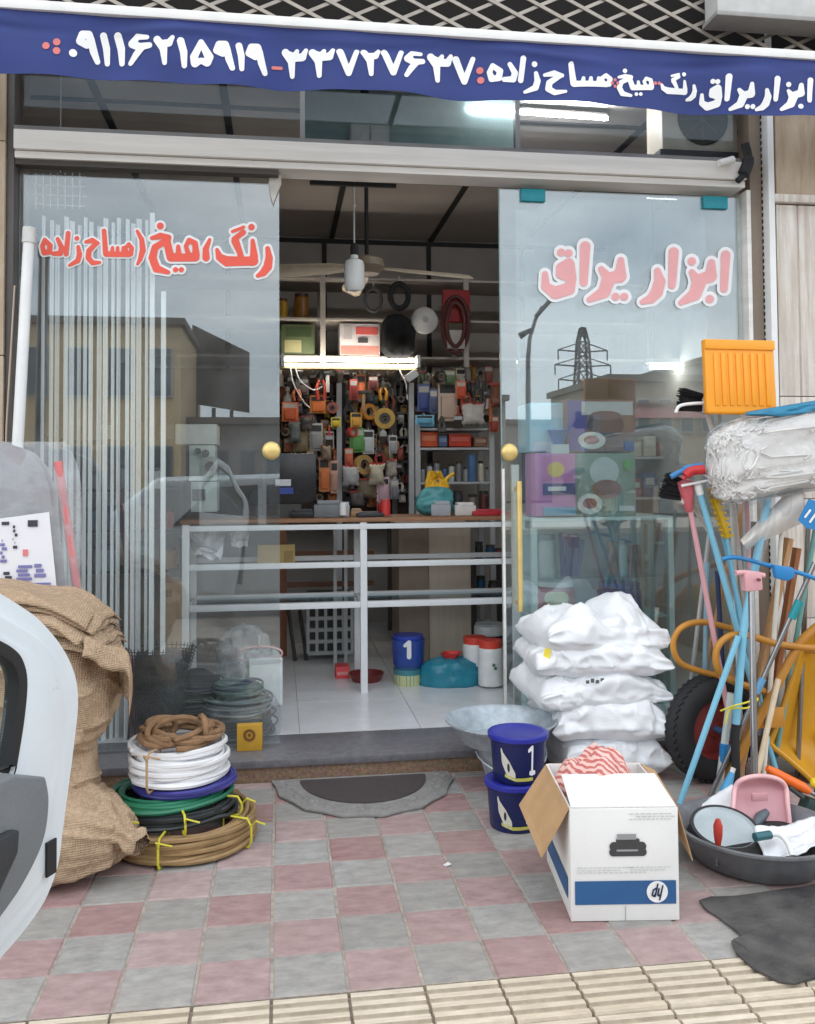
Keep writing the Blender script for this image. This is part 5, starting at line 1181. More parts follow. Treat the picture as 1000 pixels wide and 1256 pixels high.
MB().grid(blob((a[1] - a[0]) / 2 + .008, .112, (a[3] - a[2]) / 2 + .022, .014, 3.2, 9), 80, 44, cu=True).build('clear_film', glass('thin crinkled film', (.95, .95, .96), 1.5, rough=.08, veil=.05, bump=.2), mp_, smooth=True, angle=180)
def band(u, v):
    x = 915 + 110 * u; return W(x, 505 - 18 * u + 14 * v * (.35 + .65 * min(1, u * 2.2)), 3.40 + .03 * nz3(u, v, 0, 4, 2) + .06 * (1 - v) ** 2)
MB().grid(band, 30, 8).build('blue_trim', weave('blue mop trim', S(66, 150, 190), 240, .6), mp_, smooth=True, thick=.004, angle=180)
def skirt(u, v): return W(882 + 90 * u, 600 + 26 * v + 8 * math.sin(u * 9), 3.44 + .04 * math.sin(u * 17 + v * 2) * .6 + .05 * v)
MB().grid(skirt, 40, 10).build('film_skirt', MATS['thin crinkled film'], mp_, smooth=True, angle=180)
# ribbed orange scoop standing on the pack
sc_ = T('orange_scoop', 'bright orange ribbed plastic scoop standing above the mop pack', 'scoop', W(910, 500, 3.52))
a = rect(867, 415, 953, 502, 3.52); m_or = mat('orange plastic', S(240, 158, 34), .4, var=.04)
SM = Loc((a[0] + a[1]) / 2, 3.52, a[2]) @ Ry(.5) @ Rx(-4); w2 = (a[1] - a[0]) / 2; hh = a[3] - a[2]
MB(SM).box(-w2, w2, 0, .035, -.02, hh).build('shell', m_or, sc_, bevel=.012, seg=3)
for i in range(8):
    x = -w2 + .045 + i * (2 * w2 - .07) / 7.4
    MB(SM).box(x - .009, x + .009, -.006, .0005, .015, hh - .06).build('rib', m_or, sc_, bevel=.003)
MB(SM).box(-w2 + .0, w2, -.007, .0004, hh - .045, hh - .003).build('lip', m_or, sc_, bevel=.004)

# ------------------------------------------------------------------ black rubber tub with tools
tb = T('rubber_tub', 'shallow black rubber tub on the pavement holding tools', 'tub', (W(935, 1060, 3.0).x, 3.0, 0))
tc_ = Vector((W(930, 1060, 2.98).x, 2.98, 0)); rt_ = .275
MB().lathe([(.001, .004), (rt_ * .74, .004), (rt_ * .8, .012), (rt_ * .97, .105), (rt_ * 1.03, .112), (rt_ * 1.03, .120), (rt_ * .98, .121), (rt_ * .93, .108), (rt_ * .76, .022), (.001, .018)], 56, Loc(*tc_), cap=False).build('bowl', mat('dusty black rubber', S(112, 114, 118), .5, var=.3, scale=10), tb, smooth=True)
MB().lathe([(.001, .07), (rt_ * .86, .07), (rt_ * .86, .075), (.001, .09)], 40, Loc(*tc_), cap=False).build('rubble', mat('dark clutter', S(44, 42, 42), .9, var=.4, scale=30, bump=1), tb)
# round plastic mirror-like pan
t_ = T('round_float', 'round pale grey plastic float leaning in the tub', 'float', W(890, 1030, 3.12))
cm = Loc(*W(889, 1020, 3.0)) @ Rz(-6) @ Rx(18)
MB().lathe([(.001, .0), (.104, 0), (.112, .006), (.112, .016), (.104, .02), (.098, .012), (.001, .012)], 44, cm, cap=False).build('plate', mat('pale grey plastic', S(176, 186, 190), .3, var=.1), t_, smooth=True)
MB().lathe([(.104, -.002), (.117, -.002), (.119, .012), (.117, .02), (.106, .021)], 44, cm, cap=False).build('dark_rim', m_trimd, t_, smooth=True)
t_ = T('trowel', 'red handled tool propped upright before the round grey float', 'trowel', W(880, 1058, 3.0))
p1, p2, p3 = W(881, 1005, 2.86), W(881, 1037, 2.86), W(880, 1062, 2.86)
MB().tube([p1, p1.lerp(p2, .25), p1.lerp(p2, .6), p2], [.008, .0155, .0145, .009], 14).build('grip', paint(186, 60, 48, .35), t_, smooth=True)
MB().tube([p2, p3], .005, 8).build('shank', m_chr, t_, smooth=True)
MB().tube(smooth_path([W(862, 1046, 2.92), W(900, 1056, 2.88), W(935, 1058, 2.88), W(975, 1058, 2.88)]), [.004] * 25, 6).build('blade_edge', m_trimd, t_, smooth=True)
# white bags and sheets
m_bag = mat('white thin plastic', S(228, 230, 234), .35, var=.04, bump=.3, bscale=18)
def sheet_thing(name, label, cat, quad, m, seed, Yo=0, amp=.02):
    t_ = T(name, label, cat, quad[0])
    def fn(u, v):
        p = quad[0].lerp(quad[1], u).lerp(quad[3].lerp(quad[2], u), v)
        return p + Vector((amp * .5 * nz3(u, v, 0, 3, seed), amp * nz3(u, v, 1, 3.5, seed), amp * (nz3(u, v, 2, 3, seed) + .5 * abs(nz3(u, v, 5, 7, seed)))))
    MB().grid(fn, 30, 24).build('sheet', m, t_, smooth=True, thick=.003, angle=180); return t_
sheet_thing('plastic_sheet', 'white plastic sheet fanned out behind the round float', 'sheet', [W(836, 1000, 3.22), W(897, 963, 3.24), W(932, 1012, 3.12), W(842, 1040, 3.06)], m_bag, 4, amp=.012)
sheet_thing('plastic_sheet', 'white crumpled plastic sheet on the right half of the tub', 'sheet', [W(926, 1016, 2.94), W(1012, 1004, 2.96), W(1014, 1038, 2.80), W(940, 1062, 2.76)], m_bag, 9)
t_ = T('plastering_trowel', 'small trowel with a dark teal handle on the white sheet', 'trowel', W(940, 1026, 3.04))
MB().tube([W(926, 1027, 2.82), W(945, 1024, 2.83)], .014, 12).build('grip', paint(44, 96, 104, .4), t_, smooth=True)
MB().tube(smooth_path([W(945, 1024, 2.83), W(956, 1024, 2.82), W(966, 1034, 2.79), W(972, 1050, 2.76)]), .009, 10).build('neck', m_white, t_, smooth=True)
t_ = T('chisel', 'bright orange handled tool angled across the pink dustpan', 'tool', W(960, 950, 3.2))
MB().tube([W(941, 942, 3.24), W(950, 948, 3.235), W(985, 966, 3.22), W(993, 971, 3.22)], [.012, .020, .020, .012], 14).build('grip', paint(236, 108, 30, .4), t_, smooth=True)
MB().tube([W(993, 971, 3.22), W(1030, 992, 3.21)], .008, 10).build('shank', m_chr, t_, smooth=True)
t_ = T('yellow_ball_valve', 'small yellow plastic knob at the right of the tub', 'knob', W(999, 960, 3.25)); MB().sphere(W(1001, 961, 3.24), .022, 16).build('knob', paint(232, 208, 20, .4), t_, smooth=True); MB().tube([W(1001, 961, 3.24), W(1006, 1000, 3.22)], .010, 8).build('stem', m_trimd, t_)
t_ = T('dark_green_tool', 'dark green plastic tool body beside the orange handle', 'tool', W(990, 985, 3.26)); MB().box(-.03, .05, -.03, .03, -.04, .03, Loc(*W(993, 988, 3.24)) @ Ry(24)).build('body', paint(40, 62, 58, .45), t_, bevel=.014); MB().tube([W(985, 978, 3.22), W(968, 965, 3.22)], .01, 8).build('nozzle', paint(60, 70, 70, .4), t_, smooth=True)
t_ = T('grey_tool', 'small slate grey plastic handle lying against the dustpan', 'tool', W(935, 1003, 3.14)); MB().tube([W(926, 1012, 3.08), W(933, 1003, 3.1), W(940, 996, 3.12)], [.012, .02, .014], 12).build('grip', paint(92, 104, 110, .5), t_, smooth=True); MB().tube([W(925, 1014, 3.08), W(930, 1052, 3.02)], .007, 8).build('shank', paint(190, 190, 190, .4), t_, smooth=True)
t_ = T('blue_bottle', 'light blue plastic bottle end behind the dustpan', 'bottle', W(889, 985, 3.40)); MB().tube([W(898, 948, 3.44), W(890, 972, 3.42), W(882, 990, 3.40)], [.012, .024, .022], 12).build('body', paint(70, 150, 196, .35), t_, smooth=True); MB().tube([W(900, 942, 3.44), W(897, 951, 3.44)], .01, 10).build('cap', m_white, t_, smooth=True)
t_ = T('yellow_tie', 'yellow string tied round the broom handles', 'string', W(910, 860, 3.47))
MB().tube(smooth_path([W(884, 872, 3.50), W(900, 866, 3.47), W(915, 862, 3.46), W(930, 857, 3.47), W(918, 868, 3.46), W(896, 870, 3.48), W(890, 888, 3.48)]), .004, 6).build('string', m_tie, t_, smooth=True)

# ------------------------------------------------------------------ black rubber mat on the pavement
mt = [(858, 1108), (872, 1103), (905, 1102), (950, 1096), (1000, 1088), (1060, 1080), (1090, 1150), (1040, 1200), (1000, 1202), (975, 1210), (955, 1207), (925, 1192), (903, 1172), (897, 1158), (913, 1156), (905, 1146), (885, 1130), (866, 1118)]
mg = [G(x, y) for x, y in mt]
t_ = T('rubber_mat', 'torn sheet of black rubber lying on the pavement before the tub', 'mat', mg[0])
cx_ = sum(p.x for p in mg) / len(mg); cy2 = sum(p.y for p in mg) / len(mg)
def rmat(u, v):
    n = len(mg); t = u * n; i = int(t) % n; f_ = t - int(t); p = mg[i].lerp(mg[(i + 1) % n], f_); x = cx_ + (p.x - cx_) * v; y = cy2 + (p.y - cy2) * v
    return (x, y, .006 + .010 * (nz3(x, y, 0, 7, 2) + .6) * (1.1 - .5 * v))
MB().grid(rmat, 108, 24, cu=True).build('sheet', mat('black rubber sheet', S(58, 58, 60), .6, var=.3, col2=S(92, 90, 88), scale=7, bump=.4, bscale=60), t_, smooth=True, thick=.005, angle=60)
# ================================================================== INSIDE THE SHOP
m_frame = mat('white frame tube', S(232, 234, 236), .4, var=.04)
m_ply = mat('brown counter board', S(150, 108, 78), .55, var=.15, scale=10, stretch=(.5, 4, 4))
m_beige = mat('beige laminate', S(196, 182, 166), .5, var=.06, scale=6, stretch=(6, 6, .4))
YC = 5.25
# ------------------------------------------------------------------ counter
ctr = T('shop_counter', 'long open white tube frame counter with a brown top', 'counter', (.5, YC, FZ))
xL, xM, xR = W(228, 700, YC).x, W(446, 700, YC).x, 2.25
ztop = W(445, 640, YC).z; z_ = lambda py: W(445, py, YC).z
D2 = .46
MB().box(xL - .03, xR + .03, YC - .03, YC + D2 + .04, ztop + .001, ztop + .022).build('top', m_ply, ctr, bevel=.003)
def rail(a, b, w=.03, h=None): return MB().bar(a, b, w, h).build('rail', m_frame, ctr, bevel=.002)
rail((xL + .02, YC, ztop - .026), (xR, YC, ztop - .026), .05, .03)
for x in (xL, xM, xR):
    MB().box(x - .02, x + .02, YC - .02, YC + .02, FZ, ztop - .0005).build('leg', m_frame, ctr, bevel=.003)
    MB().box(x - .018, x + .018, YC + D2 - .018, YC + D2 + .018, FZ, ztop - .0005).build('leg', m_frame, ctr, bevel=.003)
    rail((x, YC + .021, ztop - .026), (x, YC + D2 - .019, ztop - .026)); rail((x, YC + .021, z_(742)), (x, YC + D2 - .019, z_(742)))
for a, b in ((xL, xM), (xM, xR)):
    rail((a + .021, YC, z_(692)), (b - .021, YC, z_(692)), .032); rail((a + .021, YC, z_(741)), (b - .021, YC, z_(741)), .045, .035)
    rail((a + .021, YC + D2, z_(692)), (b - .021, YC + D2, z_(692)), .03); rail((a + .021, YC + D2, z_(741)), (b - .021, YC + D2, z_(741)), .04, .03)
    MB().box(a + .022, b - .022, YC + .02, YC + D2 - .02, z_(741) - .004, z_(741) + .002).build('shelf_glass', glass('shelf glass', (.85, .9, .9), 1.5), ctr)

# ------------------------------------------------------------------ generic goods
def prod_box(name, label, cat, px0, py0, px1, py1, Y, d, m, prints=(), group=None, rz=0, bevel=.003):
    a = rect(px0, py0, px1, py1, Y); t_ = T(name, label, cat, ((a[0] + a[1]) / 2, Y, a[2]), group)
    MM = Loc((a[0] + a[1]) / 2, Y, a[2]) @ Rz(rz); w2 = (a[1] - a[0]) / 2
    b_ = MB(MM).box(-w2, w2, 0, d, 0, a[3] - a[2]).build('body', m, t_, bevel=bevel)
    for i, pr_ in enumerate(prints):
        h = a[3] - a[2]; u0, v0, u1, v1, mm = pr_[:5]
        if len(pr_) > 5:                    # a round picture
            cu, cv, ru, rv = (u0 + u1) / 2, (v0 + v1) / 2, (u1 - u0) / 2, (v1 - v0) / 2
            MB(MM).prism([(-w2 + 2 * w2 * (cu + ru * math.cos(q)), h * (1 - cv + rv * math.sin(q))) for q in [j * math.tau / 28 for j in range(28)]], .003 + .0022 * i, Rx(90) @ Loc(0, 0, .0005)).build('print', mm, b_); continue
        MB(MM).box(-w2 + 2 * w2 * u0, -w2 + 2 * w2 * u1, -.0035 - .0022 * i, -.0005, h * (1 - v1), h * (1 - v0)).build('print', mm, b_)
    return t_
def jar(name, label, cat, px, pyb, pyt, wpx, Y, m, mlid, group=None, prof=None, lidh=.14):
    p = W(px, pyb, Y); h = W(px, pyt, Y).z - p.z; r = (W(px + wpx / 2, pyb, Y).x - W(px - wpx / 2, pyb, Y).x) / 2
    t_ = T(name, label, cat, (p.x, Y, p.z), group)
    prof = prof or [(.92, 0), (1, .02), (1, .7), (.96, .8), (.8, .86)]
    MB().lathe([(.001, 0)] + [(r * a, h * b) for a, b in prof] + [(.001, h * prof[-1][1])], 24, Loc(p.x, Y, p.z), cap=False).build('body', m, t_, smooth=True)
    if mlid: MB().lathe([(.001, h * (1 - lidh)), (r * .9, h * (1 - lidh)), (r * .92, h * .99), (.001, h)], 24, Loc(p.x, Y, p.z), cap=False).build('lid', mlid, t_, smooth=True)
    return t_
def bagblob(name, label, cat, px0, py0, px1, py1, Y, m, seed, amp=.03, d=.6, knot=None):
    a = rect(px0, py0, px1, py1, Y); xc, zc = (a[0] + a[1]) / 2, (a[2] + a[3]) / 2; w2, h2 = (a[1] - a[0]) / 2, (a[3] - a[2]) / 2
    t_ = T(name, label, cat, (xc, Y, a[2]))
    def fn(u, v):
        a_ = 2 * math.pi * u; b_ = math.pi * (v - .5); ca, sa = math.cos(a_), math.sin(a_); cb = max(0, math.cos(b_)) ** .7; sb = math.sin(b_); sb = sb if sb > 0 else -abs(sb) ** .55
        n = amp * (nz3(ca, sa, sb, 1.8, seed) + .7 * abs(nz3(ca, sa, sb, 4, seed)))
        return (xc + (w2 + n) * ca * cb, Y + (w2 * d + n) * sa * cb, zc + (h2 + n * .5) * sb)
    MB().grid(fn, 40, 26, cu=True).build('bag', m, t_, smooth=True, angle=180)
    if knot: MB().grid(lambda u, v: (xc + .05 * knot[1] * math.cos(6.283 * u) * (.3 + v) * (1 + .3 * math.sin(u * 25)), Y - .02 + .04 * math.sin(6.283 * u) * (.3 + v), a[3] - .03 + .07 * knot[1] * v), 20, 6, cu=True).build('knot', knot[0], t_, smooth=True, angle=180)
    return t_
# under the counter
YU = 5.42
t_ = jar('paint_bucket', 'navy paint pail with a white figure one, standing on the green one', 'bucket', 501, 815, 778, 40, YU, paint(36, 62, 134, .35, 1.3), paint(40, 60, 150, .35, 1.3), prof=[(.88, 0), (.92, .04), (1, .82), (1.02, .86)])
p = W(501, 800, YU - .11); stroke_mesh([[(497, 792, 2.2), (502, 788, 2.4)], [(502, 788, 2.6), (502, 806, 2.8)]], 0, .6, lambda x, y: tuple(W(x, y, YU - .103))).build('figure', m_white, t_)
t_ = jar('paint_bucket', 'green and white labelled paint pail under the navy pail', 'bucket', 501, 849, 814, 36, YU, paint(60, 120, 130, .4, 1.2), paint(50, 90, 130, .4), prof=[(.88, 0), (.92, .04), (1, .82), (1.02, .86)])
MB().lathe([(.085, 0), (.0885, .065)], 30, Loc(W(501, 849, YU).x, YU, W(501, 849, YU).z + .05), cap=False).build('label_band', paint(196, 200, 150, .5), t_, smooth=True)
m_teal = mat('teal plastic bag', S(42, 130, 152), .3, var=.15, bump=.4, bscale=25)
bagblob('teal_bag', 'bulging teal plastic bag on the floor tied with a red knot', 'bag', 516, 806, 590, 850, YU - .05, m_teal, 5, knot=(paint(196, 48, 44, .4, 1.2), .9))
for i, (px, pb, pt_, lab) in enumerate(((583, 830, 780, 'white plastic jar with red lid half hidden behind its neighbour'), (602, 840, 784, 'white plastic jar with red lid and small green mark in front'))):
    t_ = jar('plastic_jar', lab, 'jar', px, pb, pt_, 30, YU - .02 - i * .14, paint(222, 222, 222, .35), paint(210, 70, 56, .4), lidh=.2)
    if i: stroke_mesh([[(606, 816, 2)], [(608, 820, 2)]], 0, .6, lambda x, y: tuple(W(x, y, YU - .245))).build('mark', paint(70, 110, 80, .5), t_)
jar('lidded_tub', 'white lidded food tub on the shelf beside the jars', 'tub', 600, 778, 764, 36, YU + .3, paint(206, 206, 206, .4), paint(196, 196, 198, .4))
prod_box('red_box', 'small red box on the white floor by the counter leg', 'box', 412, 818, 429, 838, YU + .2, .12, paint(206, 70, 74, .5, 1.2), [(.1, .3, .9, .5, paint(226, 150, 150, .5))])
t_ = T('red_dish', 'dark red plastic dish around the foot of the counter leg', 'dish', W(448, 842, YU)); p = W(450, 838, YU + .1)
MB().lathe([(.001, .01), (.08, .008), (.105, .05), (.11, .05), (.085, .001), (.001, .001)], 28, Loc(p.x, YU + .12, FZ), cap=False).build('dish', paint(120, 40, 40, .4), t_, smooth=True)
# grey plastic crate seen between the counter rails
cr = T('plastic_crate', 'grey plastic bottle crate standing on end beyond the counter', 'crate', W(405, 800, 6.2)); a = rect(378, 730, 432, 801, 6.2)
for i in range(6):
    z = a[2] + (a[3] - a[2]) * i / 5; MB().box(a[0], a[1], 6.2, 6.23, max(z - .012, FZ), z + .012).build('slat', paint(180, 182, 182, .5), cr)
for i in range(6):
    x = a[0] + (a[1] - a[0]) * i / 5; MB().box(x - .010, x + .010, 6.203, 6.227, max(a[2], FZ), a[3] + .01).build('upright', paint(180, 182, 182, .5), cr)
MB().box(a[0], a[1], 6.24, 6.5, max(a[2], FZ), a[3]).build('shell', paint(70, 72, 74, .6), cr)
# beige cabinet behind the counter
a = rect(490, 645, 578, 835, 5.95)
cb = T('beige_cabinet', 'tall beige laminate cabinet panel behind the counter', 'cabinet', (a[0], 5.95, FZ))
MB().box(a[0], a[0] + .20, 5.96, 6.35, FZ, a[3]).build('side_panel', mat('brown beige panel', S(150, 132, 116), .5), cb); MB().box(a[0] + .203, a[1], 5.95, 6.35, FZ, a[3]).build('panel', m_beige, cb, bevel=.003)
MB().box(a[0] - .01, a[1] + .01, 5.94, 6.36, a[3] + .001, a[3] + .02).build('cap', m_beige, cb)
# dark shelving to the right of the cabinet and behind the left half
def shelf_unit(label, px0, px1, pys, Y, d, m, zb=FZ, extra_posts=(), posts=True, zt=None):
    xa, xb = W(px0, 600, Y).x, W(px1, 600, Y).x; t_ = T('shelf_unit', label, 'shelf', ((xa + xb) / 2, Y, zb)); zs = [W((px0 + px1) / 2, y, Y).z for y in pys]
    for z in zs: MB().box(xa + .021, xb - .021, Y + .002, Y + d, z - .018, z).build('shelf_board', m, t_, bevel=.002)
    if posts:
        for x in [xa, xb] + [W(q, 600, Y).x for q in extra_posts]:
            MB().box(x - .02, x + .02, Y - .004, Y + .035, zb, (zt or max(zs)) + .03).build('post', m, t_)
            MB().box(x - .02, x + .02, Y + d + .001, Y + d + .03, zb, (zt or max(zs)) + .03).build('post', m, t_)
    return t_
m_rack = mat('grey rack steel', S(186, 188, 190), .45, var=.06); m_rackd = mat('dark rack steel', S(70, 68, 66), .5)
shelf_unit('dark shelf stacked with small goods at the right of the beige cabinet', 580, 625, (690, 735, 790), 6.2, .3, m_rackd)
for i, (px, pb, pt_, w, c) in enumerate(((588, 690, 664, 10, (60, 64, 70)), (602, 690, 668, 12, (40, 84, 120)), (612, 690, 672, 8, (150, 60, 50)), (590, 735, 706, 12, (36, 88, 128)), (606, 735, 712, 14, (70, 60, 60)), (590, 790, 762, 12, (150, 150, 150)), (607, 790, 766, 12, (44, 60, 84)))):
    jar('paint_tin', ('charcoal', 'deep blue', 'brick red', 'sea blue', 'brown black', 'pale grey', 'slate navy')[i] + ' tin on the dark shelf right of the beige cabinet', 'tin', px, pb, pt_, w, 6.3, paint(*c, .4), m_rackd)
wf = T('timber_stand', 'brown wooden door frame post standing beyond the counter', 'frame', W(347, 800, 6.4)); a = rect(343, 640, 352, 800, 6.4)
MB().box(a[0], a[1], 6.4, 6.46, FZ, W(347, 610, 6.4).z).build('post', paint(140, 92, 66, .6), wf); MB().box(a[1] + .002, a[1] + .62, 6.41, 6.45, W(400, 684, 6.4).z, W(400, 676, 6.4).z).build('cross_rail', paint(120, 84, 66, .6), wf); MB().box(a[1] + .002, a[1] + .62, 6.41, 6.45, W(400, 720, 6.4).z, W(400, 714, 6.4).z).build('cross_rail', paint(120, 84, 66, .6), wf)
tr2 = T('trestle', 'pale metal trestle legs beyond the counter', 'trestle', W(415, 730, 6.0))
for px in (411, 424): MB().bar(W(px, 645, 6.0), Vector((W(px, 730, 6.0).x, 6.0, FZ)), .022).build('leg', m_rack, tr2)
MB().bar(W(411, 727, 6.0) + Vector((.012, 0, 0)), W(424, 727, 6.0) - Vector((.012, 0, 0)), .02).build('rail', m_rack, tr2)
t_ = T('folded_ladder', 'small dark folded stool leaning left of the grey crate', 'stool', W(362, 800, 6.25))
for px in (352, 366): MB().bar(W(px, 735, 6.3), Vector((W(px + 10, 800, 6.25).x, 6.2, FZ + .005)), .02).build('leg', m_rackd, t_)
MB().bar(W(352, 740, 6.3), W(366, 740, 6.3), .03).build('seat', m_rackd, t_)

# ------------------------------------------------------------------ on the counter
YT = YC + .1
zc_ = ztop + .022
mon = T('computer_monitor', 'black computer monitor with a white sticker on the counter', 'monitor', W(360, 632, 5.45)); a = rect(322, 556, 388, 618, 5.45)
MB().box(a[0], a[1], 5.45, 5.49, a[2], a[3]).build('screen', paint(24, 26, 32, .25), mon, bevel=.008)
MB().box(a[0] + .09, a[1] - .09, 5.46, 5.5, zc_ + .012, a[2] + .02).build('neck', m_rackd, mon); MB().box(a[0] + .05, a[1] - .05, 5.42, 5.58, zc_ + .0005, zc_ + .013).build('foot', m_rackd, mon, bevel=.004)
b_ = rect(338, 588, 357, 596, 5.445); MB().box(b_[0], b_[1], 5.444, 5.448, b_[2], b_[3]).build('sticker', paint(206, 206, 212, .5), mon)
b_ = rect(343, 598, 360, 606, 5.445); MB().box(b_[0], b_[1], 5.444, 5.448, b_[2], b_[3]).build('blue_sticker', paint(50, 70, 150, .5), mon)
def on_counter(px, w, h, d, Y=YT + .08):
    x = W(px, 632, Y).x; return x, Y
small = [('grey metal scale body on the counter behind the rail', 'scale', 403, .17, .10, .14, (104, 108, 112)), ('silver tin box on the counter beside the scale', 'tin', 423, .06, .09, .06, (176, 178, 182)), ('flat black account book on the counter', 'book', 452, .16, .03, .2, (40, 40, 46)), ('pale grey carton on the counter near the teal bag', 'box', 541, .12, .09, .12, (150, 152, 158)), ('red plastic tray on the counter by the right window', 'tray', 598, .22, .035, .2, (170, 40, 50)), ('small white carton on the counter end', 'box', 570, .13, .08, .1, (196, 192, 190)), ('dark tool case on the counter before the monitor', 'case', 372, .14, .05, .12, (34, 34, 38)), ('brown cardboard packet on the counter middle', 'packet', 437, .07, .05, .07, (150, 116, 84))]
for lab, cat, px, w, h, d, c in small:
    x, Y = on_counter(px, w, h, d); t_ = T('counter_' + cat, lab, cat, (x, Y, zc_)); mm = paint(*c, .45, 1.2)
    MB(Loc(x, Y, zc_ + .0005) @ Rz(random.uniform(-12, 12))).box(-w / 2, w / 2, -d / 2, d / 2, 0, h * .78).build('base', mm, t_, bevel=.006)
    MB(Loc(x, Y, zc_ + .0005)).box(-w * .4, w * .4, -d * .4, d * .4, h * .781, h).build('lid', paint(*[min(255, q + 26) for q in c], .4), t_, bevel=.004)
jar('red_jar', 'small red plastic jar standing on the counter', 'jar', 473, 632, 612, 12, YT + .05, paint(196, 50, 50, .4, 1.2), paint(210, 90, 80, .4))
jar('white_cup', 'white paper cup standing on the counter', 'cup', 421, 632, 614, 9, YT, paint(226, 226, 226, .5), None)
bagblob('teal_bag', 'light teal plastic bag slumped on the counter below yellow gloves', 'bag', 511, 598, 556, 630, YT + .12, mat('pale teal bag', S(84, 156, 160), .35, var=.15, bump=.4, bscale=25), 8, amp=.025, d=.5)
t_ = T('yellow_gloves', 'bunch of yellow rubber gloves behind the teal bag', 'gloves', W(535, 598, 5.75)); rr = random.Random(5)
for i in range(9):
    p = W(524 + i * 3.1, 598, 5.75); MB().tube(smooth_path([p, p + Vector((rr.uniform(-.02, .02), 0, .05)), p + Vector((rr.uniform(-.05, .05), rr.uniform(-.03, .03), rr.uniform(.06, .11)))]), [.016] * 8 + [.012] * 9, 8).build('finger', paint(222, 172, 40, .5, 1.2), t_, smooth=True)
MB().sphere(W(536, 600, 5.75), .05, 14, (1.6, .7, .7)).build('palm', paint(222, 172, 40, .5, 1.2), t_, smooth=True)
# key cutting machine seen through the left window
km = T('key_machine', 'pale green key cutting machine on the left end of the counter', 'machine', W(250, 632, YT + .1)); mk = paint(186, 200, 194, .45)
for nm, x0_, y0_, x1_, y1_, d, mm in (('hood', 215, 520, 266, 545, .26, paint(206, 212, 206, .45)), ('upper_body', 232, 546, 264, 590, .2, mk), ('lower_body', 234, 591, 266, 628, .24, mk), ('slot', 236, 600, 252, 614, .01, m_rackd), ('dial_plate', 246, 560, 262, 586, .01, paint(150, 160, 156, .4))):
    a = rect(x0_, y0_, x1_, y1_, YT + (0 if d > .05 else -.012)); a = (a[0], a[1], max(a[2], zc_ + .001), a[3]); MB().box(a[0], a[1], YT - (0 if d > .05 else .012), YT + d - (0 if d > .05 else .013), a[2], a[3]).build(nm, mm, km, bevel=.006 if d > .05 else 0)
for px, py, r in ((252, 556, .022), (243, 553, .018), (258, 572, .03)): MB().lathe([(.001, 0), (r, 0), (r * .9, .03), (.001, .03)], 20, Loc(*W(px, py, YT - .013)) @ Rx(90), cap=False).build('knob', m_rackd, km, smooth=True)
t_ = T('desk_fan', 'small black round desk fan on the counter left of the monitor', 'fan', W(317, 632, YT + .15)); p = W(317, 610, YT + .15)
MB().lathe([(.001, -.02), (.05, -.018), (.06, 0), (.05, .018), (.001, .02)], 24, Loc(*p) @ Rx(90), cap=False).build('head', paint(26, 26, 28, .5), t_, smooth=True); MB().box(p.x - .015, p.x + .015, p.y - .01, p.y + .03, zc_ + .012, p.z - .04).build('stem', m_rackd, t_); MB().box(p.x - .05, p.x + .05, p.y - .05, p.y + .05, zc_ + .0005, zc_ + .0115).build('foot', m_rackd, t_)

# ------------------------------------------------------------------ back shelves above the tool wall
m_board = mat('pale shelf board', S(176, 168, 160), .6, var=.1)
YR = 6.85
us = shelf_unit('long pale upper shelves across the back above the tube light', 150, 800, (437, 391, 341), YR, .5, m_board, zb=W(400, 445, YR).z - .02, extra_posts=(397, 574))
goods = [('yellow tin', 'yellow tin at the left of the upper middle shelf', 'tin', 347, 366, 391, 12, (196, 150, 40)), ('amber bottle', 'squat amber bottle on the upper middle shelf', 'bottle', 370, 360, 391, 18, (150, 104, 40)), ]
for nm, lab, cat, px, pt_, pb, w, c in goods: jar(nm.replace(' ', '_'), lab, cat, px, pb, pt_, w, YR + .12, paint(*c, .4), paint(c[0] // 2, c[1] // 2, c[2], .4))
prod_box('seed_pack', 'green printed pack on the upper bottom shelf', 'pack', 345, 398, 386, 436, YR + .05, .15, paint(92, 104, 70, .5), [(.1, .5, .6, .9, paint(170, 164, 120, .5)), (.15, .1, .9, .4, paint(60, 76, 46, .5))])
prod_box('tool_box', 'white carton with red printing on the upper bottom shelf', 'box', 417, 397, 466, 436, YR + .02, .25, paint(214, 206, 206, .5), [(.02, .7, .98, .98, paint(196, 130, 120, .5)), (.4, .1, .95, .34, paint(206, 90, 84, .5)), (.1, .1, .3, .5, paint(186, 180, 180, .5)), (.45, .45, .7, .6, m_rackd)])
bagblob('black_backpack', 'black cloth tool bag hanging over the end of the tube light', 'bag', 467, 386, 509, 440, YR - .08, paint(24, 24, 26, .9), 3, amp=.02, d=.35)
t_ = T('white_dish', 'white round plastic dish hung before the upper shelf', 'dish', W(521, 393, YR - .1)); r = (W(538, 393, YR - .1).x - W(505, 393, YR - .1).x) / 2
MB().lathe([(.001, .05), (r * .5, .045), (r * .9, .015), (r, 0), (r, -.01), (r * .88, .004), (r * .5, .03), (.001, .034)], 36, Loc(*W(521, 393, YR - .1)) @ Rx(90), cap=False).build('bowl', paint(206, 206, 206, .5), t_, smooth=True); MB().lathe([(.001, .045), (.025, .045), (.025, .055), (.001, .055)], 16, Loc(*W(521, 393, YR - .1)) @ Rx(90), cap=False).build('boss', paint(176, 176, 176, .5), t_)
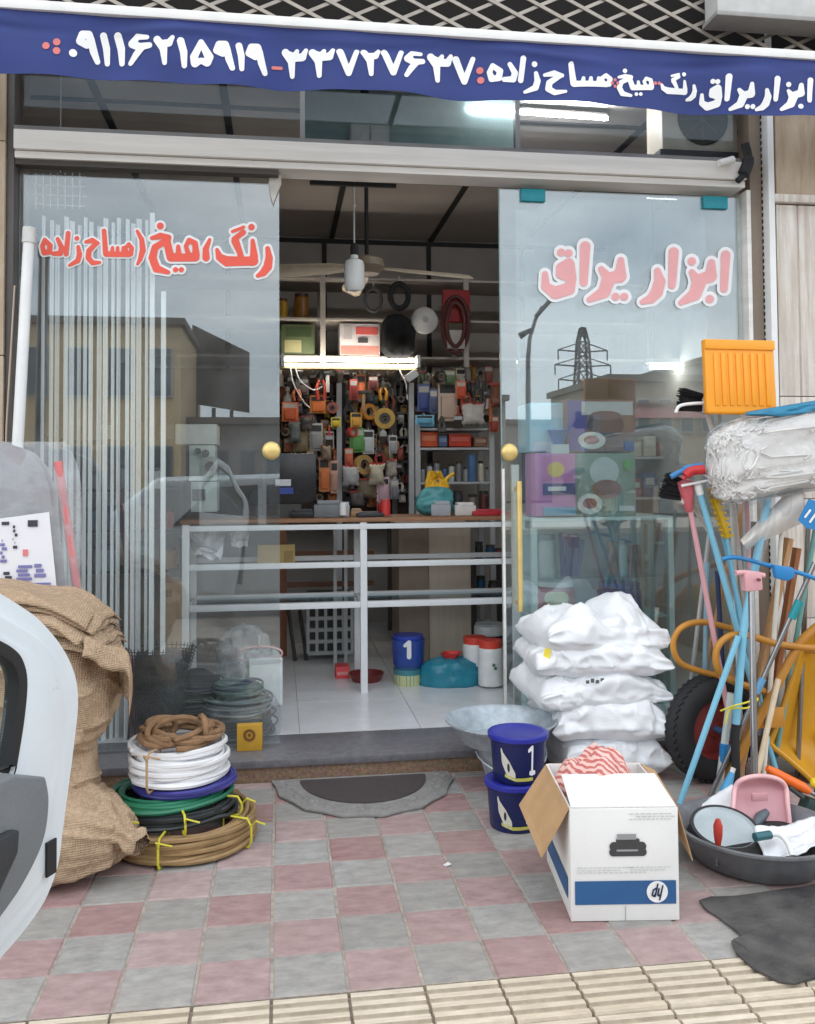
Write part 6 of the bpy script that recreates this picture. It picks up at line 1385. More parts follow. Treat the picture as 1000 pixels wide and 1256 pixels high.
def ring_thing(name, label, px, py, rpx, rpy, tr, Y, m, cat='ring'):
    t_ = T(name, label, cat, W(px, py, Y)); c = W(px, py, Y); rx = W(px + rpx, py, Y).x - c.x; rz_ = c.z - W(px, py + rpy, Y).z
    MB().tube([(c.x + rx * math.cos(q), Y, c.z + rz_ * math.sin(q)) for q in [i * math.tau / 36 for i in range(36)]], tr, 8, closed=True).build('ring', m, t_, smooth=True)
    MB().tube([(c.x, Y - tr, c.z + rz_ + tr), (c.x, Y, c.z + rz_ + .06)], .006, 6).build('hook', m_rack, t_); return t_
ring_thing('bicycle_tyre', 'black tyre ring hanging over the upper middle shelf', 490, 363, 11, 15, .022, YR - .05, m_rub)
ring_thing('bicycle_tyre', 'thin grey wire ring on the upper middle shelf', 458, 368, 10, 14, .014, YR - .02, paint(70, 72, 74, .5))
t_ = T('red_bag', 'red bag with looped brown handles hanging off the upper shelves', 'bag', W(559, 430, YR - .06)); a = rect(543, 355, 577, 395, YR - .05)
MB().box(a[0], a[1], YR - .05, YR - .01, a[2], a[3]).build('pouch', paint(150, 30, 34, .6), t_, bevel=.012)
for i, (sx, sz) in enumerate(((16, 36), (11, 28))): MB().tube([W(559 + sx * math.cos(q), 398 + sz * .95 * math.sin(q), YR - .07 - i * .02) for q in [j * math.tau / 30 for j in range(30)]], .017, 8, closed=True).build('handle_loop', paint(84, 40, 36, .6), t_, smooth=True)
MB().box(*[v for v in (lambda a: (a[0], a[1], YR - .09, YR - .05, a[2], a[3]))(rect(548, 405, 570, 428, YR - .07))]).build('packet', paint(176, 170, 166, .5), t_, bevel=.006)

# ------------------------------------------------------------------ lamps
m_tube = emit('lit fluorescent tube', (1, .93, .82), 15)
tl_ = T('tube_light', 'lit fluorescent tube under the upper shelves', 'lamp', W(430, 442, YR - .1)); a = rect(349, 438, 511, 445, YR - .12)
MB().tube([(a[0], YR - .12, (a[2] + a[3]) / 2), (a[1], YR - .12, (a[2] + a[3]) / 2)], .0135, 12).build('tube', m_tube, tl_, smooth=True)
b_ = rect(344, 446, 512, 453, YR - .08); MB().box(b_[0], b_[1], YR - .09, YR - .01, b_[2], b_[3]).build('batten', paint(206, 188, 150, .6), tl_, bevel=.003)
for x in (a[0] - .014, a[1] + .014): MB().box(x - .012, x + .012, YR - .14, YR - .02, a[2] - .03, a[3] + .02).build('end_holder', m_white, tl_)
t2 = T('tube_light', 'lit fluorescent tube hung behind the teal window', 'lamp', W(828, 448, 6.3)); a = rect(798, 444, 862, 450, 6.3)
MB().tube([(a[0], 6.3, a[2]), (a[1], 6.3, a[2])], .018, 12).build('tube', emit('lit side tube', (1, .96, .9), 24), t2, smooth=True); MB().box(a[0] - .03, a[1] + .03, 6.28, 6.34, a[2] + .025, a[2] + .06).build('batten', m_white, t2); 
for q in (.1, .9): MB().tube([(a[0] + (a[1] - a[0]) * q, 6.31, a[2] + .06), (a[0] + (a[1] - a[0]) * q, 6.31, CZ)], .004, 6).build('hanger', m_rackd, t2)
t3 = T('tube_light', 'lit fluorescent tube high behind the transom glass', 'lamp', W(670, 138, 4.9)); a = rect(575, 130, 763, 140, 4.9)
MB().tube([W(575, 133, 4.75), W(745, 145, 4.75)], .011, 12).build('tube', emit('lit front tube', (.97, .98, 1), 85), t3, smooth=True); MB().tube([W(575, 130, 4.78), W(745, 142, 4.78)], .016, 8).build('batten', m_rackd, t3)
lb_ = T('hanging_bulb', 'large white bulb lamp hanging on a cord from the ceiling', 'lamp', W(435, 358, 5.2)); p = W(435, 358, 5.2); h = W(435, 313, 5.2).z - p.z; r = (W(447.5, 340, 5.2).x - W(422.5, 340, 5.2).x) / 2
MB().lathe([(.001, 0), (r * .72, .005), (r * .95, h * .12), (r, h * .3), (r * .98, h * .72), (r * .85, h * .84), (r * .4, h * .9), (r * .36, h), (.001, h)], 28, Loc(*p), cap=False).build('globe', mat('opal bulb', S(232, 234, 236), .35, var=.02), lb_, smooth=True)
MB().lathe([(.001, h), (r * .38, h), (r * .42, h * 1.2), (r * .3, h * 1.32), (.001, h * 1.34)], 20, Loc(*p), cap=False).build('holder', m_rub, lb_, smooth=True)
MB().tube([(p.x, p.y, p.z + h * 1.3), (p.x, p.y, CZ)], .005, 6).build('cord', m_white, lb_)
MB().sphere((p.x, p.y, W(435, 252, 5.2).z), .012, 10).build('cord_knot', m_white, lb_)
cf = T('ceiling_fan', 'beige three blade ceiling fan hanging from a black rod', 'fan', W(445, 325, 5.9)); p = W(450, 328, 5.9)
MB().tube([(p.x, 5.9, p.z + .03), (p.x, 5.9, CZ)], .014, 10).build('rod', m_rub, cf)
MB().lathe([(.001, -.05), (.08, -.045), (.12, 0), (.11, .05), (.05, .075), (.001, .08)], 28, Loc(*p), cap=False).build('motor', paint(150, 136, 118, .5), cf, smooth=True)
for an, dz in ((8, -.02), (172, -.08), (95, 0)):
    MB(Loc(*p) @ Rz(an) @ Ry(2)).prism([(.1, -.03), (.25, -.06), (.66, -.075), (.74, -.05), (.74, .05), (.66, .07), (.25, .055), (.1, .03)], .006, Rx(24)).build('blade', paint(206, 194, 174, .5), cf, bevel=.002)
pip = T('ceiling_bracket', 'black pipe bracket fixed under the shop ceiling', 'bracket', W(430, 226, 5.0)); zc2 = CZ - .03
MB().bar(W(380, 224, 5.0), W(486, 228, 5.0), .022).build('bar', m_dark, pip)
for px in (385, 480): MB().bar(W(px, 224.5, 5.0), Vector((W(px, 224, 5.0).x, 5.0, CZ)), .02).build('hanger', m_dark, pip)

# ------------------------------------------------------------------ tool wall
a = rect(180, 452, 514, 640, 7.1)
tw_ = T('tool_board', 'dark perforated board hung with tools across the back', 'board', ((a[0] + a[1]) / 2, 7.15, a[2])); MB().box(a[0], a[1], 7.14, 7.17, a[2], a[3]).build('board', mat('dark board', S(70, 58, 50), .8, var=.2, scale=20), tw_)
for px, w_ in ((416, .04), (504, .062)): MB().bar(W(px, 470, 6.95), Vector((W(px, 632, 6.95).x, 6.95, FZ)), w_, .04).build('upright', m_rack, tw_)
MB().bar(W(421, 470, 6.96), Vector((W(421, 632, 6.96).x, 6.96, FZ)), .035).build('upright', m_rub, tw_)
for py in (487, 520, 560, 600): MB().bar(W(345, py, 7.1), W(500, py, 7.1), .018).build('rail', m_rack if py < 500 else m_rackd, tw_)
rk = shelf_unit('pale steel rack of small goods right of the tool board', 513, 604, (525, 549, 591, 632), 6.9, .4, m_rack, zt=W(560, 520, 6.9).z)
nk_ = shelf_unit('narrow dark shelf between the tool board and the pale rack', 484, 506, (470, 505, 535, 565, 602), 7.0, .3, m_rackd)
YH = 6.9
HG = []
def hang(kind, px, py, w, h, c, k=1.1, Y=None):
    Y = Y or YH - random.uniform(0, .12); cname = min((('red', (190, 50, 45)), ('orange', (220, 110, 40)), ('yellow', (215, 175, 50)), ('green', (80, 140, 70)), ('blue', (60, 90, 160)), ('white', (215, 212, 208)), ('grey', (130, 130, 132)), ('black', (35, 35, 38)), ('brown', (110, 78, 56)), ('tan', (190, 165, 130)), ('pink', (210, 150, 155))), key=lambda q: sum((a - b) ** 2 for a, b in zip(q[1], c)))[0]
    p = W(px, py, Y); w = w * Y / 1100; h = h * Y / 1100; mm = paint(*c, .45, k)
    names = dict(pack=('blister_pack', 'blister pack', 'pack'), disc=('saw_disc', 'round cutting disc', 'disc'), tape=('tape_roll', 'roll of tape', 'tape'), pliers=('pliers', 'pair of pliers', 'pliers'), bottle=('spray_bottle', 'spray bottle', 'bottle'), bag=('parts_bag', 'bag of small parts', 'bag'), brush=('paint_brush', 'flat paint brush', 'brush'), hammer=('hammer', 'hammer', 'hammer'))
    nm, lab, cat = names[kind]
    grp = lab + ' goods on the back wall'
    t_ = T(nm, cname + ' ' + lab + ' hanging on the back tool wall', cat, p, grp)
    HG.append((t_, px, py, cname + ' ' + lab))
    if kind == 'pack':
        b = MB(Loc(*p)).box(-w / 2, w / 2, -.004, .004, -h / 2, h / 2).build('card', paint(min(255, c[0] + 30), min(255, c[1] + 30), min(255, c[2] + 30), .5, k), t_, bevel=.002)
        MB(Loc(*p)).box(-w * .36, w * .36, -.035, -.0045, -h * .42, h * .12).build('blister', mm, t_, bevel=.010); MB(Loc(*p)).box(-w * .4, w * .4, -.0065, -.0045, h * .2, h * .42).build('header', paint(*(206, 200, 190) if sum(c) < 380 else (60, 56, 56), .5), t_)
    elif kind == 'disc':
        MB().lathe([(w * .12, -.004), (w / 2, -.004), (w / 2, .004), (w * .12, .004), (w * .12, -.004)], 30, Loc(*p) @ Rx(86), cap=False).build('disc', mm, t_, smooth=True); MB().lathe([(w * .12, .0045), (w * .27, .0045), (w * .27, .007), (w * .12, .007)], 24, Loc(*p) @ Rx(86), cap=False).build('label', paint(60, 56, 54, .5), t_)
    elif kind == 'tape':
        MB().lathe([(w * .3, -.025), (w / 2, -.025), (w / 2, .025), (w * .3, .025), (w * .3, -.025)], 30, Loc(*p) @ Rz(25) @ Rx(90), cap=False).build('roll', mm, t_, smooth=True); MB().lathe([(w * .26, -.024), (w * .3, -.024), (w * .3, .024), (w * .26, .024)], 24, Loc(*p) @ Rz(25) @ Rx(90), cap=False).build('core', paint(190, 170, 140, .6), t_)
    elif kind == 'pliers':
        for s in (-1, 1): MB().tube(smooth_path([p + Vector((s * .006, 0, h * .12)), p + Vector((s * w * .42, -.008, -h * .12)), p + Vector((s * w * .3, -.008, -h * .5))]), [.010] * 8 + [.013] * 9, 8).build('handle', mm, t_, smooth=True)
        MB().tube([p + Vector((0, 0, h * .1)), p + Vector((0, 0, h * .3)), p + Vector((0, 0, h * .5))], [.018, .02, .006], 8).build('jaw', m_rackd, t_, smooth=True)
    elif kind == 'bottle':
        MB().lathe([(.001, -h / 2), (w / 2, -h / 2), (w / 2, h * .12), (w * .2, h * .28), (w * .2, h * .38), (.001, h * .38)], 20, Loc(*p), cap=False).build('body', mm, t_, smooth=True); MB().lathe([(.001, h * .36), (w * .24, h * .36), (w * .24, h / 2), (.001, h / 2)], 16, Loc(*p), cap=False).build('cap', paint(220, 214, 206, .5), t_, smooth=True)
    elif kind == 'bag':
        pillow(MB(), w, h, .05, px, Loc(p.x, p.y, p.z) @ Rx(90), nu=14, nv=14, amp=.012).build('bag', mm, t_, smooth=True, angle=180); MB(Loc(*p)).box(-w / 2, w / 2, -.006, .006, h * .44, h * .56).build('header', paint(196, 60, 50, .5), t_)
    elif kind == 'brush':
        MB(Loc(*p)).box(-w / 2, w / 2, -.012, .012, -h / 2, -h * .12).build('bristles', paint(60, 50, 44, .8), t_, bevel=.004); MB(Loc(*p)).box(-w * .52, w * .52, -.014, .014, -h * .119, h * .06).build('ferrule', m_rack, t_); MB(Loc(*p)).prism([(-w * .5, h * .061), (w * .5, h * .061), (w * .12, h * .22), (w * .16, h * .5), (-w * .16, h * .5), (-w * .12, h * .22)], .016, Rx(90)).build('handle', mm, t_, bevel=.003)
    elif kind == 'hammer':
        MB(Loc(*p)).box(-w / 2, w / 2, -.018, .018, h * .34, h / 2).build('head', m_rackd, t_, bevel=.006); MB().tube([p + Vector((0, 0, h * .34)), p + Vector((0, 0, -h / 2))], .014, 8).build('handle', mm, t_, smooth=True)
    MB().tube([p + Vector((0, 0, h * .5)), p + Vector((0, .03, h * .5 + .015)), Vector((p.x, 7.14 if px < 514 else 7.3, p.z + h * .5 + .02))], .003, 5).build('hook', m_rack, t_)
O_, Y_, G_, K_, R__, W_, N_g, B_, T_n = (206, 92, 40), (206, 160, 50), (84, 130, 76), (36, 36, 40), (176, 50, 46), (206, 202, 196), (126, 126, 128), (62, 84, 140), (176, 146, 110)
H = [('bottle', 353, 492, 12, 34, (150, 146, 140)), ('pack', 356, 505, 20, 24, O_), ('pack', 390, 496, 20, 22, (226, 120, 50)), ('bag', 370, 540, 18, 30, (140, 120, 90)), ('pack', 388, 536, 16, 34, (150, 150, 146)), ('pliers', 394, 470, 12, 40, (190, 70, 50)), ('pack', 398, 582, 13, 42, (220, 120, 60)), ('pack', 410, 585, 9, 40, (196, 150, 130)), ('pack', 412, 518, 12, 12, (222, 190, 40)), ('hammer', 402, 468, 10, 26, W_), ('bag', 362, 530, 14, 26, (110, 116, 110)),
     ('pack', 443, 474, 12, 30, (226, 120, 70)), ('pack', 434, 478, 10, 26, (150, 50, 44)), ('tape', 452, 505, 20, 18, (214, 140, 50)), ('disc', 472, 513, 26, 26, (176, 140, 50)), ('pack', 437, 515, 14, 18, (222, 160, 60)), ('pack', 438, 540, 18, 30, (84, 146, 70)), ('pack', 452, 542, 14, 30, (190, 196, 196)), ('tape', 446, 570, 24, 20, (186, 150, 90)), ('bag', 462, 582, 18, 26, (190, 180, 160)), ('bag', 450, 600, 26, 24, (120, 104, 84)), ('pliers', 466, 558, 12, 30, (150, 50, 50)), ('brush', 470, 532, 8, 26, (206, 206, 200)), ('pack', 470, 600, 16, 30, (206, 170, 180)), ('bag', 430, 584, 20, 24, (176, 176, 176)), ('pack', 468, 620, 12, 14, R__), ('pliers', 428, 500, 12, 30, (60, 60, 66)), ('pliers', 478, 488, 12, 30, (110, 60, 50)), ('hammer', 446, 492, 14, 26, T_n), ('pack', 428, 560, 10, 20, (196, 90, 60)), ('pliers', 488, 470, 10, 30, (60, 60, 60)), ('bag', 376, 520, 14, 18, (90, 84, 80)),
     ('pack', 372, 474, 14, 20, (90, 80, 76)), ('tape', 380, 514, 14, 14, (60, 60, 66)), ('pliers', 364, 480, 10, 24, (180, 90, 50)), ('brush', 404, 536, 9, 26, (180, 60, 50)), ('brush', 381, 556, 8, 22, (206, 150, 60)), ('bag', 400, 556, 12, 18, (150, 130, 110)), ('disc', 408, 500, 14, 14, (150, 70, 50)), ('pack', 458, 470, 12, 18, (110, 52, 46)), ('pliers', 470, 478, 10, 26, (196, 140, 60)), ('tape', 432, 530, 12, 12, (190, 60, 50)), ('pack', 482, 545, 10, 22, (160, 160, 164)), ('bag', 480, 575, 14, 22, (170, 160, 150)), ('bag', 438, 612, 18, 18, (96, 90, 88)), ('pack', 484, 600, 10, 24, (120, 120, 130)),
     ('pack', 520, 488, 16, 34, (56, 70, 130)), ('pack', 532, 492, 10, 30, (70, 80, 110)), ('pack', 549, 492, 24, 50, (206, 180, 160)), ('pack', 566, 478, 12, 22, (206, 84, 44)), ('bag', 580, 508, 28, 26, (196, 190, 184)), ('pliers', 594, 484, 10, 36, (190, 190, 190)), ('pack', 521, 515, 24, 12, (96, 160, 190)), ('pliers', 572, 486, 14, 44, (176, 70, 50)), ('pliers', 586, 478, 12, 34, (60, 60, 60)), ('brush', 562, 512, 10, 26, (150, 60, 50)), ('tape', 540, 462, 14, 14, (60, 62, 62)), ('pack', 552, 463, 14, 18, (90, 110, 70)), ('hammer', 602, 500, 12, 36, (190, 100, 50)), ('bag', 608, 486, 14, 30, (120, 70, 50)), ('pliers', 542, 520, 8, 20, (90, 90, 90)), ('pack', 606, 520, 12, 20, (150, 60, 46))]
rq = random.Random(21)
PAL = [(150, 120, 84), (110, 84, 60), (176, 150, 116), (130, 126, 120), (90, 84, 80), (190, 180, 166), (160, 96, 56), (60, 56, 54), (186, 140, 60), (120, 60, 48), (96, 110, 84), (100, 104, 116), (206, 196, 186)]
for gx_ in range(16):
    for gy_ in range(12):
        x_ = 347 + gx_ * 9.7 + rq.uniform(-4, 4); y_ = 462 + gy_ * 13.6 + rq.uniform(-5, 5)
        if x_ > 498 or (x_ < 388 and y_ > 556): continue
        H.append((rq.choice(['pack', 'pack', 'pack', 'bag', 'bag', 'pliers', 'tape', 'brush', 'disc', 'hammer', 'bottle']), x_, y_, rq.uniform(6, 12), rq.uniform(11, 22), rq.choice(PAL), 1.1, rq.uniform(6.98, 7.1)))
for gx_ in range(10):
    for gy_ in range(4): H.append((rq.choice(['pack', 'bag', 'pliers', 'brush', 'pack']), 516 + gx_ * 9.6 + rq.uniform(-4, 4), 462 + gy_ * 15 + rq.uniform(-4, 4), rq.uniform(7, 12), rq.uniform(12, 24), rq.choice(PAL), 1.1, rq.uniform(7.0, 7.12)))
for h in H: hang(*h)
HG.sort(key=lambda q: q[0]['label'])
byl = {}
for t_, x, y, d_ in HG: byl.setdefault(t_['label'], []).append((t_, x, y, d_))
for lab, its in byl.items():
    if len(its) < 2: continue
    used = set()
    for t_, x, y, d_ in its:
        nb = sorted((q for q in HG if q[3] != d_), key=lambda q: (q[1] - x) ** 2 + (q[2] - y) ** 2)
        for q in nb:
            rel = 'above' if q[2] - y > abs(q[1] - x) else 'below' if y - q[2] > abs(q[1] - x) else 'beside'
            l_ = d_ + ' hanging ' + rel + ' the ' + q[3] + ' on the wall'
            if l_ not in used: used.add(l_); t_['label'] = l_; break
# goods on the pale rack
rk_g = [('orange carton', 'orange carton on the pale rack upper shelf', 'box', 516, 530, 537, 548, (206, 84, 44)), ('red carton', 'long red carton on the pale rack upper shelf', 'box', 551, 532, 578, 548, (190, 60, 40)), ('blue carton', 'small blue carton on the pale rack upper shelf', 'box', 538, 534, 549, 548, (80, 96, 130)), ('pale blue pack', 'pale blue soap pack resting on top of the rack', 'pack', 511, 513, 533, 524, (110, 176, 206)), ('brown carton', 'brown carton at the right of the pale rack upper shelf', 'box', 582, 536, 598, 548, (130, 96, 76))]
for nm, lab, cat, x0_, y0_, x1_, y1_, c in rk_g: prod_box(nm.replace(' ', '_'), lab, cat, x0_, y0_, x1_, y1_ - .5, 6.96, .14, paint(*c, .5, 1.3), [(.1, .25, .9, .6, paint(*[min(255, q + 60) for q in c], .5))])
for i, px in enumerate(range(518, 600, 9)): 
    c = [(150, 152, 156), (170, 172, 170), (130, 134, 140), (60, 90, 140), (186, 186, 180), (120, 120, 124), (150, 150, 150), (90, 110, 150), (196, 190, 170), (140, 140, 146)][i % 10]
    t_ = jar('glass_bottle', ('steel grey', 'pale grey', 'slate', 'deep blue', 'ivory', 'dark grey', 'dull silver', 'powder blue', 'cream', 'smoke grey')[i % 10] + ' small bottle on the pale rack middle shelf', 'bottle', px, 590.5, 573 - (i % 3) * 4, 7, 7.0, paint(*c, .3, 1.3), m_rackd); t_['group'] = 'bottles on the pale rack middle shelf'
jar('blue_drum', 'tall blue stacked cups on the pale rack middle shelf', 'cups', 579, 590.5, 552, 11, 6.98, paint(80, 110, 150, .4, 1.3), None)
for i, px in enumerate((548, 562, 580, 594)):
    t_ = jar('dark_tin', ('maroon', 'slate', 'taupe', 'wine red')[i] + ' tin on the bottom shelf of the pale rack', 'tin', px, 631, 606 - i % 2 * 4, 12, 7.0, paint(*((110, 60, 56), (60, 62, 70), (120, 110, 104), (90, 44, 44))[i], .4, 1.2), m_rackd); t_['group'] = 'dark tins on the bottom shelf of the pale rack'

# ------------------------------------------------------------------ display behind the right (teal) window
YD = 4.62
m_cab = mat('white cabinet frame', S(206, 222, 222), .4, var=.04)
gc = T('glass_cabinet', 'low glass display cabinet with a white frame behind the teal window', 'cabinet', (1.8, YD, FZ)); a = rect(652, 634, 826, 640, YD); zct = a[3]
xa, xb = a[0], a[1]
MB().box(xa, xb, YD, YD + .42, zct - .02, zct).build('top', m_cab, gc, bevel=.003)
for x, y in ((xa, YD), (xb - .03, YD), (xa, YD + .39), (xb - .03, YD + .39)): MB().box(x, x + .03, y, y + .03, FZ, zct - .021).build('post', m_cab, gc)
zsh = W(740, 757, YD).z
MB().box(xa + .031, xb - .031, YD + .01, YD + .41, zsh - .01, zsh).build('shelf', m_cab, gc)
MB().box(xa, xb, YD, YD + .42, FZ + .0, FZ + .02).build('base', m_cab, gc); MB().box(xb - .25, xb - .031, YD + .002, YD + .006, FZ + .021, zct - .022).build('glass_panel', glass('cabinet glass', (.75, .9, .9), 1.8), gc)
MB().box(xa + .0, xa + .32, YD - .012, YD - .001, zct - .05, zct - .021).build('white_arrow_strip', m_white, gc)
MB().box(xa + .031, xb - .031, YD + .395, YD + .40, FZ + .021, zct - .021).build('back_panel', paint(176, 200, 204, .5), gc)
pot_art = lambda body: [(.02, .02, .30, .98, paint(70, 64, 150, .5, 1.2)), (.22, .04, .98, .30, paint(206, 210, 216, .5)), (.30, .24, .84, .74, body, 1), (.34, .22, .80, .40, paint(110, 90, 100, .4), 1), (.16, .62, .56, .95, paint(226, 226, 222, .5), 1), (.24, .69, .47, .86, paint(150, 60, 50, .5), 1), (.84, .8, .98, .98, paint(40, 90, 160, .5))]
prod_box('cookware_box', 'cookware carton printed with a dark pot and purple corner, on top', 'box', 695, 490, 778, 554, YD + .04, .3, paint(120, 96, 92, .5, 1.3), pot_art(paint(44, 34, 52, .4)))
prod_box('cookware_box', 'cookware carton printed with glass pots on green, below the other', 'box', 705, 556, 780, 633, YD + .02, .32, paint(120, 140, 126, .5, 1.2), [(.25, .06, .72, .52, paint(200, 206, 206, .4), 1), (.28, .42, .76, .72, paint(130, 84, 76, .5), 1), (.04, .64, .44, .97, paint(226, 226, 224, .5), 1), (.12, .71, .35, .88, paint(150, 70, 50, .5), 1), (.8, .1, .95, .28, paint(90, 170, 90, .5), 1), (.72, .84, .96, .92, paint(216, 220, 220, .5))])
prod_box('detergent_box', 'pink and purple detergent carton on the glass cabinet', 'box', 657, 556, 706, 633, YD, .2, paint(186, 120, 176, .5, 1.3), [(.18, .04, .95, .44, paint(190, 110, 170, .5, 1.2)), (.3, .14, .72, .38, paint(222, 190, 80, .5), 1), (.18, .48, .98, .66, paint(50, 60, 130, .5)), (.3, .53, .75, .6, paint(226, 226, 230, .5)), (.18, .86, .98, .99, paint(110, 170, 206, .5))])
prod_box('pale_blue_box', 'pale blue carton with a picture of a bowl behind the teal window', 'box', 650, 494, 695, 554, YD + .1, .25, paint(166, 206, 222, .5, 1.2), [(.05, .05, .95, .3, paint(206, 226, 236, .5)), (.1, .8, .95, .98, paint(216, 230, 236, .5))])
t_ = T('blue_bowl', 'bright blue plastic bowl standing before the pale blue carton', 'bowl', W(686, 545, YD)); p = W(685, 545, YD + .03); r = .06
MB().lathe([(.001, 0), (r * .45, 0), (r * .5, .01), (r * .95, r * 1.2), (r * 1.05, r * 1.25), (r * 1.0, r * 1.3), (r * .8, r), (r * .4, .02), (.001, .018)], 28, Loc(*p), cap=False).build('bowl', paint(30, 120, 190, .35, 1.3), t_, smooth=True); MB().box(p.x - .05, p.x + .05, p.y - .03, p.y + .05, p.z - .05, p.z - .0005).build('stand', paint(200, 216, 222, .5), t_)
for lab, px, pb, pt_, w, c, cl_ in (('white and maroon paint tub on the cabinet shelf', 682, 757, 712, 46, (150, 84, 92), (216, 220, 222)), ('wide navy basin tub on the cabinet shelf', 760, 757, 714, 52, (46, 56, 130), (52, 62, 140)), ('small amber jar standing in the glass cabinet', 752, 705, 664, 14, (150, 100, 70), (170, 130, 90)), ('dark brown figurine jar in the glass cabinet', 778, 708, 668, 18, (110, 60, 54), (90, 50, 46)), ('frosted white jar at the left of the cabinet', 672, 706, 655, 20, (186, 196, 196), (160, 176, 180)), ('small ivory jar between the amber and brown ones', 764, 704, 662, 12, (196, 206, 204), (180, 190, 190))):
    t_ = jar('display_jar', lab, 'jar', px, pb, pt_, w, YD + .2, paint(*c, .4, 1.2), paint(*cl_, .4))
    if 'maroon' in lab: stroke_mesh([[(676, 734, 8), (690, 734, 8)]], 0, 1, lambda x, y: tuple(W(x, y, YD + .092))).build('label', paint(206, 206, 170, .5), t_)
MB().box(xa + .031, xb - .031, YD + .02, YD + .38, W(740, 707, YD).z - .01, W(740, 707, YD).z).build('shelf', glass('shelf glass2', (.85, .93, .93), 1.5), gc)
t_ = T('brush_bundle', 'bundle of navy blue handled brushes upright in the glass cabinet', 'brush', W(700, 706, YD + .15)); rr = random.Random(2)
for i in range(8): MB().tube([W(690 + i * 2.6, 706, YD + .15), W(686 + i * 4 + rr.uniform(-3, 3), 652 + rr.uniform(0, 10), YD + .13)], .012, 8).build('handle', paint(36, 60, 110, .4, 1.2), t_, smooth=True)
# back shelving deep on the right so the window shows goods behind it
shelf_unit('pale wall shelves along the right side of the shop', 690, 905, (560, 610, 665, 720), 6.6, .35, m_rack)
for i in range(11):
    for j, py in enumerate((560, 610, 665)):
        c = random.choice([(150, 60, 50), (60, 80, 130), (190, 180, 160), (90, 90, 94), (190, 150, 70), (80, 120, 90)]); px = 700 + i * 18
        nm = {(150, 60, 50): 'red', (60, 80, 130): 'blue', (190, 180, 160): 'cream', (90, 90, 94): 'grey', (190, 150, 70): 'yellow', (80, 120, 90): 'green'}[c]
        t_ = prod_box('goods_carton', nm + ' carton on the %s wall shelf along the right side' % ('top', 'second', 'third')[j], 'box', px, py - 18 - (i * 7 + j * 5) % 14, px + 15, py - .5, 6.64, .2, paint(*c, .5), [(.15, .2, .85, .5, paint(200, 196, 190, .5))], group=nm + ' cartons on the right wall shelves')

# ------------------------------------------------------------------ behind the left window
YW = 4.47
m_prof = mat('white plastic profile', S(243, 246, 247), .35, var=.03)
for i in range(17):
    px = 52 + i * 8.4 + (i * 53 % 7) * .5 - 1.5; p = W(px, 560, YW + .03 + (i % 3) * .02); zt_ = W(px, 262 + (i * 37 % 11), YW).z
    k = MB().box(p.x - .004 - (i % 3) * .001, p.x + .004, p.y, p.y + .012, FZ, zt_); k.box(p.x + .0042, p.x + .009 + (i * 31 % 5) * .002, p.y + .009, p.y + .012, FZ, zt_)
    tag(k.build('plastic_profile', m_prof), 'long white plastic edging profile standing behind the left window', 'profile', 'white edging profiles behind the left window')
for px, pt_ in ((186, 262), (200, 358)):
    p = W(px, 560, YW - .02); o = MB().box(p.x - .011, p.x + .011, p.y, p.y + .02, FZ, W(px, pt_, YW).z).build('plastic_profile', m_prof); tag(o, 'wide white window bead standing behind the left window, %s' % ('full height' if pt_ < 300 else 'shorter, next to the full height one'), 'profile')
wg = T('wire_rack', 'small white wire grid rack hung high behind the left window', 'rack', W(60, 250, YW + .1))
for px in range(44, 106, 9): MB().bar(W(px, 212, YW + .1), W(px, 256, YW + .1), .004).build('wire', m_prof, wg)
for py in (214, 226, 238, 250): MB().bar(W(42, py, YW + .1), W(106, py + 3, YW + .1), .004).build('wire', m_prof, wg)
MB().tube([W(74, 212, YW + .1), Vector((W(74, 212, YW + .1).x, YW + .1, CZ))], .003, 5).build('hanger', m_prof, wg)
sl2 = shelf_unit('grey shelves deep in the shop behind the left window', 60, 224, (600, 650, 540, 700), 6.3, .4, m_rackd)
lg = [(120, 600, 578, 26, (150, 150, 150), 'pale grey drum'), (150, 600, 570, 18, (120, 130, 140), 'steel grey can'), (190, 600, 574, 20, (200, 200, 196), 'white can'), (112, 650, 622, 20, (90, 110, 140), 'dusty blue drum'), (140, 650, 620, 24, (60, 100, 140), 'blue drum'), (172, 650, 618, 22, (150, 110, 80), 'tan drum'), (204, 650, 624, 18, (170, 90, 60), 'rust red can'), (130, 540, 518, 20, (190, 186, 180), 'ivory can'), (170, 540, 515, 18, (120, 84, 70), 'brown can'), (205, 540, 517, 18, (90, 90, 96), 'charcoal can'), (130, 700, 668, 34, (110, 150, 160), 'teal grey drum'), (170, 700, 664, 30, (84, 120, 130), 'slate teal drum'), (206, 700, 672, 22, (180, 140, 80), 'mustard can')]
for px, pb, pt_, w, c, nm in lg: jar('storage_can', nm + ' on the grey shelves behind the left window', 'can', px, pb - .4, pt_, w, 6.42, paint(*c, .45, 1.3), paint(*[q * 3 // 4 for q in c], .5))
prod_box('cardboard_box', 'tall brown cardboard box left of the counter', 'box', 196, 715, 226, 800, 5.7, .3, paint(186, 156, 120, .7, 1.2), [(.1, .1, .5, .2, paint(150, 120, 90, .6))])
prod_box('tan_panel', 'tan folded cardboard sheet on the counter rails', 'board', 316, 668, 362, 694, YC + .2, .02, paint(176, 150, 96, .6, 1.2), [(.7, .3, .95, .9, paint(160, 134, 84, .6))])
sheet_thing('paper_sheet', 'white papers slumped on the left counter shelf', 'paper', [W(238, 655, YC + .2), W(275, 650, YC + .2), W(272, 686, YC + .12), W(240, 682, YC + .12)], m_bag, 14, amp=.04)
sheet_thing('paper_sheet', 'small white packet tucked under the counter top', 'paper', [W(282, 652, YC + .22), W(306, 650, YC + .22), W(304, 670, YC + .16), W(284, 672, YC + .16)], m_bag, 17, amp=.02)
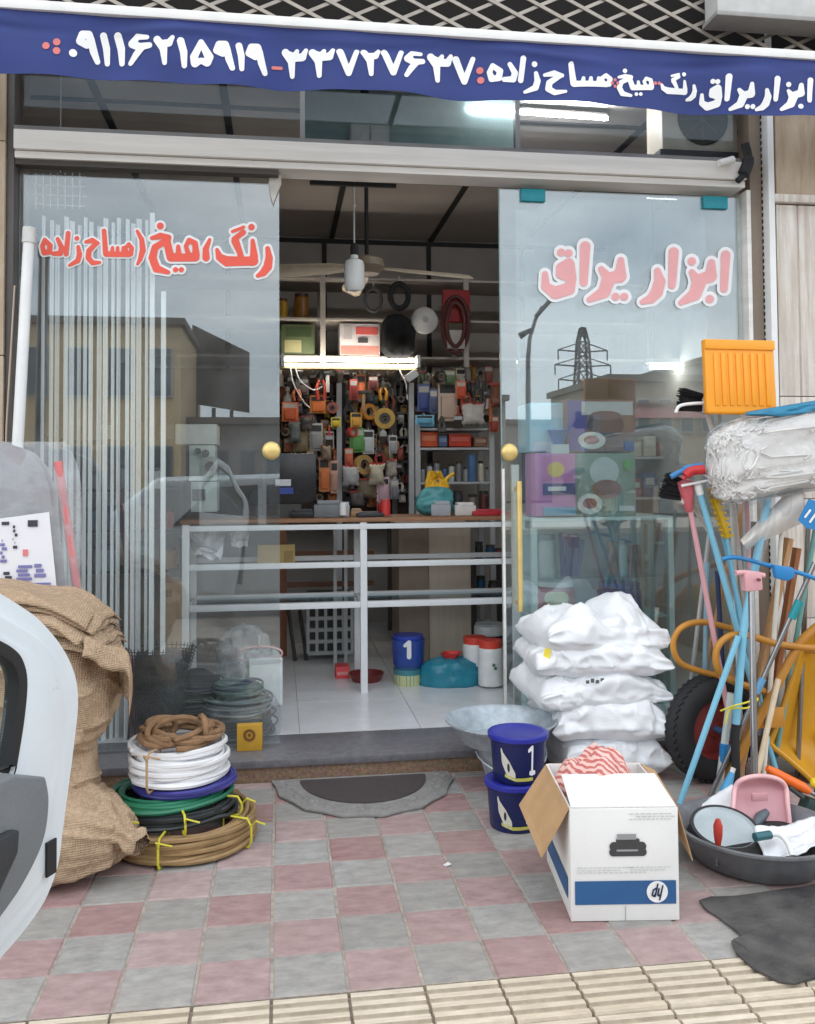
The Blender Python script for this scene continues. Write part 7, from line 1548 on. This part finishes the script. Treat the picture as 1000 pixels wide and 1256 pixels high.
# white box with clear bag and wire coils on the floor behind the left window
wbx = prod_box('white_carton', 'white open carton on the floor with a clear bag stuffed in', 'box', 306, 808, 347, 866, 4.78, .26, paint(214, 222, 224, .5), [(.05, .02, .95, .1, paint(190, 196, 198, .5))], rz=8)
cb_ = bagblob('clear_bag', 'crumpled clear plastic bag rising out of the white carton', 'bag', 268, 770, 330, 838, 4.86, glass('bag film', (.84, .86, .86), 1.6, rough=.15, veil=.3, bump=.7), 12, amp=.06, d=.5)
ring_thing('pink_hoop', 'thin pink plastic hoop lying on the white carton', 318, 802, 28, 9, .006, 4.8, paint(206, 170, 170, .4), 'hoop')
m_net = mat('black netting', S(52, 54, 54), .7, var=.5, scale=60, bump=1, bscale=120)
nr = T('netting_roll', 'roll of black wire netting standing behind the left window', 'roll', W(200, 905, 4.50))
c_ = Vector((W(196, 880, 4.52).x, 4.52, FZ)); k = MB(); ht = W(196, 792, 4.52).z - FZ
for i in range(26):
    r = .05 + .004 * i; k.tube([(c_.x + r * math.cos(q) * 1.15, c_.y + r * .7 * math.sin(q), FZ + .004 + (ht - .01) * (i / 25) * .98) for q in [j * math.tau / 30 + i for j in range(30)]], .003, 4, closed=True)
for i in range(40):
    a_ = i * math.tau / 40; k.tube([(c_.x + .06 * math.cos(a_), c_.y + .05 * math.sin(a_), FZ), (c_.x + .16 * math.cos(a_ + .5), c_.y + .11 * math.sin(a_ + .5), FZ + ht)], .003, 4); k.tube([(c_.x + .15 * math.cos(a_), c_.y + .1 * math.sin(a_), FZ), (c_.x + .13 * math.cos(a_ - .6), c_.y + .09 * math.sin(a_ - .6), FZ + ht * .9)], .003, 4)
k.build('wires', m_net, nr)['kind'] = 'stuff'; MB().lathe([(.12, 0), (.14, ht * .5), (.11, ht * .93), (.05, ht * .97), (.001, ht * .97)], 30, Loc(c_.x, c_.y, FZ) @ Matrix.Diagonal((1, .7, 1, 1)), cap=False).build('core', m_net, nr, smooth=True)
nr2 = T('netting_roll', 'squat dark netting roll beside the grey wire coils', 'roll', W(235, 905, 4.56)); c_ = Vector((W(240, 880, 4.62).x, 4.62, FZ)); ht = W(240, 822, 4.62).z - FZ
MB().lathe([(.001, 0), (.13, 0), (.145, ht * .4), (.12, ht * .85), (.05, ht), (.001, ht)], 30, Loc(*c_), cap=False).build('core', m_net, nr2, smooth=True)
coil(MB(), (c_.x, c_.y, 0), .14, .155, FZ + .01, FZ + ht * .8, 12, .005, 9, n=5, jit=.012).build('wires', m_rackd, nr2, smooth=True)
cW = (W(292, 880, 4.52).x, 4.525, 0)
for i, (lab, r0, r1, z0_, z1_, c) in enumerate((('dark wire coil at the bottom of the coils behind the left window', .13, .20, .0, .11, (84, 88, 92)), ('grey wire coil in the middle behind the left window', .10, .18, .11, .19, (128, 138, 140)), ('green grey wire coil on top behind the left window', .07, .13, .19, .25, (104, 122, 120)))):
    coil_thing('wire_coil', lab, cW, r0, r1, FZ + z0_, FZ + z1_, 16, .006, 20 + i, paint(*c, .35, 1.2, metal=.3), jit=.006)
t_ = T('wrapped_film', 'clear shrink film wrapped round the wire coils', 'film', (cW[0], cW[1], FZ)); MB().lathe([(.208, .002), (.213, .06), (.205, .12), (.185, .16)], 50, Loc(cW[0], cW[1], FZ) @ Matrix.Diagonal((1, 1, 1, 1)), cap=False).build('film', MATS['thin crinkled film'], t_, smooth=True)
yb2 = T('yellow_box', 'small ochre box with a brown round emblem before the wire coils', 'box', W(306, 912, 4.28)); a = rect(291, 888, 322, 914, 4.24); 
MB().box(a[0], a[1], 4.215, 4.265, FZ + .0005, a[3]).build('body', paint(196, 152, 50, .5), yb2, bevel=.002); stroke_mesh([[(306 + 6 * math.cos(q), 902 + 6 * math.sin(q), 1.6) for q in [i * math.tau / 12 for i in range(13)]], [(306, 902, 2.2)]], 0, .5, lambda x, y: tuple(W(x, y, 4.2125))).build('emblem', paint(120, 80, 40, .5), yb2)
# above: air conditioner and boxes behind the transom
ac = T('air_conditioner', 'white air conditioner unit with a dark fan behind the transom', 'air conditioner', W(858, 190, 4.5)); a = rect(812, 112, 905, 186, 4.42)
MB().box(a[0], a[1], 4.42, 4.62, a[2], a[3]).build('casing', paint(206, 196, 182, .5), ac, bevel=.01); r = (W(893, 150, 4.41).x - W(832, 150, 4.41).x) / 2
MB().lathe([(.001, 0), (r, 0), (r, .008), (r * .92, .012), (.001, .004)], 40, Loc(*W(862, 146, 4.418)) @ Rx(90), cap=False).build('fan_opening', paint(14, 14, 16, .8), ac, smooth=True)
for i in range(8): MB().bar(W(862, 146, 4.400), W(862 + 28 * math.cos(i * math.tau / 8), 146 + 28 * math.sin(i * math.tau / 8), 4.400), .004).build('grille_bar', m_rackd, ac)
MB().box(a[0] - .02, a[1] + .02, 4.40, 4.64, a[2] - .03, a[2] - .001).build('shelf_bracket', m_rackd, ac)
prod_box('white_unit', 'small white twin door unit behind the transom', 'unit', 430, 152, 478, 181, 4.6, .15, paint(170, 172, 170, .5), [(.04, .06, .48, .94, paint(186, 188, 186, .5)), (.52, .06, .96, .94, paint(186, 188, 186, .5))])
o = MB().box(W(372, 150, 4.75).x, W(632, 150, 4.75).x, 4.75, 4.77, 2.97, CZ - .002).build('sky_reflection_board', paint(130, 156, 158, .5)); tag(o, 'added pale teal board standing in for sky reflection behind the middle transom pane', 'board')  # added board, its teal stands in for sky mirrored in the pane
# security camera at the end of the beam
sc2 = T('security_camera', 'small white security camera with a black bracket at the beam end', 'camera', W(890, 200, 4.15))
MB().tube([W(882, 200, 4.15), W(899, 196, 4.17)], [.016, .02], 14).build('housing', m_white, sc2, smooth=True)
MB().tube(smooth_path([W(914, 176, 4.19), W(918, 195, 4.19), W(912, 214, 4.18), W(905, 222, 4.18)]), [.022] * 8 + [.030] * 9 + [.016] * 8, 12).build('bracket', m_rub, sc2, smooth=True)

# loose white wires round the tube light and a strip of cable down the tool board
t_ = T('loose_wires', 'thin white wires drooping from the tube light', 'wire', W(372, 460, 6.8))
for q in (((362, 448), (368, 466), (384, 478), (396, 474)), ((356, 448), (360, 470), (372, 492), (380, 500)), ((488, 446), (492, 458), (498, 470), (500, 490))):
    MB().tube(smooth_path([W(a, b, 6.76) for a, b in q]), .005, 6).build('wire', m_white, t_, smooth=True)
t_ = T('spot_lamp', 'small white clip lamp beside the end of the tube light', 'lamp', W(505, 462, 6.7)); MB().box(-.05, .05, -.03, .03, -.03, .03, Loc(*W(505, 461, 6.7)) @ Ry(-35)).build('shade', m_white, t_, bevel=.012); MB().tube([W(501, 468, 6.7), W(500, 482, 6.74), Vector((W(500, 482, 6.74).x, 6.96, W(500, 482, 6.74).z))], .008, 8).build('arm', m_rackd, t_)
t_ = T('paper_scrap', 'tiny scrap of white paper in a paving joint', 'paper', G(549, 1061)); MB().box(-.012, .012, -.008, .008, .0, .003, Loc(*G(549, 1061)) @ Rz(30)).build('scrap', m_white, t_); MB().box(-.006, .006, -.004, .004, .0032, .005, Loc(*G(549.5, 1060)) @ Rz(70)).build('fold', m_white, t_)
